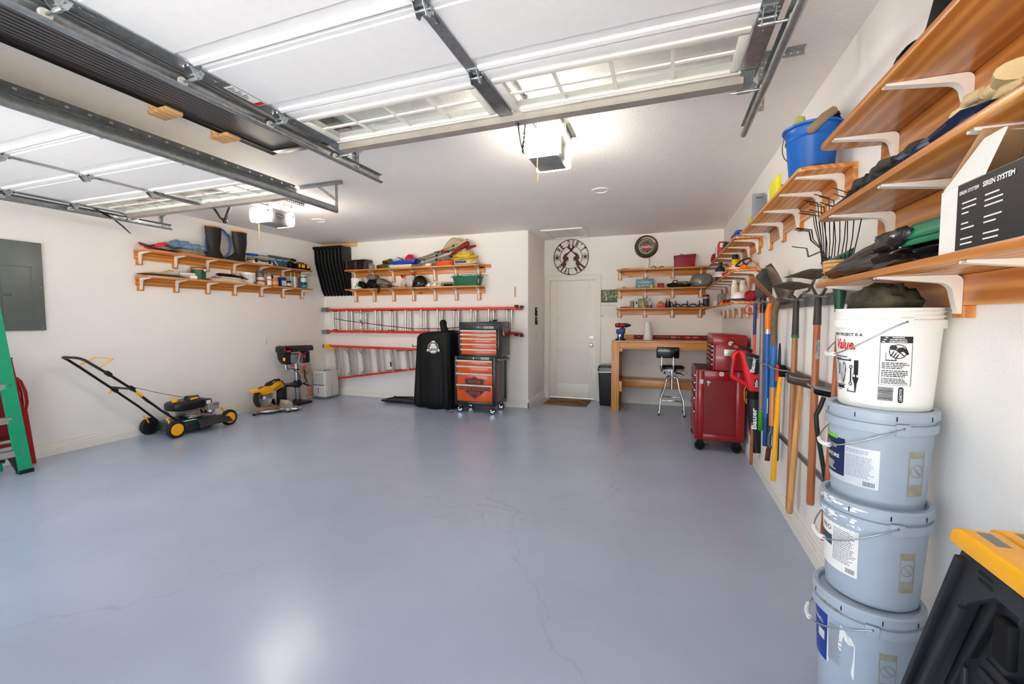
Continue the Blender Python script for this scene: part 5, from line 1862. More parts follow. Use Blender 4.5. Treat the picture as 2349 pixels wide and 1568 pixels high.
eb, eo, ek = B(), B(), B()
for lo, hi in ((-.3, .006), (.032, .3)):
    for bld, k, off in ((eb, 1.0, 0.0), (eo, .945, .0004), (ek, .89, .0008)):
        q = clip_poly(scale_poly(shield, k), lo, hi)
        if len(q) > 2:
            emb(bld, q, off)
bar = [(-.255, .004), (.255, .004), (.255, -.062), (-.255, -.062)]
for bld, k, off in ((eb, 1.0, .0012), (eo, .965, .0016), (ek, .93, .002)):
    emb(bld, [(u * k, -.029 + (v + .029) * (k - (1 - k) * 2.4)) for u, v in bar], off)
e0 = obj('emblem', eb, M_ink, t, smooth=0)
obj('emblem_outline', eo, OR_, e0, smooth=0)
obj('emblem_field', ek, M_ink, e0, smooth=0)
for s_, z, w_, h_ in (('MOTOR', .066, .21, .05), ('HARLEY-DAVIDSON', -.029, .445, .042), ('CYCLES', -.100, .19, .048)):
    text('lettering', s_, OR_, e0, lambda u, v, z=z: Vector((EC.x + u, ye - .0026, EC.z + z + v)), w=w_, h=h_, bold=.012)
hd = B().tube([(x1 + .002, yf + .08, .80), (x1 + .06, yf + .07, .795), (x1 + .075, yf + .12, .79), (x1 + .075, yb - .10, .79), (x1 + .06, yb - .05, .795), (x1 + .002, yb - .06, .80)], .014, 10)
obj('side_handle', hd, M_grey, t, smooth=60)


def caster(t, x, y, r, rz, wheel_m, spokes):
    M = MX((x, y, 0), rz)
    w_ = B().lathe([(r * .72, -.016), (r * .94, -.016), (r, -.010), (r, .010), (r * .94, .016), (r * .72, .016), (r * .72, -.016)], M @ Vector((0, 0, r)), 26, (M.to_3x3() @ RX(90)), caps=False)
    wo = obj('caster_wheel', w_, M_rubber, t)
    hb = B().lathe([(r * .2, -.017), (r * .2, .017)], M @ Vector((0, 0, r)), 14, M.to_3x3() @ RX(90))
    if spokes:
        for i in range(5):
            a = 2 * pi * i / 5
            p = M @ Vector((r * .74 * cos(a), 0, r + r * .74 * sin(a)))
            q = M @ Vector((r * .1 * cos(a), 0, r + r * .1 * sin(a)))
            hb.beam(q, p, r * .32, .026, M.to_3x3() @ Vector((0, 1, 0)))
    else:
        hb.lathe([(0, -.012), (r * .73, -.012), (r * .73, .012), (0, .012)], M @ Vector((0, 0, r)), 24, M.to_3x3() @ RX(90))
    obj('hub', hb, wheel_m, wo)
    f = B()
    for s in (-1, 1):
        f.prism([(-.012, r), (.012, r), (.032, r * 2 + .022), (-.02, r * 2 + .022)], 'y', s * .022 - .002, s * .022 + .002, M)
    f.bx(-.035, .045, -.03, .03, r * 2 + .02, r * 2 + .028, M)
    obj('caster_fork', f, M_black, t, bevel=.001)


for (x, y, a) in ((-2.845, 5.69, 8), (-2.325, 5.69, 14), (-2.33, 6.06, 5), (-2.84, 6.06, 4)):
    caster(t, x, y, .048, a, M_chrome, True)
# top chest
X0, X1, Y0, Y1 = -2.835, -2.205, 5.66, 6.10
t = thing('tool_chest', 'black top tool chest with five orange drawers on the rolling cabinet', 'tool chest', (-2.52, 5.88, .842))
b = B().bx(X0, X0 + .025, Y0, Y1, .843, 1.25).bx(X1 - .025, X1, Y0, Y1, .843, 1.25).bx(X0 + .025, X1 - .025, Y0 + .03, Y1, .843, 1.25).bx(X0 + .025, X1 - .025, Y0 + .004, Y0 + .03, .843, .868)
obj('case', b, M_char, t, bevel=.003)
obj('lid', B().bx(X0 - .004, X1 + .004, Y0 - .004, Y1, 1.245, 1.345), M_char, t, bevel=.008)
obj('lid_front', B().bx(X0 + .03, X1 - .03, Y0 - .012, Y0 - .003, 1.235, 1.30), M_char, t, bevel=.003)
zz = ((.87, .953), (.955, 1.03), (1.032, 1.112), (1.114, 1.172), (1.174, 1.228))
chest_drawers(t, X0 + .035, X1 - .04, Y0, zz)
name_badge(t, -2.36, Y0 - .012, 1.265, .15)
obj('lock', B().cyl((-2.52, Y0 - .016, 1.275), (-2.52, Y0 - .01, 1.275), .008, n=12), M_chrome, t)
t = thing('key_ring', 'bunch of keys hanging at the side of the black top tool chest', 'keys', (X1 + .004, 5.80, 1.22))
kb = B().torus((X1 + .012, 5.80, 1.24), .022, .003, 18, 6, RY(90))
obj('ring', kb, M_chrome, t)
for i in range(4):
    obj('key', B().beam((X1 + .010 + .003 * i, 5.80, 1.225), (X1 + .014 + .003 * i, 5.775 + .022 * i, 1.15 - .01 * (i % 2)), .018, .003, (1, 0, 0)), (M_chrome, M_brass, M_steel, M_redp)[i], t)
t = thing('socket_set', 'small dark metal parts lying on top of the black tool chest', 'metal part', (-2.44, 6.02, 1.346))
obj('part_body', B().bx(-2.50, -2.44, 6.0, 6.05, 1.3455, 1.36).cyl((-2.44, 6.02, 1.36), (-2.38, 6.03, 1.365), .014, n=10), M_gunm, t)

# ================================================================== ON THE LADDER WALL SHELVES
zu = tops(zE[0])
Y = YB - .12
M_brown = P('brown_plastic', S(74, 60, 54), .45, var=.08)
t = thing('planter_tray', 'brown plastic planter trays with square cells lying on the upper shelf', 'planter tray', (-5.03, Y, zu))
b = B()
for (a, c) in ((-5.205, -5.01), (-5.005, -4.81)):
    d0, d1, z0, z1 = Y - .09, Y + .10, zu, zu + .172
    b.bx(a, a + .008, d0, d1, z0, z1).bx(c - .008, c, d0, d1, z0, z1).bx(a + .008, c - .008, d0, d1, z0, z0 + .008).bx(a + .008, c - .008, d0, d1, z1 - .008, z1).bx(a + .008, c - .008, d1 - .008, d1, z0 + .008, z1 - .008)
obj('cells', b, M_brown, t, smooth=0)
obj('flange', B().bx(-5.235, -5.21, Y - .08, Y + .09, zu, zu + .165), M_brown, t, bevel=.003)
tag(obj('plastic_bag', blob((-4.755, Y, zu + .055), (.042, .06, .055), 51, .2, .8), M_clear, smooth=60), 'small clear plastic bag beside the brown planter trays', 'bag')
for (x, z, l, k) in ((-4.56, .045, 'copper tube with a green lid lying on the shelf', 0), (-4.44, .118, 'copper tube with a green lid lying on top of the other', 1)):
    t = thing('copper_tube', l, 'copper tube', (x, Y, zu + z), 0, 'two copper tubes with green lids')
    p0, p1 = Vector((x - .07, Y + .03, zu + z)), Vector((x + .10, Y - .05, zu + z - .004))
    obj('tube', B().cyl(p0, p1, .043, .046, 22), M_copper, t)
    d = (p1 - p0).normalized()
    obj('lid', B().cyl(p1, p1 + d * .012, .0485, n=22), P('moss_green', S(78, 100, 52), .5), t)
t = thing('parts_bin', 'white shallow tray lying under the blue bin', 'tray', (-4.12, Y, zu))
obj('tray', B().rings([[Vector((-4.12 + sx * (.20 + k), Y + sy * (.085 + k * .5), zu + z)) for sx, sy in ((-1, -1), (1, -1), (1, 1), (-1, 1))] for k, z in ((0, .0), (.022, .05), (.016, .05), (-.004, .006))]), M_lgrey, t, bevel=.003)
t = thing('parts_bin', 'dark blue shallow bin tilted on the white tray, under the red bowl', 'bin', (-4.05, Y, zu + .055))
M2 = MX((-4.06, Y, zu + .058), 0, 0, -4)
obj('bin', B().rings([[M2 @ Vector((sx * (.20 + k * 2.2), sy * (.085 + k * .5), z)) for sx, sy in ((-1, -1), (1, -1), (1, 1), (-1, 1))] for k, z in ((0, .0), (.022, .062), (.016, .062), (-.006, .006))]), P('deep_blue', S(24, 58, 160), .35), t, bevel=.003)
for i in range(3):
    tag(obj('booklet', B().cb((-4.19 + .012 * i, Y + .02, zu + .135 + .012 * i), (.15, .10, .005), RY(14 + 5 * i)), (P('booklet_blue', S(60, 90, 130), .5), M_paper, P('booklet_dark', S(52, 60, 62), .6))[i], bevel=.001), ('blue leaflet lowest of three sticking up from the blue bin', 'white leaflet in the middle of three sticking up from the blue bin', 'dark leaflet topmost of three sticking up from the blue bin')[i], 'leaflet', 'leaflets in the blue bin')
t = thing('funnel', 'red upturned bowl shaped funnel on the blue bin', 'funnel', (-3.985, Y, zu + .125))
obj('bowl', B().lathe([(.085, 0), (.084, .03), (.07, .065), (.045, .088), (.02, .095), (0, .096)], (-3.985, Y, zu + .122), 24), P('bright_red', S(206, 12, 26), .35), t, smooth=60)
obj('lug', B().cb((-3.94, Y, zu + .205), (.012, .02, .025)).cb((-4.01, Y, zu + .222), (.01, .02, .015)), P('bright_red', S(206, 12, 26), .35), t, bevel=.002)
M_tube = P('taupe_tube', S(138, 126, 104), .45, .2, var=.05)
for (nm2, lbl, ends, rr) in (
    ('camp_chair', 'folded tan camp chair with pole legs leaning over the shelf, uppermost', ((-3.79, .142, -3.10, .335, .0), (-3.72, .118, -3.18, .275, .03), (-3.75, .125, -3.0, .365, -.03)), .013),
    ('camp_chair', 'folded camp chair whose grey poles lie lowest on the upper shelf', ((-3.80, .045, -3.05, .215, .0), (-3.66, .028, -3.10, .17, .03), (-3.74, .035, -3.08, .195, -.035)), .014)):
    t = thing(nm2, lbl, 'camp chair', (-3.4, Y, zu))
    for (xa, za, xb, zb_, dy) in ends:
        p0, p1 = Vector((xa, Y + dy - .02, zu + za)), Vector((xb, Y + dy + .02, zu + zb_))
        obj('pole', B().cyl(p0, p1, rr, n=10), M_tube, t)
        obj('pole_end', B().cyl(p0 - (p1 - p0).normalized() * .02, p0 + (p1 - p0).normalized() * .02, rr * 1.35, n=10), P('olive_grey', S(104, 98, 76), .5), t)
        for f in (.42, .78):
            c = p0.lerp(p1, f)
            obj('joint', B().cb(c, (.035, .04, .032), RY(-15)), M_black, t, bevel=.004)
    if lbl.startswith('folded tan'):
        b = B().grid(lambda u, v: Vector((-3.36 + .42 * u + .0 * v, Y - .02 + .06 * v, zu + .245 + (.02 + .13 * u) + .115 * sin(pi * min(1, u * 1.25)) * (1 - .35 * v) + .02 * v)), 16, 6)
        b.grid(lambda u, v: Vector((-3.36 + .42 * u, Y - .02, zu + .20 + .16 * u + v * (.065 - .02 * u + .115 * sin(pi * min(1, u * 1.25))))), 16, 5)
        obj('canvas_seat', b, M_tan, t, solid=.012, smooth=60)
        obj('red_edge', B().tube([(-3.375, Y - .035, zu + .20), (-3.36, Y - .035, zu + .255), (-3.33, Y - .035, zu + .225), (-3.25, Y - .035, zu + .235)], .014, 8), P('crimson_cloth', S(136, 26, 34), .8), t)
t = thing('folded_umbrella', 'folded red cloth umbrella lying over the camp chairs', 'umbrella', (-3.0, Y, zu + .2))
obj('canopy', B().tube([(-3.22, Y - .05, zu + .155), (-3.18, Y - .05, zu + .18), (-3.08, Y - .04, zu + .245), (-2.95, Y - .03, zu + .315), (-2.90, Y - .03, zu + .34), (-2.885, Y - .03, zu + .345)], [.008, .022, .03, .042, .035, .01], 10), P('crimson_cloth', S(136, 26, 34), .8), t, smooth=60)
obj('tip', B().tube([(-2.96, Y + .02, zu + .26), (-2.88, Y + .02, zu + .285), (-2.80, Y + .02, zu + .30)], [.026, .022, .016], 10), P('crimson_cloth', S(136, 26, 34), .8), t, smooth=60)
t = thing('cord_coil', 'coil of orange extension cord lying flat on the shelf', 'cord coil', (-3.34, Y, zu))
for k in range(6):
    obj('cord_turn', B().tube([(-3.335 + (.165 + .012 * sin(k * 2.1)) * cos(a), Y + (.085 + .008 * cos(k * 1.7)) * sin(a), zu + .008 + .013 * k + .004 * sin(3 * a + k)) for a in [2 * pi * i / 28 for i in range(28)]], .0075, 6, closed=True), P('cord_orange2', S(232, 98, 40), .5), t, smooth=70)
t = thing('tape_roll', 'small white roll lying beside the orange cord coil', 'roll', (-3.60, Y - .05, zu))
obj('roll', B().cyl((-3.648, Y - .05, zu + .027), (-3.553, Y - .055, zu + .027), .027, n=18), M_paper, t)
t = thing('supply_sack', 'white printed sack lying under the yellow cord at the shelf end', 'sack', (-2.95, Y, zu))
obj('sack', blob((-2.955, Y, zu + .04), (.185, .095, .042), 61, .14, .5), M_canvas, t, smooth=60)
b = B().grid(lambda u, v: Vector((-3.10 + .19 * u, Y - .098 - .006 * sin(pi * u), zu + .025 + .035 * v)), 8, 2)
obj('blue_print', b, P('sack_blue', S(44, 62, 130), .6), t)
kb = B()
for i in range(30):
    kb.ball((-2.93 + .14 * random.random(), Y - .088 - .012 * random.random(), zu + .012 + .045 * random.random()), (.007, .004, .006), 6, 4)
obj('yellow_print', kb, P('sack_yellow', S(214, 186, 70), .6), t)['kind'] = 'stuff'
t = thing('cord_coil', 'coil of yellow extension cord heaped on the white sack', 'cord coil', (-2.98, Y, zu + .08))
for k in range(11):
    f = k / 10
    obj('cord_turn', B().tube([(-2.985 + .02 * sin(k * 1.3) + (.215 - .085 * f + .015 * sin(k * 2.7)) * cos(a), Y + (.095 - .025 * f) * sin(a), zu + .095 + .009 * k + .012 * sin(2 * a + k * 1.9) + .02 * cos(a) * sin(k)) for a in [2 * pi * i / 28 for i in range(28)]], .0072, 6, closed=True), P('cord_yellow', S(226, 190, 34), .5), t, smooth=70)
tag(obj('cloth_pad', blob((-2.955, Y, zu + .213), (.07, .05, .016), 66, .2, .5), M_tan, smooth=60), 'folded tan pad lying on the yellow cord coil', 'pad')

zl = tops(zE[1])
t = can('wipes_tub', 'white tub with green leaf print on the lower shelf', 'tub', -5.065, Y, zl, .098, .185, M_wplas, M_wplas, None, 'jar', words=('leaf care', .07, .62), face=(.35, -1, 0))
lf = B()
for (u, v, a) in ((.02, .05, 20), (.045, .065, -15), (.03, .085, 50), (.055, .04, 10), (.005, .035, -30)):
    pts = [(u + .022 * cos(q) * cos(rad(a)) - .010 * sin(q) * sin(rad(a)), v + .022 * cos(q) * sin(rad(a)) + .010 * sin(q) * cos(rad(a))) for q in [2 * pi * i / 10 for i in range(10)]]
    vs = []
    for uu, vv in pts:
        a2 = atan2(-1, .35) + uu / .098
        vs.append((-5.065 + .0995 * cos(a2), Y + .0995 * sin(a2), zl + vv))
    lf.add(vs, [tuple(range(10))])
obj('leaf_print', lf, P('leaf_green', S(40, 140, 66), .5), t, smooth=0)
M_taupe = P('taupe_vinyl', S(110, 102, 90), .55, var=.06)
for (x, z, r, sd, ry, lbl, m_) in ((-4.94, .075, (.085, .07, .045), 71, 25, 'black padded flap leaning beside the white tub', M_blackm), (-4.74, .195, (.095, .06, .045), 72, 0, 'rounded taupe head rest standing up among the black pads', M_taupe), (-4.72, .07, (.11, .07, .07), 73, 20, 'black padded seat side with its lower edge on the shelf', M_blackm), (-4.50, .085, (.13, .08, .065), 74, 22, 'large taupe seat cushion sloping down to the right', M_taupe)):
    lbl = lbl.replace(' sloping down to the right', ' sloping behind the black straps')
    M3 = RY(ry)
    tag(obj('seat_pad', blob((x, Y, zl + z), r, sd, .06, .55, M=M3, floor=False), m_, smooth=60), lbl, 'seat pad', 'pads of a child carrier')
t = thing('wire_rack', 'thin metal prongs standing behind the taupe cushion', 'rack', (-4.6, YB - .05, zl))
for xx in (-4.62, -4.56, -4.53):
    obj('prong', B().tube([(xx, YB - .05, zl), (xx - .01, YB - .05, zl + .22), (xx - .03, YB - .05, zl + .26)], .005, 6), M_steel, t)
t = thing('buckle_strap', 'black strap with metal studs trailing over the shelf edge', 'strap', (-4.4, YB - .2, zl))
obj('strap', B().tube([(-4.18, YB - .17, zl + .02), (-4.35, YB - .18, zl + .035), (-4.48, YB - .19, zl + .06), (-4.54, YB - .205, zl + .075), (-4.55, YB - .225, zl + .04), (-4.53, YB - .243, zl - .03), (-4.55, YB - .245, zl - .085), (-4.50, YB - .245, zl - .055), (-4.505, YB - .24, zl + .02)], .014, 6, flat=.5), M_black, t)
kb = B()
for i in range(9):
    kb.ball((-4.20 - .033 * i, YB - .187, zl + .026 + .005 * i), .006, 6, 4)
obj('studs', kb, M_chrome, t)['kind'] = 'stuff'
for (x, l, sd) in ((-4.11, 'short glass bottle with coloured cap balls beside the straps', 0), (-3.955, 'tall narrow glass bottle with red cap balls behind the helmet', 1)):
    t = thing('glass_bottle', l, 'bottle', (x, Y + .04 * sd, zl))
    h = (.16, .22)[sd]
    r = (.052, .03)[sd]
    yy = Y + .06 * sd
    obj('bottle', B().lathe([(r * .95, 0), (r, .008), (r, h * .55), (r * .7, h * .72), (.018, h * .86), (.018, h)], (x, yy, zl), 18), M_clear, t)
    obj('liquid', B().lathe([(0, .01), (r * .8, .01), (r * .8, h * .38), (0, h * .38)], (x, yy, zl), 16), P('amber_liquid', S(176, 110, 40), .3), t)
    for i, (dx, dz, mm) in enumerate((((-.03, .05, M_green), (.022, .045, M_redp), (-.01, .025, M_redp), (.028, .012, M_yel)), ((-.02, .03, M_redp), (.015, .035, M_redp), (0, .012, P('dull_green', S(90, 110, 70), .5))))[sd]):
        obj('cap_ball', B().ball((x + dx, yy - .015, zl + h + dz - .01), .021, 10, 7), mm, t)
t = thing('helmet', 'glossy black motorcycle half helmet on the lower shelf', 'helmet', (-3.79, Y, zl))
b = B().ball((-3.795, Y, zl + .045), (.135, .11, .152), 28, 16, lo=-10, hi=90)
obj('shell', b, M_blackg, t, smooth=60)
obj('rim', B().tube([(-3.795 + .137 * cos(a), Y + .112 * sin(a), zl + .02) for a in [2 * pi * i / 30 for i in range(30)]], .014, 8, closed=True), M_black, t, smooth=60)
obj('chin_strap', B().tube([(-3.70, Y - .10, zl + .02), (-3.66, Y - .115, zl + .05), (-3.64, Y - .10, zl + .012)], .008, 6), M_black, t)
for i, (x, z, ang) in enumerate(((-3.63, .022, 0), (-3.585, .03, 70), (-3.53, .024, 20), (-3.47, .038, -50), (-3.42, .018, 5))):
    d = Vector((cos(rad(ang)), -.4, sin(rad(ang)) * .6)).normalized() * .04
    p = Vector((x, Y - .05 + .02 * (i % 2), zl + z))
    b = B().cyl(p - d, p + d, .018, n=14)
    if i in (1, 3):
        b.cyl(p, p + Vector((.0, -.045, .0)), .022, n=14).cyl(p + Vector((0, -.04, 0)), p + Vector((0, -.058, 0)), .028, n=14)
    t2 = tag(obj('pipe_fitting', b, M_wplas), ('white pipe fitting lying next to the helmet', 'white tee fitting second from the helmet', 'white pipe fitting in the middle of the row beside the helmet', 'white tee fitting with a wide collar facing out', 'small white pipe fitting at the end of the row beside the grey hose')[i], 'pipe fitting', 'white pipe fittings on the lower shelf')
tag(obj('grey_sack', blob((-3.27, Y + .03, zl + .034), (.15, .07, .036), 81, .15, .7), P('grey_cloth', S(150, 138, 122), .9), smooth=60), 'low grey cloth heap behind the small black castors', 'cloth')
for i in range(3):
    tag(obj('rubber_castor', B().cyl((-3.31 + .055 * i, Y - .075, zl + .021), (-3.30 + .055 * i, Y - .05, zl + .021), .021, n=16), M_blackm, bevel=.003), ('small black rubber castor nearest the white pipe fittings', 'small black rubber castor in the middle of three', 'small black rubber castor nearest the green tub')[i], 'castor', 'three small black castors')
t = thing('storage_tub', 'dark green plastic storage tub holding coat hangers on the lower shelf', 'storage tub', (-2.93, Y, zl))
R = []
for k, z in ((0, 0), (.035, .135), (.05, .138), (.05, .15), (.036, .15), (-.004, .008)):
    R.append([Vector((-2.93 + sx * (.185 + k), Y + sy * (.085 + k * .3), zl + z)) for sx, sy in ((-1, -1), (1, -1), (1, 1), (-1, 1))])
obj('tub', B().rings(R), M_green, t, bevel=.006)
obj('label', B().cb((-2.72, Y - .06, zl + .07), (.003, .03, .07), RX(-12)), M_paper, t)
t = thing('wire_hangers', 'thin wire hangers lying in the green tub', 'hanger', (-2.93, Y, zl + .16))
for (a, c, z) in ((-3.21, -3.0, .155), (-3.05, -2.7, .165), (-2.9, -2.62, .158)):
    obj('wire', B().tube([(a, Y - .06, zl + z - .02), (a + .03, Y - .05, zl + z), (a + .05, Y - .06, zl + z + .012), (c, Y + .02, zl + z + .004), (c + .04, Y, zl + z - .012)], .0035, 6), M_gunm, t)

# ================================================================== ALCOVE: DOOR SIDE
t = thing('doormat', 'brown coir doormat with dark worn lettering in front of the entry door', 'doormat', (-1.48, 6.9, 0))
M_coir = P('coir', S(132, 92, 56), .95, var=.25, scale=60, bump=.6, bscale=300)
obj('mat', B().bx(-1.83, -1.13, 6.66, 7.14, .0005, .014), M_coir, t, bevel=.004)
fm = plane_fn((-1.48, 6.88, .0146), (1, 0, 0), (0, 1, 0))
text('lettering', 'WELCOME', P('mat_ink', S(70, 48, 32), .95), t, fm, w=.42, h=.11, bold=.02)
kb = B()
for (cx, cy) in ((-1.74, 6.75), (-1.72, 7.06), (-1.22, 6.75), (-1.22, 7.06)):
    for k in range(5):
        a = k * 1.256
        px_, py_ = cx + .028 * cos(a), cy + .03 * sin(a)
        kb.add([(px_ + .02 * cos(q), py_ + .018 * sin(q), .0146) for q in [2 * pi * i / 8 for i in range(8)]], [tuple(range(8))])
obj('corner_flowers', kb, MATS['mat_ink'], t, smooth=0)

# ---- round rusted wall sign
C0 = Vector((-1.497, YD - .012, 2.428))
t = thing('wall_sign', 'round rusted steel sign with crossed revolvers above the entry door', 'wall sign', C0)


def ring2(b, r0, r1, cx=0, cz=0, n=64, th=.004):
    vs = []
    for y in (-th, th):
        for r in (r0, r1):
            vs += [(C0.x + cx + r * cos(2 * pi * i / n), C0.y + y, C0.z + cz + r * sin(2 * pi * i / n)) for i in range(n)]
    fs = []
    for i in range(n):
        k = (i + 1) % n
        fs += [(i, k, n + k, n + i), (2 * n + i, 3 * n + i, 3 * n + k, 2 * n + k), (n + i, n + k, 3 * n + k, 3 * n + i), (i, 2 * n + i, 2 * n + k, k)]
    b.add(vs, fs)


b = B()
ring2(b, .291, .302)
ring2(b, .186, .193)
obj('rings', b, M_rust, t, smooth=0)


def arc_word(s, a_mid, span, r, inward, h):
    """letters set one by one round the ring"""
    n = len(s)
    for i, ch in enumerate(s):
        if ch == ' ':
            continue
        f = (i / (n - 1) - .5) if n > 1 else 0
        a = rad(a_mid - span * f * (1 if not inward else -1))
        o = C0 + Vector((r * cos(a), 0, r * sin(a)))
        ur = Vector((cos(a), 0, sin(a)))
        v = ur if not inward else -ur
        u = Vector((v.z, 0, -v.x))
        fn = (lambda o, u, v: lambda p, q: o + u * p + v * q)(o, u, v)
        hh = h if ch != "'" else h * .34
        if ch == "'":
            o += v * h * .33
        text('letter', ch, M_rust, t, (lambda o, u, v: lambda p, q: o + u * p + v * q)(o, u, v), h=hh, w=(.018 if ch in "I'" else .030 if ch == '1' else .05 if ch == 'W' else .038) if ch != "'" else .014, bold=.03, thick=.006)


arc_word("WE DON'T", 90, 116, .242, False, .098)
arc_word('DIAL 911', 270, 104, .242, True, .098)
for s in (-1, 1):
    b = B()
    ring2(b, .046, .050, s * .242, 0.0, 32)
    obj('star_ring', b, M_rust, t, smooth=0)
    pts = []
    for i in range(10):
        a = rad(90 + 36 * i)
        r = .046 if i % 2 == 0 else .019
        pts.append((C0.x + s * .242 + r * cos(a), C0.z + r * sin(a)))
    obj('star', B().prism(pts, 'y', C0.y - .004, C0.y + .004), M_rust, t, smooth=0)
    # revolver outline: barrel up to the opposite side, cylinder, hammer, guard and curved grip
    gun = [(.075, .178), (.04, .205), (-.075, .04), (-.085, .02), (-.05, .0), (-.045, -.035), (-.06, -.05), (-.085, -.06), (-.10, -.075), (-.085, -.12), (-.10, -.145), (-.14, -.165), (-.165, -.135), (-.16, -.10), (-.15, -.075), (-.135, -.055), (-.15, -.02), (-.168, -.02), (-.15, -.005), (-.14, .03), (-.11, .065), (-.04, .095), (.02, .15)]
    gun = [(u * .92, v * .95) for u, v in gun]
    obj('revolver', B().prism([(C0.x - s * u * -1 if False else C0.x + s * u, C0.z + v) for u, v in gun], 'y', C0.y - .004 - .0012 * s, C0.y + .004 - .0012 * s), M_rust, t, smooth=0)
    b = B()
    ring2(b, .018, .024, s * -.066, -.05, 20)
    obj('trigger_guard', b, M_rust, t, smooth=0)

# ---- round clock-like lit sign
C1 = Vector((-.28, YD, 2.535))
t = thing('round_sign', 'round bronze rimmed motor oil sign hanging high over the workbench shelves', 'wall sign', C1)
obj('rim', B().lathe([(.12, .0), (.12, .03), (.128, .045), (.148, .05), (.158, .036), (.163, .038), (.178, .03), (.182, 0)], C1, 56, RX(90)), P('bronze', S(104, 92, 76), .25, .9, var=.05), t, smooth=40)
fnr = lambda u, v: Vector((C1.x + u, C1.y - .0335, C1.z + v))


def disc(b, r, off, cx=0, cz=0, n=40, r0=0):
    if r0:
        vs = [fnr(cx + q * cos(2 * pi * i / n), cz + q * sin(2 * pi * i / n)) + Vector((0, -off, 0)) for q in (r0, r) for i in range(n)]
        b.add(vs, [(i, (i + 1) % n, n + (i + 1) % n, n + i) for i in range(n)])
    else:
        b.add([fnr(cx + r * cos(2 * pi * i / n), cz + r * sin(2 * pi * i / n)) + Vector((0, -off, 0)) for i in range(n)], [tuple(range(n))])


b = B()
disc(b, .121, 0)
face = obj('face', b, P('sign_black', S(44, 40, 38), .4), t, smooth=0)
b = B()
disc(b, .116, .001, r0=.110)
disc(b, .106, .001, r0=.103)
obj('ring_print', b, P('sign_cream', S(206, 196, 182), .5), face, smooth=0)
b = B()
n0 = len(b.v)
for lo, hi in ((.016, .06), (-.06, -.016)):
    q = clip_poly([(.066 * cos(2 * pi * i / 36), .056 * sin(2 * pi * i / 36)) for i in range(36)], lo, hi)
    b.add([fnr(u, v) + Vector((0, -.001, 0)) for u, v in q], [tuple(range(len(q)))])
obj('red_print', b, P('sign_red', S(170, 48, 40), .5), face, smooth=0)
b = B()
for s in (-1, 1):
    b.add([fnr(s * u, v) + Vector((0, -.001, 0)) for u, v in ((.10, -.028), (.09, -.012), (.03, -.004), (.0, .0), (.0, -.02), (.04, -.018))], [tuple(range(6))])
obj('wing_print', b, MATS['sign_cream'], face, smooth=0)
text('lettering', 'HARLEY-DAVIDSON', MATS['sign_cream'], face, lambda u, v: fnr(u, v + .006) + Vector((0, -.002, 0)), w=.19, h=.020, bold=.03)


def arc_text(s, r, a0, a1, h, flip):
    n = len(s)
    for i, ch in enumerate(s):
        if ch == ' ':
            continue
        a = rad(a0 + (a1 - a0) * i / (n - 1))
        ur = Vector((cos(a), 0, sin(a)))
        v = -ur if flip else ur
        u = Vector((v.z, 0, -v.x))
        o = fnr(r * cos(a), r * sin(a)) + Vector((0, -.0012, 0))
        text('letter', ch, MATS['sign_cream'], face, (lambda o, u, v: lambda p, q: o + u * p + v * q)(o, u, v), h=h, bold=.03)


arc_text('GENUINE', .084, 150, 30, .018, False)
arc_text('MOTOR OIL', .084, 208, 332, .018, True)
obj('power_cord', B().tube([(-.235, YD - .01, 2.36), (-.228, YD - .008, 2.30), (-.232, YD - .008, 2.22), (-.232, YD - .02, 2.176), (-.21, YD - .08, 2.174)], .003, 6), M_blackm, t)
# ---- calendar
t = thing('wall_calendar', 'wall calendar with a waterfall photo between the door and shelves', 'calendar', (-.86, YD, 1.64))
x0, x1 = -1.0, -.72
obj('page', B().bx(x0, x1, YD - .004, YD - .001, 1.408, 1.868), M_paper, t, smooth=0)
m = bpy.data.materials.new('waterfall_photo')
tt, bs = nodes(m)
tc = tt.nodes.new('ShaderNodeTexCoord')
nz = tt.nodes.new('ShaderNodeTexNoise')
nz.inputs['Scale'].default_value = 22
nz.inputs['Detail'].default_value = 5
tt.links.new(tc.outputs['Object'], nz.inputs['Vector'])
rp = tt.nodes.new('ShaderNodeValToRGB')
cr = rp.color_ramp
cr.elements[0].position = .32
cr.elements[0].color = S(22, 28, 18)
cr.elements[1].position = .72
cr.elements[1].color = S(176, 168, 128)
e = cr.elements.new(.46)
e.color = S(44, 62, 26)
e = cr.elements.new(.56)
e.color = S(110, 124, 56)
tt.links.new(nz.outputs['Fac'], rp.inputs[0])
tt.links.new(rp.outputs[0], bs.inputs['Base Color'])
bs.inputs['Roughness'].default_value = .4
ph = obj('photo', B().bx(x0 + .003, x1 - .001, YD - .0055, YD - .004, 1.655, 1.866), m, t, smooth=0)
obj('pool', B().bx(x0 + .003, x1 - .001, YD - .0062, YD - .0054, 1.655, 1.69), P('pool_green', S(26, 56, 30), .4, var=.3), ph, smooth=0)
obj('waterfall', B().prism([(-.913, 1.81), (-.905, 1.812), (-.900, 1.75), (-.893, 1.69), (-.91, 1.685), (-.908, 1.745)], 'y', YD - .0064, YD - .0056), M_paper, ph, smooth=0)
gb = B().bx(x0 + .004, x1 - .012, YD - .005, YD - .0042, 1.606, 1.610)
obj('green_rule', gb, P('rule_green', S(70, 104, 74), .6), t, smooth=0)
text('lettering', 'AUGUST', P('pale_ink', S(150, 156, 150), .6), t, plane_fn((-.865, YD - .0052, 1.627), (1, 0, 0), (0, 0, 1)), h=.012)
gb = B()
for r in range(6):
    gb.bx(x0 + .006, x1 - .008, YD - .005, YD - .0044, 1.448 + .030 * r - .0006, 1.448 + .030 * r + .0006)
for c in range(8):
    gb.bx(x0 + .006 + .0375 * c, x0 + .0072 + .0375 * c, YD - .005, YD - .0044, 1.448, 1.598)
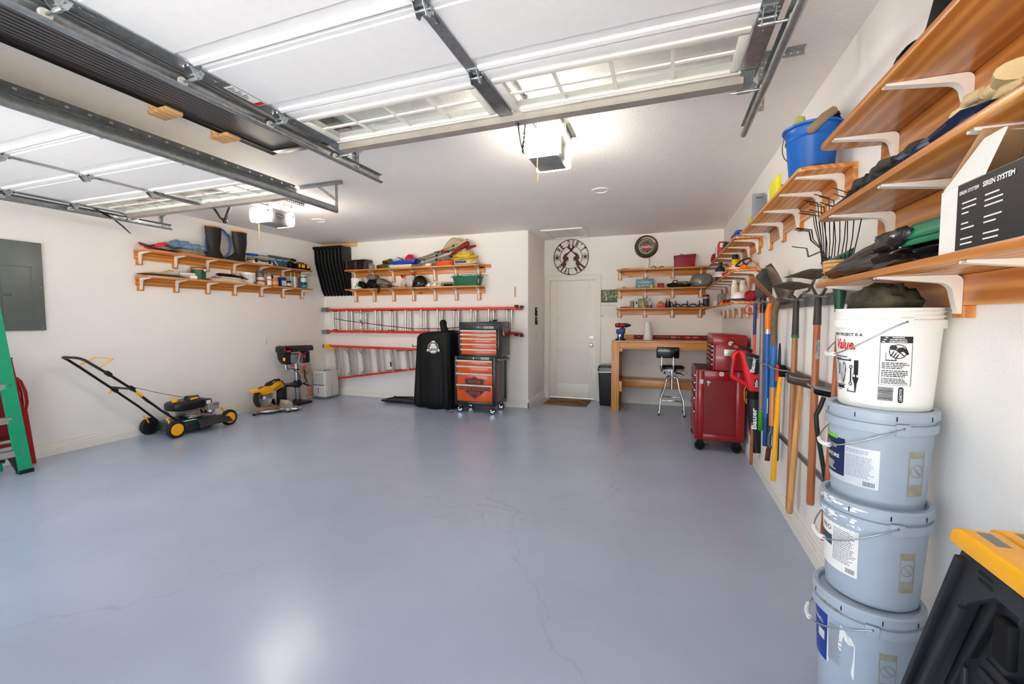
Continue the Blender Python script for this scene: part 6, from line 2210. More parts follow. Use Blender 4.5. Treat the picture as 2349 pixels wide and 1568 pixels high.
obj('grid_lines', gb, P('grid_grey', S(190, 188, 184), .6), t, smooth=0)
for d in range(31):
    r, c = divmod(d + 2, 7)
    text('date', str(d + 1), P('pale_ink', S(150, 156, 150), .6), t, plane_fn((x0 + .018 + .0375 * c, YD - .0052, 1.588 - .030 * r), (1, 0, 0), (0, 0, 1)), h=.008)
text('lettering', 'APEX', M_ink, t, plane_fn((x0 + .034, YD - .0052, 1.43), (1, 0, 0), (0, 0, 1)), w=.05, h=.014, bold=.03)

# ---- waste bin
t = thing('waste_bin', 'tall black swing top waste bin between the door and workbench', 'waste bin', (-.83, 6.97, 0))
R = []
for k, z in ((.80, .0), (.82, .01), (1.0, .54), (1.03, .545), (1.03, .56)):
    R.append([Vector((-.85 + sx * .118 * k, 6.97 + sy * .15 * k, z)) for sx, sy in ((-1, -.8), (-.8, -1), (.8, -1), (1, -.8), (1, .8), (.8, 1), (-.8, 1), (-1, .8))])
obj('body', B().rings(R), M_black, t, smooth=30)
R = []
for k, z in ((1.04, .556), (1.06, .56), (1.06, .60), (.98, .64), (.8, .652)):
    R.append([Vector((-.85 + sx * .118 * k, 6.97 + sy * .15 * k, z)) for sx, sy in ((-1, -.8), (-.8, -1), (.8, -1), (1, -.8), (1, .8), (.8, 1), (-.8, 1), (-1, .8))])
obj('lid', B().rings(R), M_blackg, t, smooth=30)
R = []
for k, z in ((1.02, .532), (1.06, .535), (1.062, .552), (1.03, .556)):
    R.append([Vector((-.85 + sx * .118 * k, 6.97 + sy * .15 * k, z + .004 * sx)) for sx, sy in ((-1, -.8), (-.8, -1), (.8, -1), (1, -.8), (1, .8), (.8, 1), (-.8, 1), (-1, .8))])
obj('bag_edge', B().rings(R), M_wplas, t, smooth=30)

# ---- workbench
t = thing('workbench', 'varnished plywood and timber workbench along the alcove wall', 'workbench', (0, 6.86, 0))
bx0, bx1, by0, by1 = -.725, .80, 6.505, YD - .005
obj('bench_top', B().bx(bx0, bx1, by0, by1, 1.040, 1.062), M_ply, t, bevel=.002)
obj('apron', B().bx(bx0 + .115, bx1, by0 + .002, by0 + .04, .940, 1.039), M_ply, t, bevel=.002)
obj('apron', B().bx(bx0, bx0 + .038, by0 + .09, by1, .940, 1.039), M_ply, t, bevel=.002)
for y0, y1 in ((by0 + .001, by0 + .09),):
    obj('front_leg', B().bx(bx0, bx0 + .113, by0, by0 + .038, 0.0, 1.039), M_plyz, t, bevel=.002)
    obj('leg_side', B().bx(bx0 + .002, bx0 + .04, by0 + .0385, by0 + .12, 0.0, .938), M_plyz, t, bevel=.002)
obj('corner_block', B().bx(bx0 + .1135, bx0 + .156, by0, by0 + .04, .897, .9395), M_plyz, t, bevel=.002)
obj('rear_leg', B().bx(bx0, bx0 + .09, by1 - .05, by1 - .005, 0.0, .939), M_plyz, t, bevel=.002)
obj('rear_leg', B().bx(bx1 - .09, bx1, by1 - .05, by1 - .005, 0.0, .939), M_plyz, t, bevel=.002)
obj('front_leg', B().bx(bx1 - .11, bx1, by0, by0 + .038, 0.0, .9395), M_plyz, t, bevel=.002)
obj('dark_panel', B().bx(bx0 + .042, bx0 + .052, by0 + .125, by1 - .05, .03, .93), P('side_stain', S(98, 62, 36), .5, var=.2), t)
obj('shelf_board', B().bx(bx0 + .054, bx1, 6.93, by1, .417, .437), M_ply, t, bevel=.002)
obj('shelf_rail', B().bx(bx0 + .054, bx1 - .02, 6.892, 6.929, .312, .437), M_ply, t, bevel=.002)
obj('shelf_bracket', B().bx(bx0 + .1135, bx0 + .156, by0, by0 + .04, .30, .455), M_plyz, t, bevel=.002)
zt = 1.0625
# vise with drill on it
t = thing('bench_vise', 'blue bench vise at the left end of the workbench', 'vise', (-.61, 6.62, zt))
VB = P('vise_blue', S(20, 44, 120), .35, var=.06)
b = B().lathe([(.075, 0), (.075, .018), (.05, .03), (.045, .05), (.052, .06)], (-.61, 6.65, zt), 20)
for a in (45, 135, 225, 315):
    b.cb((-.61 + .075 * cos(rad(a)), 6.65 + .075 * sin(rad(a)), zt + .010), (.035, .03, .02), Matrix.Rotation(rad(a), 3, 'Z'))
b.bx(-.655, -.565, 6.60, 6.73, zt + .055, zt + .12)
b.prism([(6.625, zt + .10), (6.70, zt + .10), (6.71, zt + .165), (6.625, zt + .165)], 'x', -.675, -.545)
obj('body', b, VB, t, bevel=.005)
b = B().bx(-.645, -.575, 6.565, 6.60, zt + .03, zt + .12).bx(-.67, -.55, 6.575, 6.615, zt + .115, zt + .165)
obj('moving_jaw', b, VB, t, bevel=.006)
obj('screw', B().cyl((-.61, 6.52, zt + .075), (-.61, 6.60, zt + .075), .014, n=14), M_steel, t)
obj('handle', B().cyl((-.612, 6.53, zt + .09), (-.612, 6.528, zt - .075), .007, n=10), M_steel, t)
t = thing('cordless_drill', 'red and black cordless drill resting on the blue vise', 'drill', (-.6, 6.64, zt + .166))
zz = zt + .225
b = B().cyl((-.68, 6.64, zz), (-.55, 6.64, zz), .032, .034, 16)
obj('motor_body', b, P('drill_red', S(150, 30, 28), .45, var=.15), t, bevel=.004)
obj('rear_cap', B().cyl((-.69, 6.64, zz), (-.672, 6.64, zz), .026, .033, 16).cyl((-.64, 6.64, zz), (-.615, 6.64, zz), .0345, n=16), M_black, t)
obj('gear_head', B().cyl((-.55, 6.64, zz), (-.50, 6.64, zz), .032, .028, 16).cyl((-.50, 6.64, zz), (-.465, 6.64, zz), .022, .016, 14), M_black, t)
obj('bit', B().cyl((-.465, 6.64, zz), (-.435, 6.64, zz), .004, n=8), M_steel, t)
b = B().beam((-.585, 6.64, zz - .02), (-.575, 6.60, zz - .06), .032, .045).bx(-.62, -.535, 6.585, 6.65, zt + .1655, zt + .182)
obj('grip', b, M_black, t, bevel=.004)
# paper roll (tapered look: rolled towels)
t = thing('paper_towels', 'white rolled paper cone standing on the workbench', 'paper roll', (-.215, 6.88, zt))
obj('roll', B().lathe([(.069, 0), (.066, .02), (.034, .272), (.031, .276), (.012, .276), (.012, .20), (0, .20)], (-.222, 6.86, zt), 30), M_paper, t)
obj('seam', B().beam((-.235, 6.792, zt + .003), (-.225, 6.829, zt + .27), .003, .002), P('seam_grey', S(206, 204, 198), .8), t)
obj('rear_post', B().bx(-.168, -.150, 6.90, 6.92, zt, zt + .20), M_lgrey, t, bevel=.002)
# plywood offcut and level
tag(obj('plywood_offcut', B().cb((-.53, 7.19, zt + .035), (.17, .012, .068)), M_raw, bevel=.001), 'pale plywood offcut standing behind the blue vise', 'offcut')
t = thing('spirit_level', 'long red spirit level standing on edge along the back of the workbench', 'spirit level', (.1, 7.12, zt))
lx0, lx1, ly = -.448, .66, 7.12
LR = P('level_red', S(150, 24, 30), .4, var=.05)
b = B().bx(lx0, lx1, ly - .012, ly + .012, zt, zt + .008).bx(lx0, lx1, ly - .012, ly + .012, zt + .058, zt + .066).bx(lx0, lx1, ly - .004, ly + .004, zt + .008, zt + .058)
obj('frame', b, LR, t, bevel=.0015)
for xx, hv in ((-.365, 0), (-.09, 1), (.07, 1), (.235, 1), (.60, 0)):
    obj('vial_housing', B().bx(xx - .022, xx + .022, ly - .0115, ly - .004, zt + .010, zt + .056), M_black, t, bevel=.002)
    obj('vial', B().cyl((xx - .014, ly - .0125, zt + .033), (xx + .014, ly - .0125, zt + .033), .007, n=10), P('vial_yellow', S(214, 204, 120), .3), t)
for xx in (-.20, .15, .36, .47):
    obj('hand_slot', B().prism([(xx + .045 * cos(2 * pi * i / 14), zt + .033 + .013 * sin(2 * pi * i / 14)) for i in range(14)], 'y', ly - .0055, ly - .0042), P('slot_pink', S(196, 130, 110), .5), t)

# ---- stool
t = thing('shop_stool', 'chrome shop stool with black seat and low backrest in front of the workbench', 'stool', (.137, 6.66, 0))
cx, cy = .133, 6.60
R_ = .168
obj('seat', B().lathe([(0, .700), (R_, .702), (R_ + .004, .712), (R_, .727), (R_ * .85, .742), (R_ * .5, .748), (0, .749)], (cx, cy, -.03), 36), M_blackg, t, smooth=60)
obj('seat_band', B().lathe([(0, .664), (R_ * .8, .664), (R_ + .003, .670), (R_ + .006, .70), (R_, .704)], (cx, cy, -.032), 36), M_chrome, t, smooth=60)
obj('backrest', B().cb((cx - .065, cy - .135, .902), (.308, .05, .158), RX(4)), M_blackg, t, bevel=.02, seg=3)
for dx in (-.145, .012):
    obj('back_support', B().tube([(cx + dx, cy - .05, .628), (cx + dx, cy - .15, .632), (cx + dx, cy - .168, .66), (cx + dx, cy - .155, .75), (cx + dx, cy - .15, .845)], .011, 10), M_chrome, t, smooth=60)
    obj('knob', B().cyl((cx + dx + .04, cy - .10, .595), (cx + dx + .04, cy - .10, .625), .012, n=10), M_black, t)
obj('post', B().cyl((cx, cy, .36), (cx, cy, .53), .022, n=18).cyl((cx, cy, .53), (cx, cy, .64), .016, n=16).cyl((cx, cy, .525), (cx, cy, .545), .06, .05, 20).cyl((cx, cy, .60), (cx, cy, .632), .035, n=16), M_chrome, t)
obj('lever', B().tube([(cx + .04, cy, .605), (cx + .10, cy - .03, .602), (cx + .165, cy - .05, .575)], .006, 8).tube([(cx + .07, cy - .02, .604), (cx + .12, cy - .035, .596)], .010, 8), M_black, t)
for sx, sy in ((-1, -1), (1, -1), (1, 1), (-1, 1)):
    F = lambda k, z: (cx + sx * k, cy + sy * k, z)
    obj('leg', B().tube([F(.015, .545), F(.05, .545), F(.068, .53), F(.078, .48), F(.095, .39), F(.135, .28), F(.152, .23), F(.158, .16), F(.170, .015)], .0125, 10), M_chrome, t, smooth=60)
    obj('rubber_foot', B().cyl(F(.171, 0), F(.170, .022), .020, .015, 12), M_rubber, t)
k = .158
c4 = [(cx - k, cy - k, .215), (cx + k, cy - k, .215), (cx + k, cy + k, .215), (cx - k, cy + k, .215)]
pts = []
for i in range(4):
    p, q = Vector(c4[i]), Vector(c4[(i + 1) % 4])
    pts += [p.lerp(q, .06), p.lerp(q, .94)]
obj('foot_ring', B().tube(pts, .010, 8, closed=True), M_chrome, t, smooth=60)

# ================================================================== ON THE WORKBENCH SHELVES
Y = YD - .12
z1, z2, z3 = (tops(z) for z in zD)
tag(obj('tablet', B().bx(-.655, -.545, Y - .05, Y + .05, z1, z1 + .014), M_blackm, bevel=.003), 'flat dark slab lying at the left end of the top workbench shelf', 'slab')
t = thing('cable', 'loose thin dark cable lying on the shelf below the round sign', 'cable', (-.1, Y, z1))
obj('wire', B().tube([(-.21, Y + .06, z1 + .004), (-.19, Y, z1 + .03), (-.16, Y - .02, z1 + .042), (-.12, Y, z1 + .015), (-.08, Y + .01, z1 + .012), (-.04, Y - .02, z1 + .034), (-.01, Y, z1 + .03), (-.005, Y + .01, z1 + .008), (-.06, Y - .04, z1 + .008), (-.17, Y - .06, z1 + .006)], .005, 6), M_blackm, t)
t = thing('document_case', 'dark red zipped document case standing on the top workbench shelf', 'case', (.29, Y, z1))
DR = P('dark_red_vinyl', S(142, 16, 34), .5, var=.06)
obj('body', B().prism([(.14, z1), (.435, z1), (.445, z1 + .195), (.135, z1 + .18)], 'y', Y - .03, Y + .05), DR, t, bevel=.008)
obj('flap', B().prism([(.131, z1 + .145), (.449, z1 + .16), (.447, z1 + .20), (.133, z1 + .185)], 'y', Y - .034, Y + .052), P('darker_red', S(112, 12, 28), .5), t, bevel=.004)
obj('handle', B().tube([(.215, Y, z1 + .186), (.23, Y, z1 + .205), (.25, Y, z1 + .203), (.275, Y, z1 + .192)], .005, 6), M_blackm, t)
# middle shelf
for i, (x, h) in enumerate(((-.625, .02), (-.60, .035), (-.575, .012))):
    tag(obj('hook_screw', B().tube([(x, Y - .06, z2 + .003), (x + .004, Y - .06, z2 + .003 + h * .7), (x + .014, Y - .06, z2 + h)], .004, 6), M_gunm), ('tiny dark hook standing first from the left end of the middle shelf', 'tallest of three tiny dark hooks on the middle shelf', 'tiny dark hook nearest the bin liner box')[i], 'hook', 'tiny hooks')
t = thing('bin_liner_box', 'blue and yellow box of trash bags on the middle workbench shelf', 'box', (-.29, Y, z2))
bx_ = (-.422, -.165)
obj('carton', B().bx(bx_[0], bx_[1], Y - .06, Y + .06, z2, z2 + .14), P('box_teal', S(104, 136, 136), .5), t, bevel=.002)
obj('blue_band', B().bx(bx_[0], bx_[1], Y - .0612, Y - .06, z2 + .07, z2 + .105), P('box_blue', S(52, 150, 196), .5), t, smooth=0)
obj('yellow_patch', B().bx(-.205, -.168, Y - .0612, Y - .06, z2 + .006, z2 + .05), P('box_yellow', S(206, 190, 60), .5), t, smooth=0)
pb = B()
for a, c, d, e in ((-.385, -.35, .012, .058), (-.33, -.29, .02, .06), (-.275, -.255, .03, .06), (-.25, -.225, .03, .06)):
    pb.bx(a, c, Y - .0612, Y - .06, z2 + d, z2 + e)
obj('picture_print', pb, P('box_grey', S(160, 166, 166), .5), t, smooth=0)
fnb = plane_fn((-.30, Y - .0618, z2 + .088), (1, 0, 0), (0, 0, 1))
text('lettering', '33 GAL TRASH BAGS', M_paper, t, fnb, w=.19, h=.018, bold=.03)
text('lettering', 'HEAVY DUTY', P('box_yellow2', S(196, 184, 90), .5), t, plane_fn((-.285, Y - .0618, z2 + .122), (1, 0, 0), (0, 0, 1)), w=.13, h=.014, bold=.04)
for i, x in enumerate((-.077, -.026)):
    can('battery_pack', ('small red and black can nearest the bin liner box', 'small red and black can nearest the black carry bag')[i], 'can', x, Y - .05, z2, .022, .066, P('can_red', S(196, 22, 34), .35), M_black, (M_black, .78, .98), 'jar', 'two small red cans')
t = thing('carry_bag', 'black mesh carry bag slumped on the middle workbench shelf', 'bag', (.21, Y, z2))
obj('body', blob((.215, Y, z2 + .035), (.165, .07, .036), 91, .22, .7), M_blackm, t, smooth=60)
obj('mesh_panel', blob((.27, Y - .01, z2 + .058), (.09, .06, .026), 93, .2, .6), P('mesh_brown', S(110, 92, 66), .8, var=.5, scale=120), t, smooth=60)
obj('handle', B().tube([(.14, Y - .02, z2 + .06), (.125, Y - .03, z2 + .09), (.14, Y - .03, z2 + .108), (.19, Y - .03, z2 + .105), (.20, Y - .02, z2 + .07)], .008, 6), M_black, t)
t = thing('bagged_item', 'rounded grey bundle in clear plastic on the middle shelf near the corner', 'bundle', (.52, Y, z2))
obj('bundle', blob((.535, Y, z2 + .096), (.15, .10, .096), 95, .10, .75, n=40, m=20), P('grey_shell', S(112, 110, 106), .3, var=.25, scale=14), t, smooth=60)
obj('wrap', blob((.535, Y, z2 + .098), (.157, .106, .098), 95, .14, .75, n=40, m=20), M_clear, t, smooth=60)
# lower shelf
tag(obj('red_folder', B().bx(-.655, -.50, Y - .08, Y + .07, z3, z3 + .018), P('folder_red', S(150, 52, 36), .6), bevel=.002), 'thin rust red folder lying at the left end of the bottom workbench shelf', 'folder')
t = thing('spool_stack', 'small stack of thread like spools on the bottom workbench shelf', 'spool', (-.475, Y, z3))
for k in range(3):
    obj('spool', B().lathe([(.03, 0), (.034, .004), (.034, .010), (.028, .012), (.028, .026), (.034, .028), (.034, .034), (.03, .037)], (-.475, Y - .05, z3 + .038 * k), 16), P('spool_grey', S(150, 142, 128), .4, .3), t)
for (x0_, x1_, h, m_, l, nm2) in ((-.43, -.385, .145, M_lgrey, 'narrow pale box with a dark picture beside the spool stack', 'small_box'), (-.375, -.265, .142, P('leafy_box', S(120, 140, 96), .5, var=.9, scale=40), 'square box printed with leaves and a bird on the bottom shelf', 'seed_box')):
    t = thing(nm2, l, 'box', ((x0_ + x1_) / 2, Y, z3))
    obj('carton', B().bx(x0_, x1_, Y - .07, Y, z3, z3 + h), m_, t, bevel=.002)
    if nm2 == 'small_box':
        obj('dark_print', B().bx(x0_ + .012, x1_ - .01, Y - .0712, Y - .07, z3 + .06, z3 + .10), M_ink, t, smooth=0)
    else:
        pb = B()
        pb.add([(-.32 + .022 * cos(q) , Y - .0712, z3 + .06 + .032 * sin(q)) for q in [2 * pi * i / 12 for i in range(12)]], [tuple(range(12))])
        obj('bird_print', pb, P('bird_orange', S(196, 120, 70), .5), t, smooth=0)
t = thing('pump_bottle', 'clear pump bottle with a dark base beside the leaf printed box', 'bottle', (-.21, Y, z3))
obj('bottle', B().lathe([(.034, 0), (.036, .006), (.036, .085), (.028, .105), (.012, .118), (.012, .132)], (-.21, Y - .04, z3), 18), M_clear, t)
obj('dark_base', B().lathe([(0, .003), (.033, .003), (.033, .04), (0, .04)], (-.21, Y - .04, z3), 18), M_blackm, t)
obj('pump', B().lathe([(.013, .118), (.014, .132), (.006, .136), (.006, .15), (0, .15)], (-.21, Y - .04, z3), 12), M_grey, t)
t = thing('parts_basket', 'orange and clear basket holding a round brown disc', 'basket', (-.06, Y, z3))
R = [[Vector((-.04 + sx * k, Y - .04 + sy * k * .7, z3 + z)) for sx, sy in ((-1, -1), (1, -1), (1, 1), (-1, 1))] for k, z in ((.062, 0), (.07, .055), (.066, .055), (.058, .006))]
obj('basket', B().rings(R), P('basket_orange', S(206, 70, 40), .4), t, bevel=.003)
obj('slot', B().bx(-.08, .0, Y - .0885, Y - .0865, z3 + .02, z3 + .03), P('slot_brown', S(130, 44, 30), .5), t)
obj('disc', B().cyl((-.045, Y - .035, z3 + .06), (-.045, Y - .02, z3 + .062), .045, n=24), P('disc_brown', S(170, 112, 56), .5, var=.1), t)
obj('clear_side', B().bx(-.125, -.105, Y - .08, Y + .01, z3, z3 + .062), M_clear, t)
t = thing('pen_mug', 'dark blue mug full of pencils and pens on the bottom workbench shelf', 'mug', (.065, Y, z3))
obj('mug', B().lathe([(.036, 0), (.04, .006), (.04, .092), (.035, .092), (.034, .012), (0, .012)], (.065, Y - .05, z3), 22), P('mug_blue', S(24, 38, 62), .25), t)
obj('mug_handle', B().tube([(.103, Y - .05, z3 + .078), (.13, Y - .05, z3 + .074), (.136, Y - .05, z3 + .045), (.125, Y - .05, z3 + .022), (.102, Y - .05, z3 + .018)], .006, 8), MATS['mug_blue'], t)
for i, (dx, dz, m_) in enumerate(((-.035, .145, M_teal), (-.018, .15, M_org), (-.01, .13, M_yel), (.008, .14, M_black), (.02, .128, M_lgrey), (-.026, .125, M_green), (.026, .14, M_blackm))):
    tag(obj('pencil', B().cyl((.065 + dx * .5, Y - .05 + .008 * (i % 3 - 1), z3 + .014), (.065 + dx, Y - .045 + .008 * (i % 3 - 1), z3 + dz), .0042, n=6), m_), ('teal', 'orange', 'yellow', 'black', 'grey', 'green', 'matt black')[i] + ' pencil standing in the dark blue mug', 'pencil', 'pencils in the mug')
t = thing('iron_castings', 'row of black cast iron trivets with small upright levers on the shelf', 'casting', (.35, Y, z3))
for k in range(4):
    x = .19 + .115 * k
    obj('link', B().tube([(x - .05, Y - .06, z3 + .014), (x - .04, Y - .06, z3 + .04), (x, Y - .06, z3 + .05), (x + .04, Y - .06, z3 + .04), (x + .055, Y - .06, z3 + .014)], .009, 8).bx(x - .055, x + .055, Y - .075, Y - .045, z3, z3 + .014), M_black, t)
for k in range(3):
    x = .175 + .168 * k
    obj('lever', B().tube([(x, Y - .06, z3 + .014), (x, Y - .06, z3 + .08), (x - .012, Y - .06, z3 + .104)], [.010, .008, .005], 8), M_black, t)
can('glass_jar', 'dark jar with a tan band at the corner end of the bottom shelf', 'jar', .60, Y - .02, z3, .043, .19, P('jar_brown', S(52, 46, 46), .3), M_black, (P('jar_tan', S(186, 160, 140), .5), .68, .86), 'jar')
tag(obj('paper_slip', B().cb((.60, Y - .085, z3 + .004), (.09, .03, .006), RZ(8)), M_paper, bevel=.001), 'small white paper slip lying in front of the dark jar', 'paper')

# ================================================================== RED TOOL CHEST
t = thing('red_tool_cabinet', 'red rolling tool cabinet with recessed side panel beside the stool', 'tool cabinet', (.56, 5.18, 0))
x0, x1, y0, y1, z0, z1_ = .33, .795, 4.82, 5.55, .125, .85
b = B().bx(x0 + .03, x1, y0 + .012, y1, z0, z1_)
for r in ((x0 + .03, .41, z0, z1_), (.715, x1, z0, z1_), (.41, .715, z0, .185), (.41, .715, .757, z1_)):
    b.bx(r[0], r[1], y0, y0 + .013, r[2], r[3])
obj('case', b, M_red, t, bevel=.004)
obj('side_panel', B().bx(.412, .713, y0 + .0085, y0 + .012, .187, .755), P('red_panel_dark', S(120, 8, 14), .3, coat=.3), t, smooth=0)
b = B().bx(x0, x0 + .031, y0, y0 + .03, z0, z1_).bx(x0, x0 + .031, y1 - .03, y1, z0, z1_).bx(x0, x0 + .031, y0 + .03, y1 - .03, z0, z0 + .03).bx(x0, x0 + .031, y0 + .03, y1 - .03, z1_ - .03, z1_)
obj('front_frame', b, M_red, t, bevel=.003)
zs = ((.74, .815), (.66, .735), (.575, .655), (.43, .57), (.16, .425))
for a, c in zs:
    d = obj('drawer', B().bx(x0 + .003, x0 + .03, y0 + .035, y1 - .035, a + .004, c - .004), P('red_drawer', S(120, 10, 18), .3), t, bevel=.002)
    obj('drawer_pull', B().bx(x0 - .012, x0 + .003, y0 + .045, y1 - .045, c - .03, c - .012), M_chrome, d, bevel=.003)
obj('top_mat', B().bx(x0 + .02, .485, y0 + .02, y1 - .02, z1_, z1_ + .006), M_rubber, t)
obj('top_rim', B().bx(x0, x0 + .018, y0, y1, z1_ - .004, z1_ + .008).bx(x0 + .018, .488, y0, y0 + .016, z1_ - .004, z1_ + .008), M_red, t, bevel=.003)
obj('push_handle_mount', B().cyl((.387, y0 - .006, .725), (.387, y0, .725), .014, n=12).bx(.37, .402, y0 - .003, y0, .715, .76), M_lgrey, t)
obj('side_rail', B().tube([(.44, y0 - .004, .735), (.455, y0 - .02, .735), (.47, y0 - .022, .735)], .008, 8).cyl((.45, y0 - .012, .70), (.45, y0 - .012, .75), .006, n=8), M_lgrey, t)
for q in ((.425, .842), (.46, .842), (.52, .842)):
    obj('rivet', B().lathe([(.004, 0), (0, .003)], (q[0], y0, q[1] - .01), 8, RX(90)), M_steel, t)
for (x, y) in ((.385, 4.87), (.735, 4.87), (.385, 5.50), (.735, 5.50)):
    caster(t, x, y, .052, 12, M_blackm, False)
obj('caster_brake', B().beam((.43, 4.86, .07), (.47, 4.85, .065), .03, .006), M_black, t)
t = thing('red_top_chest', 'red top tool chest with a curved lid on the red rolling cabinet', 'tool chest', (.64, 5.18, .857))
X0, X1 = .49, .80
b = B().bx(X0 + .02, X1, 4.825, 5.545, .857, 1.13)
obj('case', b, M_red, t, bevel=.004)
obj('lid', B().prism([(X0 - .002, 1.125), (X1 + .003, 1.125), (X1 + .003, 1.205), (X1 - .01, 1.222), (X0 + .03, 1.226), (X0 + .004, 1.215), (X0 - .002, 1.19)], 'y', 4.82, 5.55), M_red, t, bevel=.006)
obj('front_frame', B().bx(X0, X0 + .021, 4.825, 4.85, .857, 1.125).bx(X0, X0 + .021, 5.52, 5.545, .857, 1.125).bx(X0, X0 + .021, 4.85, 5.52, .857, .872), M_red, t, bevel=.003)
for a, c in ((.875, .93), (.935, .98), (.985, 1.03), (1.035, 1.075), (1.08, 1.12)):
    d = obj('drawer', B().bx(X0 + .004, X0 + .022, 4.853, 5.517, a + .002, c - .003), MATS['red_drawer'], t, bevel=.002)
    obj('drawer_pull', B().bx(X0 - .010, X0 + .004, 4.86, 5.51, c - .024, c - .010), M_chrome, d, bevel=.003)
obj('lock', B().cyl((.665, 4.812, 1.20), (.665, 4.82, 1.20), .006, n=10), M_chrome, t)
obj('side_handle', B().bx(.588, .70, 4.808, 4.825, 1.01, 1.078).bx(.588, .70, 4.80, 4.812, 1.035, 1.058), M_alu, t, bevel=.004)
for (x, z, par) in ((.65, 1.138, 0), (.573, .822, 1)):
    dl = obj('round_sticker', B().cyl((x, 4.8185 if par else 4.8185, z), (x, 4.8205 + .006 * (1 - par), z), .022, n=20), M_paper, t, smooth=0)
    kb = B()
    for i in range(5):
        a = 2 * pi * i / 5
        kb.cb((x + .012 * cos(a), 4.8182, z + .012 * sin(a)), (.007, .0006, .006))
    kb.cb((x, 4.8182, z + .002), (.018, .0006, .005))
    obj('sticker_print', kb, M_ink, dl, smooth=0)

# ================================================================== LONG RIGHT WALL
X = XR - .12
zc1, zc2, zc3 = (tops(z) for z in zC)
# top corner shelf
tag(obj('strap_roll', blob((X - .03, 6.6, zc1 + .07), (.075, .13, .07), 101, .12, .6), P('maroon_vinyl', S(140, 26, 48), .35), smooth=60), 'maroon padded roll lying at the corner end of the top shelf', 'pad')
t = thing('small_carton', 'red and white carton standing on the top corner shelf', 'box', (X, 5.85, zc1))
obj('carton', B().bx(X - .1, X - .02, 5.76, 5.94, zc1, zc1 + .17), P('carton_red', S(190, 30, 44), .45), t, bevel=.002)
obj('pale_panel', B().bx(X - .09, X - .03, 5.7588, 5.76, zc1 + .10, zc1 + .15), M_paper, t, smooth=0)
tag(obj('small_carton', B().bx(X - .105, X - .03, 6.02, 6.10, zc1, zc1 + .15), M_lgrey, bevel=.003), 'grey carton behind the red and white carton on the top corner shelf', 'box')
t = thing('flask', 'dark green flask lying next to the red carton', 'flask', (X, 5.35, zc1))
obj('body', B().cyl((X - .09, 5.36, zc1 + .05), (X + .05, 5.40, zc1 + .05), .048, n=18), P('flask_green', S(20, 54, 36), .35), t, bevel=.004)
obj('cap', B().cyl((X + .05, 5.40, zc1 + .05), (X + .10, 5.415, zc1 + .05), .04, n=16), M_yel, t, bevel=.003)
t = thing('blue_case', 'flat blue plastic case at the open end of the top corner shelf', 'case', (X, 4.6, zc1))
obj('body', B().bx(XR - .222, XR - .02, 4.46, 4.80, zc1, zc1 + .03), P('case_blue', S(22, 60, 150), .35), t, bevel=.01)
obj('lid', B().bx(XR - .222, XR - .02, 4.46, 4.80, zc1 + .0315, zc1 + .06), P('case_blue', S(22, 60, 150), .35), t, bevel=.012)
# middle corner shelf
can('oil_bottle', 'dark plastic oil bottle near the corner of the middle shelf', 'bottle', X - .06, 5.95, zc2, .06, .24, P('oil_dark', S(50, 46, 52), .3), M_black, (M_lgrey, .25, .5), 'bottle')
t = thing('glue_gun', 'white nozzle with a red collar poking over the middle shelf edge', 'nozzle', (X - .1, 5.5, zc2))
obj('nozzle', B().cyl((X - .19, 5.50, zc2 + .03), (X - .09, 5.50, zc2 + .034), .005, .014, 10), M_wplas, t)
obj('collar', B().cyl((X - .09, 5.50, zc2 + .034), (X - .03, 5.50, zc2 + .036), .028, n=12), M_redp, t)
can('spray_can', 'yellow spray can with a black cap on the middle corner shelf', 'spray can', X - .03, 4.98, zc2, .034, .20, P('spray_yellow', S(218, 186, 30), .4), M_black, (M_paper, .25, .42), 'spray')
t = thing('orange_square', 'orange plastic saw guide lying over the end of the middle corner shelf', 'saw guide', (X, 4.6, zc2))
Mo = MX((XR - .13, 4.56, zc2 + .012), 12)
obj('blade', B().bx(-.16, .10, -.02, .02, -.010, .012, Mo), M_org, t, bevel=.003)
obj('stock', B().bx(-.03, .0, -.05, .03, -.010, .03, Mo), M_org, t, bevel=.003)
obj('scale', B().bx(-.14, -.05, -.0205, -.0199, -.004, .008, Mo), M_paper, t, smooth=0)
t = thing('work_goggles', 'black framed goggles with a tan strap on the middle corner shelf', 'goggles', (X, 4.64, zc2))
obj('frame', B().tube([(XR - .20, 4.58, zc2 + .04), (XR - .15, 4.60, zc2 + .09), (XR - .08, 4.62, zc2 + .115), (XR - .06, 4.62, zc2 + .085), (XR - .11, 4.60, zc2 + .05), (XR - .18, 4.58, zc2 + .035)], .008, 8, closed=True).tube([(XR - .14, 4.60, zc2 + .08), (XR - .10, 4.60, zc2 + .045)], .007, 6), M_black, t, smooth=60)
obj('strap', B().tube([(XR - .09, 4.61, zc2 + .06), (XR - .05, 4.60, zc2 + .085), (XR - .02, 4.58, zc2 + .05), (XR - .025, 4.55, zc2 + .03)], .014, 6, flat=.4), M_tan, t)
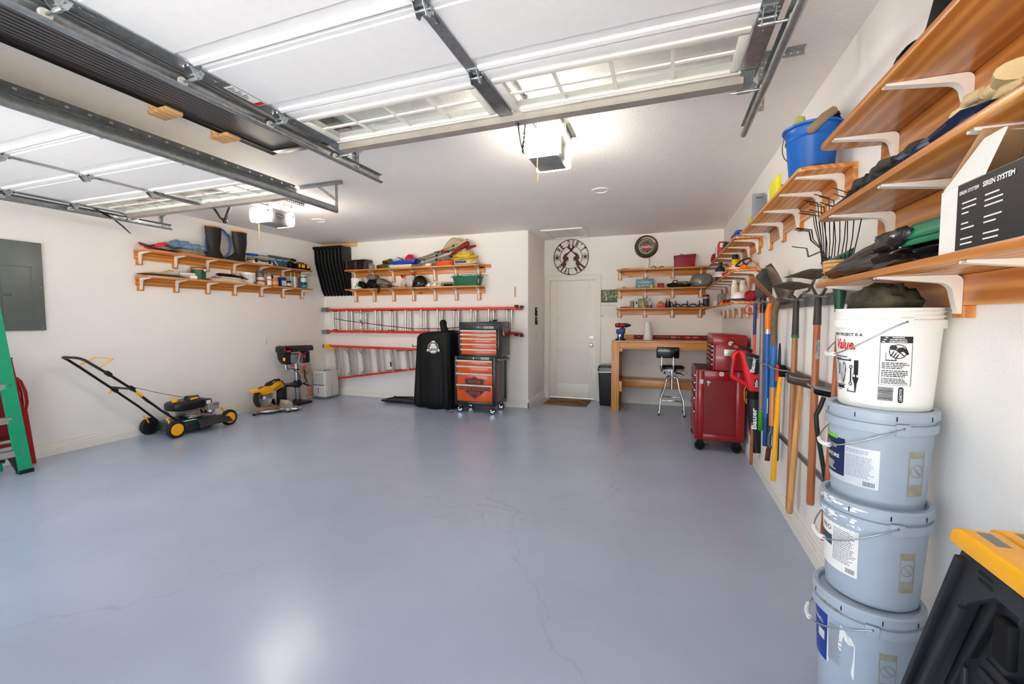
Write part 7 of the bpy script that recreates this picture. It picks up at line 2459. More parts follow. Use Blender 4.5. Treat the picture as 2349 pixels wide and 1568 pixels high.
# bottom corner shelf
t = thing('drill_index', 'grey metal drill index box at the corner end of the bottom shelf', 'parts box', (X, 6.4, zc3))
obj('box_body', B().bx(X - .08, X + .0, 6.3, 6.5, zc3, zc3 + .075), M_lgrey, t, bevel=.003)
tag(obj('drill_index', B().bx(X - .07, X + .02, 5.95, 6.10, zc3, zc3 + .15), M_grey, bevel=.004), 'upright grey box second from the corner on the bottom shelf', 'box')
t = thing('hand_tool', 'tangle of red handled tools on the bottom corner shelf', 'hand tool', (X, 5.3, zc3))
for i in range(5):
    y = 5.05 + .13 * i
    obj('handle', B().tube([(X - .10, y, zc3 + .012 + .012 * (i % 3)), (X - .03, y + .05, zc3 + .03 + .01 * (i % 2)), (X + .04, y + .08, zc3 + .02)], .013, 8), (M_redp, M_blackm, M_redp, M_yel, M_redp)[i], t, smooth=60)
    obj('jaw', B().beam((X + .04, y + .08, zc3 + .02), (X + .09, y + .11, zc3 + .018), .018, .012), M_steel, t)
t = thing('paint_cup_gun', 'white plastic sprayer cup with a domed lid on the bottom corner shelf', 'sprayer', (X - .02, 4.66, zc3))
obj('dome', B().lathe([(.07, .025), (.072, .04), (.055, .085), (.02, .10), (0, .101)], (X - .03, 4.66, zc3), 22), M_wplas, t, smooth=60)
obj('rim', B().lathe([(.075, .018), (.078, .022), (.078, .034), (.07, .034)], (X - .03, 4.66, zc3), 22), P('purple_rim', S(70, 54, 80), .4), t)
for i in range(2):
    t = thing('plastic_jug', ('translucent white jug nearer the corner behind the sprayer', 'translucent white jug nearer the shovels behind the sprayer')[i], 'jug', (X + .01, 4.86 - .0 * i, zc3), 0, 'two white jugs')
    x = X - .04 + .075 * i
    obj('body', B().lathe([(.03, 0), (.034, .006), (.034, .17), (.022, .20), (.018, .20), (0, .20)], (x, 4.90, zc3), 16), P('milky_plastic', S(222, 214, 196), .4), t)
    obj('cap', B().cyl((x, 4.90, zc3 + .195), (x, 4.90, zc3 + .23), .022, n=14), M_wplas, t)
tag(obj('red_cloth', blob((X + .05, 4.53, zc3 + .05), (.05, .06, .05), 111, .3, .7), P('rag_red', S(150, 14, 34), .8), smooth=60), 'bundled red rag at the end of the bottom corner shelf', 'rag')
t = thing('cable_tie_coil', 'thin red ring hanging below the end of the bottom corner shelf', 'ring', (X - .02, 4.40, 1.47))
obj('ring', B().torus((X + .03, 4.42, 1.475), .045, .005, 24, 6, RX(90)), M_redp, t)

# blue tub shelf
zb_ = tops(2.104)
tag(obj('sponge', blob((X, 4.05, zb_ + .06), (.06, .10, .06), 121, .2, .7), P('lime_plastic_bag', S(206, 216, 70), .35, alpha=.9), smooth=60), 'lime yellow plastic bag at the corner end of the blue tub shelf', 'bag')
t = thing('storage_box', 'grey plastic box standing open behind the blue tub', 'box', (X, 3.65, zb_))
obj('side', B().bx(X - .10, X - .012, 3.70, 3.72, zb_, zb_ + .21), P('binder_grey', S(132, 136, 142), .45), t, bevel=.003)
obj('back', B().bx(X - .012, X + .08, 3.44, 3.70, zb_, zb_ + .19), P('binder_grey', S(132, 136, 142), .45), t, bevel=.003)
obj('latch', B().bx(X - .08, X - .03, 3.696, 3.70, zb_ + .17, zb_ + .185), M_galvd, t)
t = thing('small_carton', 'white and orange carton with a black letter beside the blue tub', 'box', (X, 3.3, zb_))
obj('carton', B().bx(X - .055, X + .05, 3.32, 3.43, zb_, zb_ + .15), M_paper, t, bevel=.002)
obj('orange_band', B().bx(X - .0562, X + .0512, 3.3188, 3.4312, zb_ + .03, zb_ + .065), M_org, t, smooth=0)
text('lettering', 'R', M_ink, t, plane_fn((X - .03, 3.319, zb_ + .10), (1, 0, 0), (0, 0, 1)), h=.028, bold=.05)
tag(obj('cleaning_pad', B().bx(X - .07, X - .05, 3.08, 3.30, zb_, zb_ + .16), P('pad_yellow', S(230, 222, 40), .5), bevel=.004), 'bright yellow pad standing behind the blue tub', 'pad')
t = thing('blue_tub', 'large blue plastic tub on the short shelf', 'tub', (.69, 2.74, zb_))
c = Vector((.70, 2.62, zb_))
obj('tub', B().lathe([(.092, 0), (.096, .005), (.114, .20), (.117, .204), (.118, .225), (.130, .228), (.132, .238), (.123, .24), (.113, .234), (.09, .012), (0, .012)], c, 44), M_blue, t)
obj('ridge', B().lathe([(.1115, .172), (.1155, .175), (.1157, .180), (.1125, .184)], c, 44, caps=False), M_blue, t)
obj('moulded_panel', B().bx(.685, .725, 2.522, 2.5285, zb_ + .005, zb_ + .03), P('tub_dark', S(12, 44, 120), .4), t)
obj('wire_bail', B().tube([c + Vector((-.128 * cos(a), .128 * sin(a), .22 - .12 * sin(max(0, a + .35) * .9))) for a in [rad(-20 + 14 * i) for i in range(11)]], .0025, 6), M_galvd, t)
tag(obj('wash_sponge', B().cb((.64, 2.69, zb_ + .255), (.045, .11, .13), RX(-30) @ RY(25)), P('sponge_yellow', S(206, 200, 110), .9, var=.2, scale=60, bump=.8, bscale=120), bevel=.012), 'yellow green sponge sticking out of the blue tub', 'sponge')
t = thing('roller_cover', 'grey tan paint roller cover lying over the rim of the blue tub', 'paint roller', (.70, 2.5, zb_ + .24))
obj('nap', B().tube([(.652, 2.495, zb_ + .178), (.656, 2.49, zb_ + .182), (.72, 2.50, zb_ + .245), (.76, 2.52, zb_ + .275)], [.012, .02, .021, .02], 12), P('nap_tan', S(150, 126, 98), .95, bump=.6, bscale=200), t, smooth=60)
tag(obj('wire_brush', blob((.765, 2.58, zb_ + .262), (.035, .035, .03), 131, .5, .8, freq=6), M_blackm, smooth=40), 'black bristle brush head poking out of the blue tub', 'brush')

# ---- steel tool racks
for (nm2, z0, z1, y0, y1, l) in (('tool_rack', 1.466, 1.53, 2.222, 4.42, 'upper flat steel tool rail carrying the shovels and rakes'), ('tool_rack', .998, 1.052, 2.40, 4.45, 'middle flat steel tool rail carrying the hammers')):
    t = thing(nm2, l, 'tool rack', (XR, (y0 + y1) / 2, z0), 0, 'steel tool rails')
    obj('plate', B().bx(XR - .020, XR - .0005, y0, y1, z0, z1), P('rail_steel', S(128, 130, 134), .38, .7, var=.2, scale=9), t, bevel=.002)
    ys = (2.25, 2.72, 2.77, 3.13, 3.19, 3.48, 3.55, 3.75, 3.8, 4.05, 4.1) if z0 > 1.2 else (2.55, 2.62, 2.97, 3.04, 3.42, 3.48, 3.75, 3.82, 4.27)
    for y in ys:
        obj('peg', B().tube([(XR - .02, y - .028, z1 - .02), (XR - .06, y - .03, z1 - .018), (XR - .12, y - .03, z1 - .006), (XR - .128, y - .03, z1 + .004)], .0055, 6), M_galv, t, smooth=60)
tag(obj('lower_rail', B().bx(XR - .018, XR - .0005, 2.45, 4.3, .512, .538), MATS['rail_steel'], bevel=.002), 'thin steel strip low on the wall behind the tool handles', 'rail')


def handle(name, t, y, x, z0, z1, r=.016, mat=None, dy=0.0, dx=0.0):
    return obj(name, B().tube([(x + dx, y + dy, z0), (x + dx, y + dy, z0 + .012), (x + dx * .5, y + dy * .5, (z0 + z1) / 2), (x, y, z1)], [r * .8, r * 1.08, r, r * .9], 12), mat or M_ash, t, smooth=60)


# far broom
t = thing('push_broom', 'broom with navy and orange red upper handle hanging nearest the red tool chest', 'broom', (.76, 4.27, 0))
handle('lower_handle', t, 4.27, .765, .08, .62, .013, M_red_h)
obj('painted_handle', B().cyl((.765, 4.27, .62), (.762, 4.27, 1.25), .0135, n=12), P('handle_coral', S(206, 88, 66), .5, var=.1), t)
obj('navy_handle', B().cyl((.762, 4.27, 1.25), (.76, 4.27, 1.54), .0135, n=12), P('handle_navy', S(30, 46, 110), .45), t)
# transfer shovel, black scoop and grey pole
t = thing('scoop_shovel', 'shovel with a black worn scoop, grey pole and green grip', 'shovel', (.775, 4.05, .4))
b = B().grid(lambda u, v: Vector((.775 + (u - .5) * .12 * (1 - .55 * max(0, v - .72) / .28 * abs(2 * u - 1)), 4.03 - .02 * cos((u - .5) * 3.0) + .012 * v, 1.565 + .24 * v - .05 * max(0, v - .8) / .2 * (2 * u - 1) ** 2)), 12, 12)
obj('scoop', b, P('scoop_black', S(52, 52, 50), .6, var=.45, scale=20), t, solid=.006, smooth=60)
obj('socket', B().cyl((.775, 4.035, 1.44), (.775, 4.035, 1.60), .021, .026, 14), M_blackg, t)
obj('pole', B().cyl((.787, 4.05, .60), (.775, 4.04, 1.45), .0185, n=16), P('pole_grey', S(128, 122, 120), .35, .4), t)
obj('grip', B().cyl((.79, 4.05, .45), (.787, 4.05, .605), .0215, n=16), M_lgreen, t, bevel=.003)
# edging tool: orange over blue
t = thing('edging_spade', 'orange and blue handled spade with its thin blade seen edge on', 'spade', (.76, 3.75, .4))
obj('blade', B().beam((.648, 3.75, 1.70), (.80, 3.752, 1.525), .006, .14, (0, 1, 0)), P('blade_brown', S(164, 104, 66), .5, .3, var=.15), t, bevel=.002)
obj('orange_handle', B().tube([(.795, 3.75, 1.55), (.772, 3.75, 1.51), (.758, 3.75, 1.45), (.758, 3.75, 1.31)], [.017, .019, .0195, .0195], 14), M_org, t, smooth=60)
obj('ferrule', B().cyl((.758, 3.75, 1.275), (.758, 3.75, 1.312), .0198, n=14), M_alu, t)
obj('blue_handle', B().cyl((.766, 3.75, .62), (.758, 3.75, 1.276), .0192, n=14), M_bluem, t)
text('lettering', 'HUSKY', M_paper, t, plane_fn((.752, 3.7295, .74), (0, 0, 1), (-1, 0, 0)), w=.10, h=.014) if False else None
obj('lower_grip', B().cyl((.767, 3.75, .40), (.766, 3.75, .62), .0205, n=14), P('grip_navy', S(26, 60, 110), .5), t, bevel=.003)
obj('print', B().bx(.765, .771, 3.7285, 3.7302, .66, .78), M_paper, t, smooth=0)
# round point shovel
t = thing('round_shovel', 'round point shovel with a weathered steel blade and blue lower handle', 'shovel', (.76, 3.5, .3))


def sblade(u, v):
    w_ = .115 * (1 - max(0, v - .45) ** 2 * 3.0)
    return Vector((.775 + .02 - .105 * v + .0 * u, 3.50 + (u - .5) * 2 * w_ * .75 , 1.49 + .275 * v)) + Vector((.035 * (2 * u - 1) ** 2 - .01, 0, .02 * (2 * u - 1) ** 2))


obj('blade', B().grid(sblade, 12, 12), M_oldsteel, t, solid=.004, smooth=60)
obj('step', B().bx(.765, .815, 3.40, 3.44, 1.508, 1.516).bx(.765, .815, 3.56, 3.60, 1.508, 1.516), M_oldsteel, t)
obj('socket', B().tube([(.775, 3.5, 1.57), (.768, 3.5, 1.51), (.748, 3.5, 1.44), (.746, 3.5, 1.35), (.75, 3.5, 1.20)], [.012, .019, .021, .0215, .0215], 14), P('worn_wood', S(104, 84, 62), .6, var=.3, scale=24), t, smooth=60)
obj('blue_handle', B().cyl((.752, 3.5, .90), (.75, 3.5, 1.205), .0215, n=14), P('shovel_blue', S(34, 102, 166), .45, var=.1), t)
obj('wood_handle', B().cyl((.753, 3.5, .62), (.752, 3.5, .90), .020, n=14), M_hick, t)
obj('hand_grip', B().tube([(.753, 3.5, .62), (.753, 3.5, .58), (.738, 3.5, .55), (.738, 3.5, .48), (.753, 3.5, .455), (.768, 3.5, .48), (.768, 3.5, .55), (.753, 3.5, .58)], .011, 8), P('grip_slate', S(70, 92, 120), .5), t, smooth=60)
# bar with chisel end
t = thing('digging_bar', 'dark iron digging bar with a chisel end hanging behind the yellow axe', 'digging bar', (.79, 3.72, .29))
obj('bar', B().tube([(.79, 3.72, 1.03), (.795, 3.72, .9), (.79, 3.72, .6), (.784, 3.72, .38)], .0135, 10), M_rust, t, smooth=60)
obj('chisel', B().beam((.784, 3.72, .39), (.776, 3.72, .293), .034, .012, (0, 1, 0)), M_rust, t, bevel=.002)
t = thing('mattock_handle', 'teal blue tool handle end showing below behind the yellow axe', 'tool handle', (.80, 3.52, .34))
obj('handle', B().tube([(.80, 3.56, .345), (.80, 3.56, .36), (.80, 3.56, .7), (.80, 3.56, 1.04)], [.012, .018, .014, .013], 10), P('handle_teal', S(28, 90, 128), .45), t, smooth=60)
obj('blade', B().prism([(3.52, 1.03), (3.60, 1.03), (3.575, 1.18), (3.56, 1.215), (3.545, 1.18)], 'x', .795, .805), M_gunm, t, bevel=.002)


def bow_rake(label, y, zr, zh, x, zb, hm, n, tilt, up_, cuff):
    t = thing('garden_rake', label, 'rake', (x, y, zb))
    # toothed bar, tines pointing into the room
    M = MX((x - .035, y, zr), 0, 0, tilt)
    b = B().bx(.055, .07, -.185, .185, -.006, .008, M)
    obj('rake_bar', b, M_oldsteel, t, bevel=.002)
    for i in range(n):
        yy = -.178 + .356 * i / (n - 1)
        obj('tine', B().tube([M @ Vector((.06, yy, 0)), M @ Vector((.0, yy, .002)), M @ Vector((-.055, yy, -.004)), M @ Vector((-.085, yy, -.014))], [.0085, .0082, .007, .003], 6), M_oldsteel, t, smooth=60)
    for s in (-1, 1):
        obj('bow', B().tube([M @ Vector((.062, s * .165, 0)), M @ Vector((.062, s * .172, -.03)), (x + .005, y + s * .14, zr - .05 * up_), (x + .005, y + s * .06, zh + .04), (x, y, zh + .01)], .0075, 8), M_oldsteel, t, smooth=60)
    obj('ferrule', B().cyl((x, y, zh - .21 if cuff else zh - .13), (x, y, zh + .015), .0195, .016, 14), P('ferrule_dark', S(66, 60, 54), .5, .5), t)
    if cuff:
        obj('green_band', B().cyl((x, y, zh - .218), (x, y, zh - .20), .0208, n=14), M_green, t)
    handle('handle', t, y, x, zb, zh - .12, .0185, hm, 0, .0)
    return t


bow_rake('weathered garden rake with its toothed head lying level, dark socket', 3.13, 1.60, 1.49, .785, .16, M_ash, 16, 13, 1.0, True)
bow_rake('weathered garden rake with its head standing higher near the leaf rake', 2.74, 1.635, 1.49, .788, .36, M_red_h, 16, 10, 1.1, False)
obj_s = B().bx(.78, .796, 2.7195, 2.7215, 1.17, 1.28)
tag(obj('paint_mark', obj_s, P('peeling_label', S(150, 144, 136), .7, var=.6, scale=90), smooth=0), 'peeling silver sticker on the handle of the higher rake', 'sticker')
# leaf rake
t = thing('leaf_rake', 'green leaf rake with long thin wire tines fanned out upwards', 'rake', (.77, 2.37, .3))
LG = P('rake_green', S(34, 74, 56), .4, .2)
b = B().grid(lambda u, v: Vector((.765 - .075 * sin(pi * u) * v, 2.37 + (u - .5) * (.06 + .22 * v), 1.50 + .20 * v - .045 * sin(pi * u) * v)), 16, 8)
obj('fan_plate', b, LG, t, solid=.003, smooth=60)
obj('socket', B().lathe([(.016, 0), (.017, .01), (.026, .10), (.03, .12), (0, .12)], (.765, 2.37, 1.42), 14), LG, t)
for i in range(22):
    u = i / 21
    s = 2 * u - 1
    y0, x0 = 2.37 + (u - .5) * .26, .765 - .07 * sin(pi * u)
    y1 = 2.37 + s * .25 + .2 * max(0, s) ** 2 + .02 * (i % 3)
    z1 = 1.885 - .09 * max(0, s) ** 2 - .03 * abs(s) + .02 * ((i * 5) % 4)
    p = [(x0, y0, 1.66), (x0 - .0, y0 + (y1 - y0) * .35, 1.74), (x0 - .01, y1 - .02 * s, z1 - .05), (x0 - .015, y1, z1), (x0 - .075, y1 + .04 * s, z1 + .018)]
    obj('tine', B().tube(p, .0022, 5), M_gunm, t, smooth=60)
handle('handle', t, 2.37, .77, .29, 1.44, .0125, M_red_h, .1)
# broom head of straw below the rake
t = thing('corn_broom', 'straw broom standing behind the black waders, bristles up', 'broom', (.70, 2.2, 1.56))
R = []
for z, k, d in ((1.555, .55, .5), (1.60, .85, .8), (1.66, 1, 1), (1.72, 1.02, 1.0)):
    R.append([Vector((.665 + .042 * k * cos(a), 2.115 + .045 * d * sin(a), z - .0)) for a in [2 * pi * i / 40 for i in range(40)]])
R = [[Vector((p.x, p.y, 1.5465 + (p.z - 1.555) * .52)) + Vector(((.004 if i % 2 else 0), 0, 0)) for i, p in enumerate(r)] for r in R]
obj('straw', B().rings(R), P('straw', S(216, 172, 112), .9, var=.2, scale=120, bump=.5, bscale=300), t, smooth=20)
for z in (1.567, 1.587, 1.605, 1.622):
    obj('stitching', B().torus((.665, 2.115, z), .0435, .003, 28, 5), P('stitch', S(176, 128, 84), .8), t)

# hammers on the middle rail
t = thing('sledge_hammer', 'sledge hammer with a rusty head on the middle rail', 'hammer', (.79, 3.0, .2))
obj('head', B().tube([(.730, 3.02, 1.035), (.737, 3.015, 1.034), (.76, 3.0, 1.025), (.81, 2.97, 1.015), (.838, 2.955, 1.01)], [.026, .034, .032, .032, .034], 14), P('hammer_rust', S(86, 66, 52), .6, .5, var=.3, bump=.2), t, smooth=40)
handle('handle', t, 2.985, .785, .19, 1.02, .018, M_hick, .02, -.028)
t = thing('splitting_axe', 'axe with a bright yellow handle and orange edged black head', 'axe', (.78, 3.45, .22))
obj('head', B().bx(.772, .812, 3.42, 3.47, .985, 1.065), M_blackm, t, bevel=.006)
obj('orange_edge', B().prism([(.756, 1.075), (.772, 1.06), (.772, .99), (.76, .945), (.752, .965)], 'y', 3.44, 3.45), P('edge_orange', S(206, 70, 30), .4), t)
obj('handle', B().tube([(.762, 3.45, .232), (.762, 3.45, .25), (.766, 3.45, .5), (.775, 3.45, .8), (.783, 3.45, .985)], [.014, .019, .0165, .0165, .015], 12), M_yel, t, smooth=60)
t = thing('weed_cutter', 'black bent tube tool hanging from the middle rail beside the buckets', 'hand tool', (.77, 2.56, .6))
obj('shaft', B().tube([(.778, 2.56, .995), (.762, 2.56, .94), (.747, 2.56, .90), (.752, 2.56, .84), (.775, 2.56, .70), (.80, 2.56, .56)], .011, 8), M_black, t, smooth=60)
obj('handle', B().tube([(.735, 2.56, 1.022), (.75, 2.56, 1.024), (.80, 2.56, 1.014), (.815, 2.56, 1.012)], [.012, .02, .02, .013], 10), M_blackm, t, smooth=60)

# ---- leaf blower
t = thing('leaf_blower', 'red and black cordless leaf blower hanging nozzle down by the red chest', 'leaf blower', (.70, 4.3, .19))
yb0 = 4.30
b = B().prism([(.635, 1.115), (.69, 1.11), (.80, 1.06), (.825, 1.0), (.822, .90), (.818, .74), (.728, .74), (.715, .80), (.70, .86), (.672, .99), (.655, 1.06)], 'y', yb0 - .055, yb0 + .055)
obj('motor_body', b, M_redp, t, bevel=.02, seg=3)
obj('black_side', B().prism([(.685, 1.098), (.80, 1.066), (.822, 1.0), (.818, .91), (.765, .895), (.73, .93), (.70, 1.02)], 'y', yb0 - .062, yb0 - .052), M_black, t, bevel=.004)
b = B().tube([(.645, yb0, 1.10), (.612, yb0, 1.07), (.602, yb0, 1.0), (.592, yb0, .90), (.598, yb0, .868), (.64, yb0, .84), (.69, yb0, .815), (.715, yb0, .80)], [.024, .024, .021, .021, .023, .019, .019, .02], 10)
obj('handle', b, M_redp, t, smooth=60)
obj('handle_grip', B().tube([(.594, yb0 - .004, 1.03), (.589, yb0 - .004, 1.0), (.580, yb0 - .004, .92), (.582, yb0 - .004, .885)], .0155, 8), M_black, t, smooth=60)
obj('battery', B().cb((.668, yb0, 1.122), (.17, .08, .05), RY(19)), M_black, t, bevel=.012)
obj('battery_badge', B().cb((.618, yb0 - .0405, 1.14), (.03, .001, .03), RY(19)), M_redp, t, smooth=0)
obj('nozzle', B().tube([(.773, yb0, .745), (.776, yb0, .66), (.79, yb0, .40), (.802, yb0, .30), (.812, yb0, .19)], [.052, .054, .047, .040, .038], 20), M_black, t, smooth=60)
obj('nozzle_collar', B().tube([(.773, yb0, .675), (.773, yb0, .745)], [.0555, .055], 20), M_blackm, t)
text('lettering', 'Bauer', M_wplas, t, plane_fn((.752, yb0 - .0635, .985), (.10, 0, 1), (-1, 0, .10)), w=.135, h=.036, bold=.035)
text('lettering', 'Bauer', M_wplas, t, plane_fn((.774, yb0 - .0545, .505), (-.02, 0, 1), (-1, 0, 0)), w=.19, h=.042, bold=.035)
obj('volt_plate', B().bx(.765, .80, yb0 - .0575, yb0 - .0555, .775, .86), M_black, t, bevel=.002)
text('lettering', '20v', M_wplas, t, plane_fn((.783, yb0 - .0585, .817), (0, 0, 1), (-1, 0, 0)), w=.072, h=.024, bold=.03)
obj('strap', B().tube([(.715, yb0, .80), (.70, yb0, .74), (.705, yb0, .66), (.72, yb0, .62), (.722, yb0, .68), (.715, yb0, .74)], .005, 6), P('strap_orange', S(196, 130, 40), .7), t)

# ================================================================== BUCKET STACK
M_pail = P('grey_pail', S(158, 170, 182), .38, var=.05, scale=7)
M_pailw = P('white_pail', S(238, 238, 232), .36, var=.02, scale=6)


def cylfn(cx, cy, rf, phi0):
    """(u metres along the wall, z) -> point on a slightly tapering pail"""
    def fn(u, z, off=.0012):
        r = rf(z) + off
        a = phi0 + u / r
        return Vector((cx + r * cos(a), cy + r * sin(a), z))
    return fn


def pail(name, label, x, y, z0, z1, mat, lid, grip_deg, hole_deg):
    t = thing(name, label, 'bucket', (x, y, z0), 0, 'stack of four buckets')
    Rb, Rt = .119, .1325
    h = z1 - z0
    rf = lambda z: Rb + (Rt - Rb) * min(1, max(0, (z - z1 + .325) / .29))
    c = (x, y, 0)
    prof = [(Rb - .006, z0), (Rb, z0 + .006), (rf(z1 - .325), z1 - .32) if z1 - .32 > z0 + .01 else (Rb, z0 + .01), (Rt, z1 - .062)]
    prof += [(Rt + .009, z1 - .062), (Rt + .009, z1 - .036), (Rt + .001, z1 - .034), (Rt + .001, z1 - .028), (Rt + .006, z1 - .027), (Rt + .006, z1 - .023), (Rt + .001, z1 - .022), (Rt + .001, z1 - .014), (Rt + .006, z1 - .013), (Rt + .006, z1 - .010), (Rt + .002, z1 - .009), (Rt + .004, z1), (Rt - .002, z1), (Rt - .004, z1 - .02), (Rb - .002, z1 - .30), (0, z1 - .30)]
    obj('pail_body', B().lathe(prof, c, 56), mat, t, smooth=40)
    if lid:
        lp = [(Rt + .003, z1 - .022), (Rt + .0105, z1 - .022), (Rt + .0105, z1 + .0), (Rt + .006, z1 + .005), (Rt - .004, z1 + .005), (Rt - .008, z1 + .0005), (Rt - .009, z1 - .007), (0, z1 - .007), (0, z1 - .009), (Rt - .0045, z1 - .009)]
        ld = obj('lid', B().lathe(lp, c, 56, caps=False), mat, t, smooth=40)
        for k in range(9):
            a = rad(-175 + 40 * k)
            obj('tear_slot', B().cb((x + (Rt + .0105) * cos(a), y + (Rt + .0105) * sin(a), z1 - .014), (.0022, .003, .014), Matrix.Rotation(a, 3, 'Z')), M_gunm, ld)
    # ears and wire bail with its plastic grip
    for d in (hole_deg, hole_deg + 180):
        a = rad(d)
        M = Matrix.Translation((x, y, 0)) @ Matrix.Rotation(a, 4, 'Z')
        b = B().bx(Rt - .002, Rt + .0115, -.017, .017, z1 - .066, z1 - .030, M)
        ear = obj('ear', b, mat, t, bevel=.002)
        obj('bail_hole', B().cyl(M @ Vector((Rt + .0114, 0, z1 - .042)), M @ Vector((Rt + .0124, 0, z1 - .042)), .0032, n=10), M_dark, ear)
    ha, hb = rad(hole_deg), rad(hole_deg - 180)
    ga = rad(hole_deg - 90)
    zh, zg = z1 - .042, z1 - grip_deg
    pts = []
    n = 24
    for i in range(n + 1):
        f = i / n
        a = ha + (hb - ha) * f
        k = sin(pi * f)
        r = Rt + .013 + .010 * k
        pts.append(Vector((x + r * cos(a), y + r * sin(a), zh + (zg - zh) * k ** 1.25)))
    obj('bail', B().tube(pts, .0022, 8), M_galv, t, smooth=60)
    obj('grip', B().tube(pts[10:15], .0078, 12), M_wplas, t, smooth=60)
    return t, cylfn(x, y, rf, atan2(-y, -x))


def wrap(b, fn, u0, u1, z0, z1, off=.0012):
    k = max(1, int(abs(u1 - u0) / .006))
    m = max(1, int(abs(z1 - z0) / .05))
    return b.grid(lambda s, t: fn(u0 + (u1 - u0) * s, z0 + (z1 - z0) * t, off), k, m)


def lines(b, fn, u0, u1, z0, z1, n, off=.0016, seed=1, fill=.62):
    """rows of fine illegible print"""
    rr = random.Random(seed)
    for i in range(n):
        z = z1 - (z1 - z0) * (i + .5) / n
        hh = (z1 - z0) / n * .26
        u = u0
        end = u0 + (u1 - u0) * rr.uniform(.72, 1)
        while u < end:
            w_ = rr.uniform(.003, .010)
            wrap(b, fn, u, min(u + w_, end), z - hh, z + hh, off)
            u += w_ + .0016
    return b


rd = lambda d: rad(d) * .13
# ---- white pail on top
t, fn = pail('bucket', 'open white plastic bucket on top of the stack, red and black print', .69, 1.73, 1.1075, 1.428, M_pailw, False, .155, -93)
P_ = lambda u, z: fn(u, z, .0015)
text('lettering', 'EVERY PROJECT IS A', M_ink, t, lambda u, v: P_(rd(-52) + u, 1.343 + v), w=.122, h=.0125, bold=.035)
text('lettering', 'Value.', P('print_red', S(206, 26, 36), .5), t, lambda u, v: P_(rd(-52) + u, 1.312 + v), w=.082, h=.034, bold=.03, shear=.25)
tb = B()
bar = lambda u0, z0, u1, z1: wrap(tb, fn, rd(u0), rd(u1), z0, z1, .0015)
for q in ((-76, 1.269, -46, 1.272), (-74, 1.258, -40, 1.262), (-74, 1.263, -58, 1.2655), (-72, 1.19, -71, 1.25), (-67, 1.185, -66, 1.25), (-63, 1.21, -60.5, 1.248), (-57, 1.18, -56.2, 1.22), (-53, 1.18, -52.3, 1.25), (-40.5, 1.19, -38.5, 1.235), (-50, 1.165, -66, 1.1745), (-72, 1.176, -48, 1.178), (-45, 1.157, -32, 1.160), (-64, 1.160, -55, 1.162), (-35, 1.215, -29, 1.262), (-33, 1.19, -31, 1.218), (-44, 1.157, -43, 1.168), (-49.5, 1.19, -48.8, 1.25), (-70, 1.16, -69, 1.18), (-36.5, 1.20, -36, 1.22), (-60, 1.19, -59.4, 1.208)):
    bar(*q)
for (u, z, r_) in ((-41, 1.262, .0045), (-39.5, 1.239, .006), (-39.5, 1.184, .006), (-52, 1.249, .004), (-66.5, 1.253, .004)):
    vs = [fn(rd(u) + r * cos(a), z + r * sin(a), .0016) for r in (r_ * .55, r_) for a in [2 * pi * i / 14 for i in range(14)]]
    tb.add(vs, [(i, (i + 1) % 14, 14 + (i + 1) % 14, 14 + i) for i in range(14)])
tb.add([fn(rd(u), z, .0016) for u, z in ((-37, 1.207), (-28, 1.207), (-30.5, 1.185), (-31.5, 1.16), (-33, 1.16), (-34, 1.185))], [tuple(range(6))])
for s in (-1, 1):
    pts = [(-52.5 + s * 3.4, 1.246), (-52.5 + s * 2.6, 1.246), (-52.5 + s * 4.0, 1.225), (-52.5 - s * .8, 1.18), (-52.5 + s * .2, 1.18), (-52.5 + s * 5.0, 1.226)]
    tb.add([fn(rd(u), z, .0016) for u, z in pts], [tuple(range(6))])
obj('tool_drawings', tb, M_ink, t, smooth=0)
wb_ = B()
for a, c, d, e in ((-5.5, 1.322, 28.5, 1.342), (-5.5, 1.1925, -4.9, 1.322), (27.9, 1.1925, 28.5, 1.322), (-5.5, 1.192, 28.5, 1.1928)):
    wrap(wb_, fn, rd(a), rd(d), c, e, .0013)
wl = obj('warning_box', wb_, M_ink, t, smooth=0)
for i, s_ in enumerate(('WARNING', 'ADVERTENCIA', 'AVERTISSEMENT')):
    text('lettering', s_, M_paper, wl, lambda u, v, i=i: fn(rd(13) + u, 1.3385 - .0065 * i + v, .002), h=.0045, bold=.03)
    tb = B()
    wrap(tb, fn, rd(-3.5 + (2 - i) * 1.5), rd(-.5 + (2 - i) * 1.5), 1.3372 - .0065 * i, 1.3398 - .0065 * i, .002)
    obj('warning_mark', tb, M_paper, wl, smooth=0)
pb = B()
uc, zc_ = rd(13.5), 1.296
vs = [fn(uc + r * cos(a), zc_ + r * sin(a), .0016) for r in (.0195, .022) for a in [2 * pi * i / 32 for i in range(32)]]
pb.add(vs, [(i, (i + 1) % 32, 32 + (i + 1) % 32, 32 + i) for i in range(32)])
pb.add([fn(uc + u, zc_ + v, .0017) for u, v in ((-.016, .012), (-.0135, .0145), (.016, -.0125), (.0135, -.0145))], [(0, 1, 2, 3)])
pb.add([fn(uc - .012 + .009 * cos(a), zc_ + .012 + .008 * sin(a), .0018) for a in [2 * pi * i / 14 for i in range(14)]], [tuple(range(14))])
pb.add([fn(uc + u, zc_ + v, .0018) for u, v in ((-.004, .010), (.010, .014), (.022, .004), (.026, -.008), (.020, -.010), (.012, .0), (.0, -.004))], [tuple(range(7))])
for u, v in ((-.006, -.004), (-.012, .0), (-.001, -.009)):
    pb.add([fn(uc + u, zc_ + v, .0018), fn(uc + u + .004, zc_ + v + .002, .0018), fn(uc + u - .004, zc_ + v - .016, .0018), fn(uc + u - .007, zc_ + v - .014, .0018)], [(0, 1, 2, 3)])
wrap(pb, fn, uc - .028, uc - .003, 1.267, 1.2705, .0016)
wrap(pb, fn, uc - .029, uc - .0275, 1.267, 1.293, .0016)
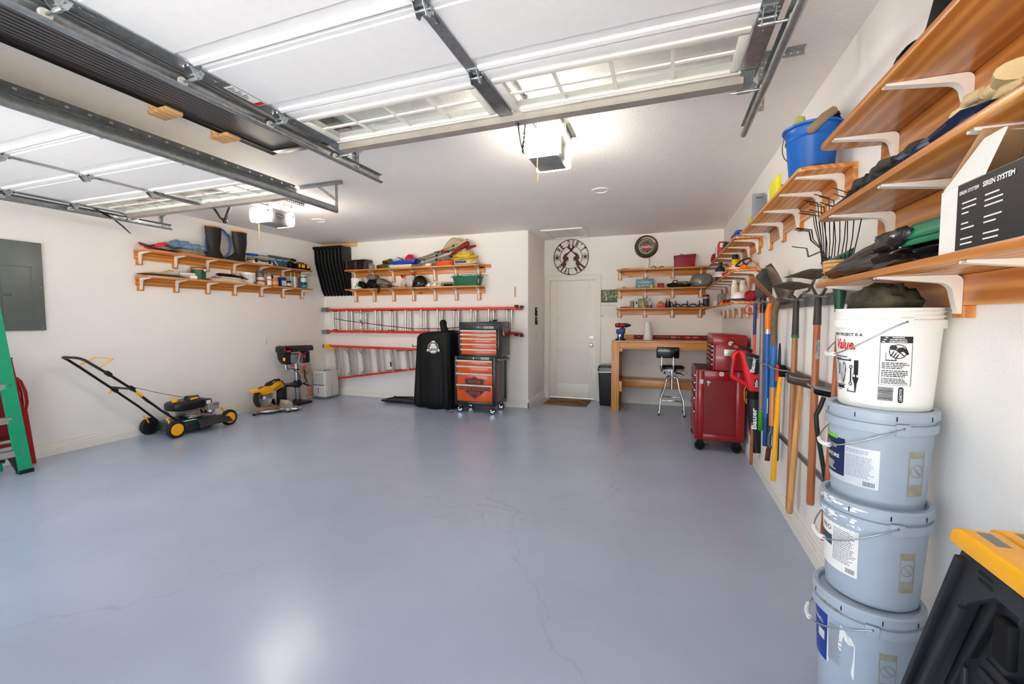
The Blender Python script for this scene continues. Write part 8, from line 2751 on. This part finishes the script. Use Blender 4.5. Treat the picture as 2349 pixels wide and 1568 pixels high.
obj('warning_drawing', pb, M_ink, wl, smooth=0)
for i, (a, c) in enumerate(((1.242, 1.263), (1.217, 1.239), (1.196, 1.214))):
    o = obj('fine_print', lines(B(), fn, rd(-3), rd(26), a, c, 4, .0016, 5 + i), M_ink, wl, smooth=0)
    o['kind'] = 'stuff'
bc = B()
z = 1.143
rr = random.Random(3)
while z < 1.185:
    k = rr.choice((.0008, .0012, .002))
    wrap(bc, fn, rd(-6), rd(10), z, z + k, .0014)
    z += k + rr.choice((.0008, .0014))
o = obj('barcode', bc, M_ink, t, smooth=0)
o['kind'] = 'stuff'
pb = B()
uc, zc_ = rd(18), 1.163
pb.add([fn(uc + (.0065 * cos(a)), zc_ + (.018 if sin(a) > 0 else -.018) + .0065 * sin(a), .0014) for a in [2 * pi * i / 24 for i in range(24)]], [tuple(range(24))])
pl = obj('maker_mark', pb, M_ink, t, smooth=0)
text('lettering', 'LEAKTITE', M_paper, pl, lambda u, v: fn(uc - v, zc_ + u, .0018), w=.038, h=.0065, bold=.03)

# ---- three grey pails
M_lab = P('silver_label', S(206, 212, 216), .3, .25, var=.05, scale=8)
M_fade = P('faded_print', S(150, 146, 130), .5, var=.15, scale=40)


def faded(t, fn, a0, a1, z0, z1, off=.0011):
    b = B()
    for r in ((a0, a1, z1 - .022, z1), (a0, a1, z0, z0 + .035)):
        wrap(b, fn, rd(r[0]), rd(r[1]), r[2], r[3], off)
    for r in ((a0, a0 + 1.2, z0, z1), (a1 - 1.2, a1, z0, z1)):
        wrap(b, fn, rd(r[0]), rd(r[1]), r[2], r[3], off)
    uc, zc_ = rd((a0 + a1) / 2), (z0 + z1) / 2 + .008
    rr_ = rd((a1 - a0) / 2) * .85
    vs = [fn(uc + r * cos(a), zc_ + r * sin(a), off) for r in (rr_ * .82, rr_) for a in [2 * pi * i / 24 for i in range(24)]]
    b.add(vs, [(i, (i + 1) % 24, 24 + (i + 1) % 24, 24 + i) for i in range(24)])
    b.add([fn(uc + rr_ * u, zc_ + rr_ * v, off) for u, v in ((-.6, .5), (-.4, .65), (.6, -.5), (.4, -.65))], [(0, 1, 2, 3)])
    obj('faded_warning', b, M_fade, t, smooth=0)


t, fn = pail('bucket', 'lidded grey bucket with a navy label, directly under the white bucket', .67, 1.70, .816, 1.112, M_pail, True, .135, -88)
wrap(bq := B(), fn, rd(-95), rd(3), .868, .992, .0010)
lab = obj('label', bq, M_lab, t, smooth=60)
nb_ = B()
wrap(nb_, fn, rd(-95), rd(-38), .885, 1.008, .0016)
nv = obj('label_navy', nb_, M_navy, lab, smooth=60)
gb_ = B()
wrap(gb_, fn, rd(-95), rd(-50), 1.003, 1.016, .0019)
obj('label_green', gb_, P('label_lime', S(122, 196, 60), .45), nv, smooth=60)
text('lettering', 'valspar', M_paper, nv, lambda u, v: fn(rd(-66) + u, .978 + v, .0021), w=.075, h=.024)
text('lettering', 'SIGNATURE', M_paper, nv, lambda u, v: fn(rd(-68) + u, .946 + v, .0021), w=.098, h=.0125, bold=.03)
o = obj('fine_print', lines(B(), fn, rd(-78), rd(-52), .895, .925, 5, .0021, 11), M_paper, nv, smooth=0)
o['kind'] = 'stuff'
o = obj('fine_print', lines(lines(B(), fn, rd(-36), rd(0), .895, .965, 13, .0014, 12), fn, rd(-36), rd(-1), .972, .985, 2, .0014, 13), P('pale_print', S(150, 158, 166), .5), lab, smooth=0)
o['kind'] = 'stuff'
bc = B()
for i in range(9):
    wrap(bc, fn, rd(-14 + 1.5 * i), rd(-13.3 + 1.5 * i), .873, .888, .0014)
o = obj('barcode', bc, M_gunm, lab, smooth=0)
o['kind'] = 'stuff'
faded(t, fn, 34, 56, .86, 1.0)

t, fn = pail('bucket', 'lidded grey bucket smeared with white paint, second from the bottom', .655, 1.67, .508, .82, M_pail, True, .145, -88)
wrap(bq := B(), fn, rd(-95), rd(-14), .585, .735, .0010)
lab = obj('label', bq, M_paper, t, smooth=60)
wrap(bq := B(), fn, rd(-95), rd(-50), .655, .69, .0016)
obj('label_slate', bq, P('label_slate_grey', S(62, 76, 92), .45), lab, smooth=60)
text('lettering', 'PRO', M_ink, lab, lambda u, v: fn(rd(-62) + u, .712 + v, .0014), w=.045, h=.016, bold=.01)
o = obj('fine_print', lines(B(), fn, rd(-48), rd(-16), .615, .725, 18, .0014, 21), P('grey_print', S(140, 144, 148), .5), lab, smooth=0)
o['kind'] = 'stuff'
bc = B()
for i in range(8):
    wrap(bc, fn, rd(-28 + 1.4 * i), rd(-27.3 + 1.4 * i), .592, .608, .0014)
o = obj('barcode', bc, M_ink, lab, smooth=0)
o['kind'] = 'stuff'
faded(t, fn, 30, 50, .575, .70)
pb = B()
rr = random.Random(8)
for i in range(34):
    u, z = rd(rr.uniform(-80, -8)), .82 - rr.choice((.0, .008, .016, .045, .052, .06, .07))
    w_, hh = rr.uniform(.006, .02), rr.uniform(.002, .0055)
    pb.add([fn(u + w_ * cos(a) * (1 + .3 * sin(3 * a + i)), z + hh * sin(a), .0115 if z > .754 else .0012) for a in [2 * pi * j / 12 for j in range(12)]], [tuple(range(12))])
o = obj('paint_smears', pb, M_pailw, t, smooth=0)
o['kind'] = 'stuff'

t, fn = pail('bucket', 'lidded grey bucket with a torn white and blue label, lowest of the stack', .637, 1.645, 0.0, .512, M_pail, True, .125, -104)
wrap(bq := B(), fn, rd(-95), rd(-45), .28, .44, .0016)
obj('label_blue', bq, P('label_royal', S(18, 52, 140), .4), t, smooth=60)
o2 = [x for x in bpy.data.objects if x.name.startswith('label_blue')][-1]
text('lettering', 'EGGSHELL', M_paper, o2, lambda u, v: fn(rd(-66) + u, .405 + v, .0021), w=.06, h=.012, bold=.02)
wrap(bq := B(), fn, rd(-64), rd(-50), .345, .375, .0021)
obj('label_inset', bq, M_lgrey, o2, smooth=60)
bq = B()
q = [(-45, .28), (-9, .28), (-9, .39), (-14, .41), (-22, .425), (-26, .438), (-45, .438)]
bq.add([fn(rd(u), z, .0012) for u, z in q] + [fn(rd(-27), .36, .0012)], [(i, (i + 1) % 7, 7) for i in range(7)])
lab = obj('label', bq, M_paper, t, smooth=60)
obj('peeled_corner', B().add([fn(rd(-22), .425, .0015), fn(rd(-9), .39, .0015), fn(rd(-16), .392, .012), fn(rd(-21), .402, .010)], [(0, 1, 2, 3)]), M_paper, lab, smooth=0)
o = obj('fine_print', lines(B(), fn, rd(-43), rd(-24), .30, .425, 15, .0016, 31, .5), P('grey_print', S(140, 144, 148), .5), lab, smooth=0)
o['kind'] = 'stuff'
faded(t, fn, 16, 36, .27, .40)
pb = B()
rr = random.Random(5)
for i in range(26):
    u, z = rd(rr.uniform(-82, -30)), rr.uniform(.455, .495)
    w_, hh = rr.uniform(.002, .008), rr.uniform(.002, .007)
    pb.add([fn(u + w_ * cos(a) * (1 + .4 * sin(2 * a + i)), z + hh * sin(a), .0012 if z < .48 else .0068) for a in [2 * pi * j / 9 for j in range(9)]], [tuple(range(9))])
o = obj('clay_stains', pb, P('clay_stain', S(150, 124, 92), .8, var=.2), t, smooth=0)
o['kind'] = 'stuff'
# camouflage hat in the top bucket
tag(obj('camouflage_cap', blob((.69, 1.76, 1.43), (.085, .105, .075), 141, .25, .8, freq=2.5, n=36, m=16, floor=False), P('camo', S(62, 58, 42), .9, var=.75, scale=16), smooth=60), 'crumpled camouflage cap heaped in the white bucket', 'cap')

# ================================================================== SAW HORSES
for i, (dx, dy, dz, l) in enumerate(((.0, .0, .0, 'folded black saw horse with a yellow top, in front'), (.10, .07, -.02, 'folded black saw horse with a yellow top, leaning behind the front one'))):
    t = thing('saw_horse', l + ' beside the buckets', 'saw horse', (.62 + dx, .85 + dy, 0), 0, 'pair of folded saw horses')
    x, o_ = .60 + dx, Vector((0, dy, dz))
    Y = lambda y: y + dy
    Z = lambda z: z + dz
    b = B().prism([(Y(1.165), Z(.918)), (Y(1.15), Z(.952)), (Y(1.12), Z(.962)), (Y(.50), Z(.962)), (Y(.46), Z(.918))], 'x', x - .012, x + .052)
    tp = obj('top_beam', b, M_yel, t, bevel=.006)
    for yy in (1.085, .945, .70):
        obj('top_slot', B().bx(x + .008, x + .032, Y(yy) - .03, Y(yy) + .03, Z(.9605), Z(.9625)), M_grey, tp, bevel=.001)
    M_sh = P('sawhorse_black', S(34, 36, 40), .45, var=.1)
    # A-shaped moulded side: two splayed legs under a deep top plate
    out = [(1.138, .917), (1.322, .457), (1.515, 0.0), (1.44, 0.0), (1.255, .445), (1.112, .811), (1.04, .868), (.66, .868), (.588, .811), (.445, .445), (.26, 0.0), (.185, 0.0), (.378, .457), (.562, .917)]
    zs_ = 1 if dz == 0 else (.898 / .918)
    out = [(Y(a), c * (Z(.918) / .918)) for a, c in out]
    obj('side_frame', B().prism(out, 'x', x, x + .022), M_sh, t, bevel=.004)
    for s in (0, 1):
        yc = lambda v: v if s == 0 else 1.70 - v
        rib = B()
        for a0, a1 in (((1.128, .90), (1.48, .03)), ((1.10, .80), (1.43, .0))):
            p0, p1 = Vector((x - .006, Y(yc(a0[0] + (0 if a0[0] > 1.11 else .012))), Z(a0[1]))), Vector((x - .006, Y(yc(a1[0] + (0 if a0[0] > 1.11 else .018))), max(.02, Z(a1[1]))))
            rib.beam(p0, p1, .012, .016, (1, 0, 0))
        obj('leg_rib', rib, M_sh, t, bevel=.002)
    obj('vent_slot', B().bx(x - .0012, x + .001, Y(1.045), Y(1.082), Z(.892), Z(.899)).bx(x - .0012, x + .001, Y(1.045), Y(1.082), Z(.877), Z(.884)), M_dark, t)
    obj('rear_leg', B().beam((x + .045, Y(1.05), Z(.86)), (x + .05, Y(1.22), .02), .05, .03, (1, 0, 0)).beam((x + .045, Y(.65), Z(.86)), (x + .05, Y(.48), .02), .05, .03, (1, 0, 0)), M_sh, t, bevel=.004)
    obj('folding_tray', B().prism([(Y(1.16), .66), (Y(1.10), .71), (Y(.60), .71), (Y(.54), .66), (Y(.56), .42), (Y(1.14), .42)], 'x', x + .024, x + .034), M_sh, t, bevel=.004)
    obj('tray_rib', B().beam((x + .02, Y(1.145), .655), (x + .02, Y(1.13), .43), .014, .010, (1, 0, 0)).bx(x + .015, x + .0238, Y(.62), Y(1.10), .675, .69), M_sh, t, bevel=.002)
    obj('latch', B().bx(x + .010, x + .03, Y(1.02), Y(1.06), Z(.74), Z(.83)), M_blackm, t, bevel=.006)

# ================================================================== LONG SHELVES ABOVE THE BUCKETS
zt_, zm_, zl_ = (tops(z) for z in zA)
t = thing('round_gasket', 'black corrugated elbow pipe lying on the top long shelf', 'pipe elbow', (.74, 1.62, zt_))
b = B().tube([(.75, 1.74, zt_ + .075), (.75, 1.71, zt_ + .075)], .072, 24).tube([(.75, 1.71, zt_ + .075), (.75, 1.66, zt_ + .08), (.75, 1.60, zt_ + .11), (.75, 1.56, zt_ + .18), (.75, 1.55, zt_ + .24)], [.05, .05, .05, .05, .05], 20)
obj('elbow', b, M_blackm, t, smooth=40)
obj('opening_ring', B().torus((.75, 1.742, zt_ + .075), .058, .012, 28, 8, RX(90)), M_black, t, smooth=60)
M_glove = P('canvas_glove', S(206, 182, 138), .95, var=.06, bump=.4, bscale=140)
M_gdark = P('olive_glove', S(54, 54, 46), .9, var=.15, bump=.3, bscale=120)


def glove(label, x, y, z, ang, m_, cat='glove', s=1.0, up_=0):
    t = thing('work_glove', label, cat, (x, y, z), 0, 'work gloves on the middle long shelf')
    M = MX((x, y, z), ang, up_)
    obj('palm', blob((0, 0, .022 * s), (.045 * s, .06 * s, .022 * s), int(y * 100), .12, .7, n=20, m=10, M=None), m_, t, smooth=60, world=False)
    for k in range(4):
        fx = (-.033 + .022 * k) * s
        L_ = (.062, .075, .072, .055)[k] * s
        obj('finger', B().tube([(fx, -.045 * s, .022 * s), (fx * 1.1, -.045 * s - L_ * .5, .027 * s), (fx * 1.15, -.045 * s - L_ * .9, .02 * s), (fx * 1.15, -.045 * s - L_, .017 * s)], [.012 * s, .0125 * s, .011 * s, .005 * s], 10), m_, t, smooth=60, world=False)
    obj('thumb', B().tube([(.04 * s, .02 * s, .022 * s), (.06 * s, -.015 * s, .026 * s), (.062 * s, -.045 * s, .02 * s), (.061 * s, -.052 * s, .018 * s)], [.014 * s, .013 * s, .011 * s, .005 * s], 10), m_, t, smooth=60, world=False)
    obj('cuff', B().tube([(0, .05 * s, .022 * s), (0, .085 * s, .024 * s), (0, .115 * s, .022 * s)], [.036 * s, .04 * s, .042 * s], 14, flat=.5), m_, t, smooth=60, world=False)
    t.matrix_world = M
    MW[t.name] = M
    return t


glove('pale canvas work glove on top of the glove pile, fingers towards the pipe elbow', .72, 1.30, zm_ + .062, 160, M_glove)
glove('pale canvas work glove under the other pale one, nearest the white carton', .73, 1.20, zm_ + .03, 168, M_glove)
glove('pale canvas work glove farthest along the shelf', .74, 1.44, zm_ + .04, 150, M_glove)
bpy.data.objects['work_glove.002']['label'] = 'pale canvas work glove lying lowest, over the olive glove fingers'
glove('olive work glove lying flat beneath the pale canvas gloves', .66, 1.56, zm_ + .004, 172, M_gdark)
glove('dark olive work glove at the front edge of the middle long shelf', .665, 1.74, zm_ + .002, 165, M_gdark, s=1.05)
tag(obj('dark_cloth', blob((.70, 1.40, zm_ + .018), (.085, .24, .018), 151, .3, .6, freq=3), M_navy, smooth=60), 'dark navy cloth lying under the work gloves', 'cloth')
t = thing('rubber_glove', 'black rubber glove curled up at the free end of the middle long shelf', 'glove', (.70, 2.02, zm_))
obj('cuff', B().tube([(.65, 2.13, zm_ + .006), (.66, 2.07, zm_ + .018), (.68, 2.0, zm_ + .032)], [.012, .026, .032], 12, flat=.6), M_blackm, t, smooth=60)
obj('palm', blob((.69, 1.96, zm_ + .035), (.04, .055, .034), 155, .25, .8), M_blackm, t, smooth=60)
for k, (dx, dy, dz) in enumerate(((.0, -.03, .095), (.025, -.06, .06), (-.02, -.07, .05), (.03, -.09, .03))):
    obj('finger', B().tube([(.69 + dx * .3, 1.95 + dy * .3, zm_ + .045), (.69 + dx, 1.95 + dy, zm_ + dz * .75), (.69 + dx * 1.1, 1.95 + dy * 1.3, zm_ + dz)], [.016, .017, .010], 10), M_blackm, t, smooth=60)
# rubber waders on the bottom shelf
t = thing('rubber_waders', 'black rubber waders folded flat, green lining showing, bottom long shelf', 'waders', (.70, 1.75, zl_))
M_wad = P('wader_rubber', S(26, 23, 22), .22, var=.2, bump=.1, bscale=20, coat=.2)
obj('leg', blob((.71, 1.78, zl_ + .026), (.10, .34, .026), 161, .25, .55, n=40, m=14, freq=2.2), M_wad, t, smooth=60)
obj('leg', B().tube([(.63, 2.10, zl_ + .03), (.64, 1.95, zl_ + .045), (.66, 1.80, zl_ + .062), (.70, 1.62, zl_ + .085), (.72, 1.48, zl_ + .09)], [.008, .022, .034, .042, .04], 12), M_wad, t, smooth=60)
obj('boot', blob((.665, 1.60, zl_ + .082), (.05, .10, .034), 164, .2, .8), M_wad, t, smooth=60)
b = B().grid(lambda u, v: Vector((.64 + .07 * sin(pi * v) * .35 + .02 * u, 1.535 - .16 * u, zl_ + .055 + .06 * sin(pi * v * .9))), 8, 8)
obj('green_lining', b, P('lining_green', S(24, 112, 78), .5, var=.05), t, solid=.006, smooth=60)
obj('cream_hem', B().tube([(.64, 1.54, zl_ + .05), (.648, 1.542, zl_ + .085), (.662, 1.545, zl_ + .11), (.672, 1.54, zl_ + .10)], .006, 8), P('hem_cream', S(196, 182, 150), .7), t, smooth=60)
# siren carton with a bagged part standing in it
t = thing('siren_carton', 'open black and white printed carton at the near end of the bottom shelf', 'carton', (.70, 1.12, zl_))
x0, x1, y0, y1, zt2 = .612, .80, .95, 1.30, zl_ + .145
b = B().bx(x0, x0 + .004, y0, y1, zl_, zt2).bx(x1 - .004, x1, y0, y1, zl_, zt2).bx(x0 + .004, x1 - .004, y0, y0 + .004, zl_, zt2).bx(x0 + .004, x1 - .004, y1 - .004, y1, zl_, zt2).bx(x0 + .004, x1 - .004, y0 + .004, y1 - .004, zl_, zl_ + .004)
obj('box_walls', b, M_paper, t, smooth=0)
obj('flap', B().add([(x0, y1 - .005, zt2), (x1, y1 - .005, zt2), (x1 - .01, y1 - .10, zt2 + .105), (x0 + .015, y1 - .10, zt2 + .105)], [(0, 1, 2, 3)]), M_card, t, solid=.004, smooth=0)
obj('flap', B().add([(x0, y1 - .01, zt2), (x0, y1 - .14, zt2), (x0 + .02, y1 - .16, zt2 + .085), (x0 + .02, y1 - .10, zt2 + .085)], [(0, 1, 2, 3)]), M_paper, t, solid=.004, smooth=0)
obj('black_panel', B().bx(x0 - .0012, x0 - .0002, y0 + .002, y1 - .062, zl_ + .002, zt2 - .001), M_ink, t, smooth=0)
fx = plane_fn((x0 - .002, y1 - .10, zt2 - .02), (0, -1, 0), (0, 0, 1))
text('lettering', 'SIREN SYSTEM', M_paper, t, lambda u, v: fx(u, v), w=.062, h=.008, bold=.03)
text('lettering', 'SIREN SYSTEM', M_paper, t, lambda u, v: fx(u + .085, v - .0), w=.085, h=.011, bold=.04)
kb = B()
rr = random.Random(2)
for c, wid in ((-.02, .05), (.05, .07)):
    for i in range(9):
        z = zt2 - .045 - i * .011
        if i in (3, 6):
            continue
        w_ = wid * rr.uniform(.4, .9)
        kb.bx(x0 - .0018, x0 - .0012, y1 - .10 - c - w_, y1 - .10 - c, z, z + .003)
o = obj('fine_print', kb, M_paper, t, smooth=0)
o['kind'] = 'stuff'
t = thing('bagged_part', 'part wrapped in wrinkled clear plastic rising out of the printed carton', 'bag', (.72, 1.06, zl_ + .12))
obj('part', blob((.71, 1.07, zl_ + .165), (.05, .08, .12), 171, .15, .7), P('part_brown', S(96, 84, 76), .6), t, smooth=60)
obj('plastic_wrap', blob((.71, 1.07, zl_ + .165), (.06, .088, .13), 173, .22, .7, n=40, m=20, freq=4), M_clear, t, smooth=60)
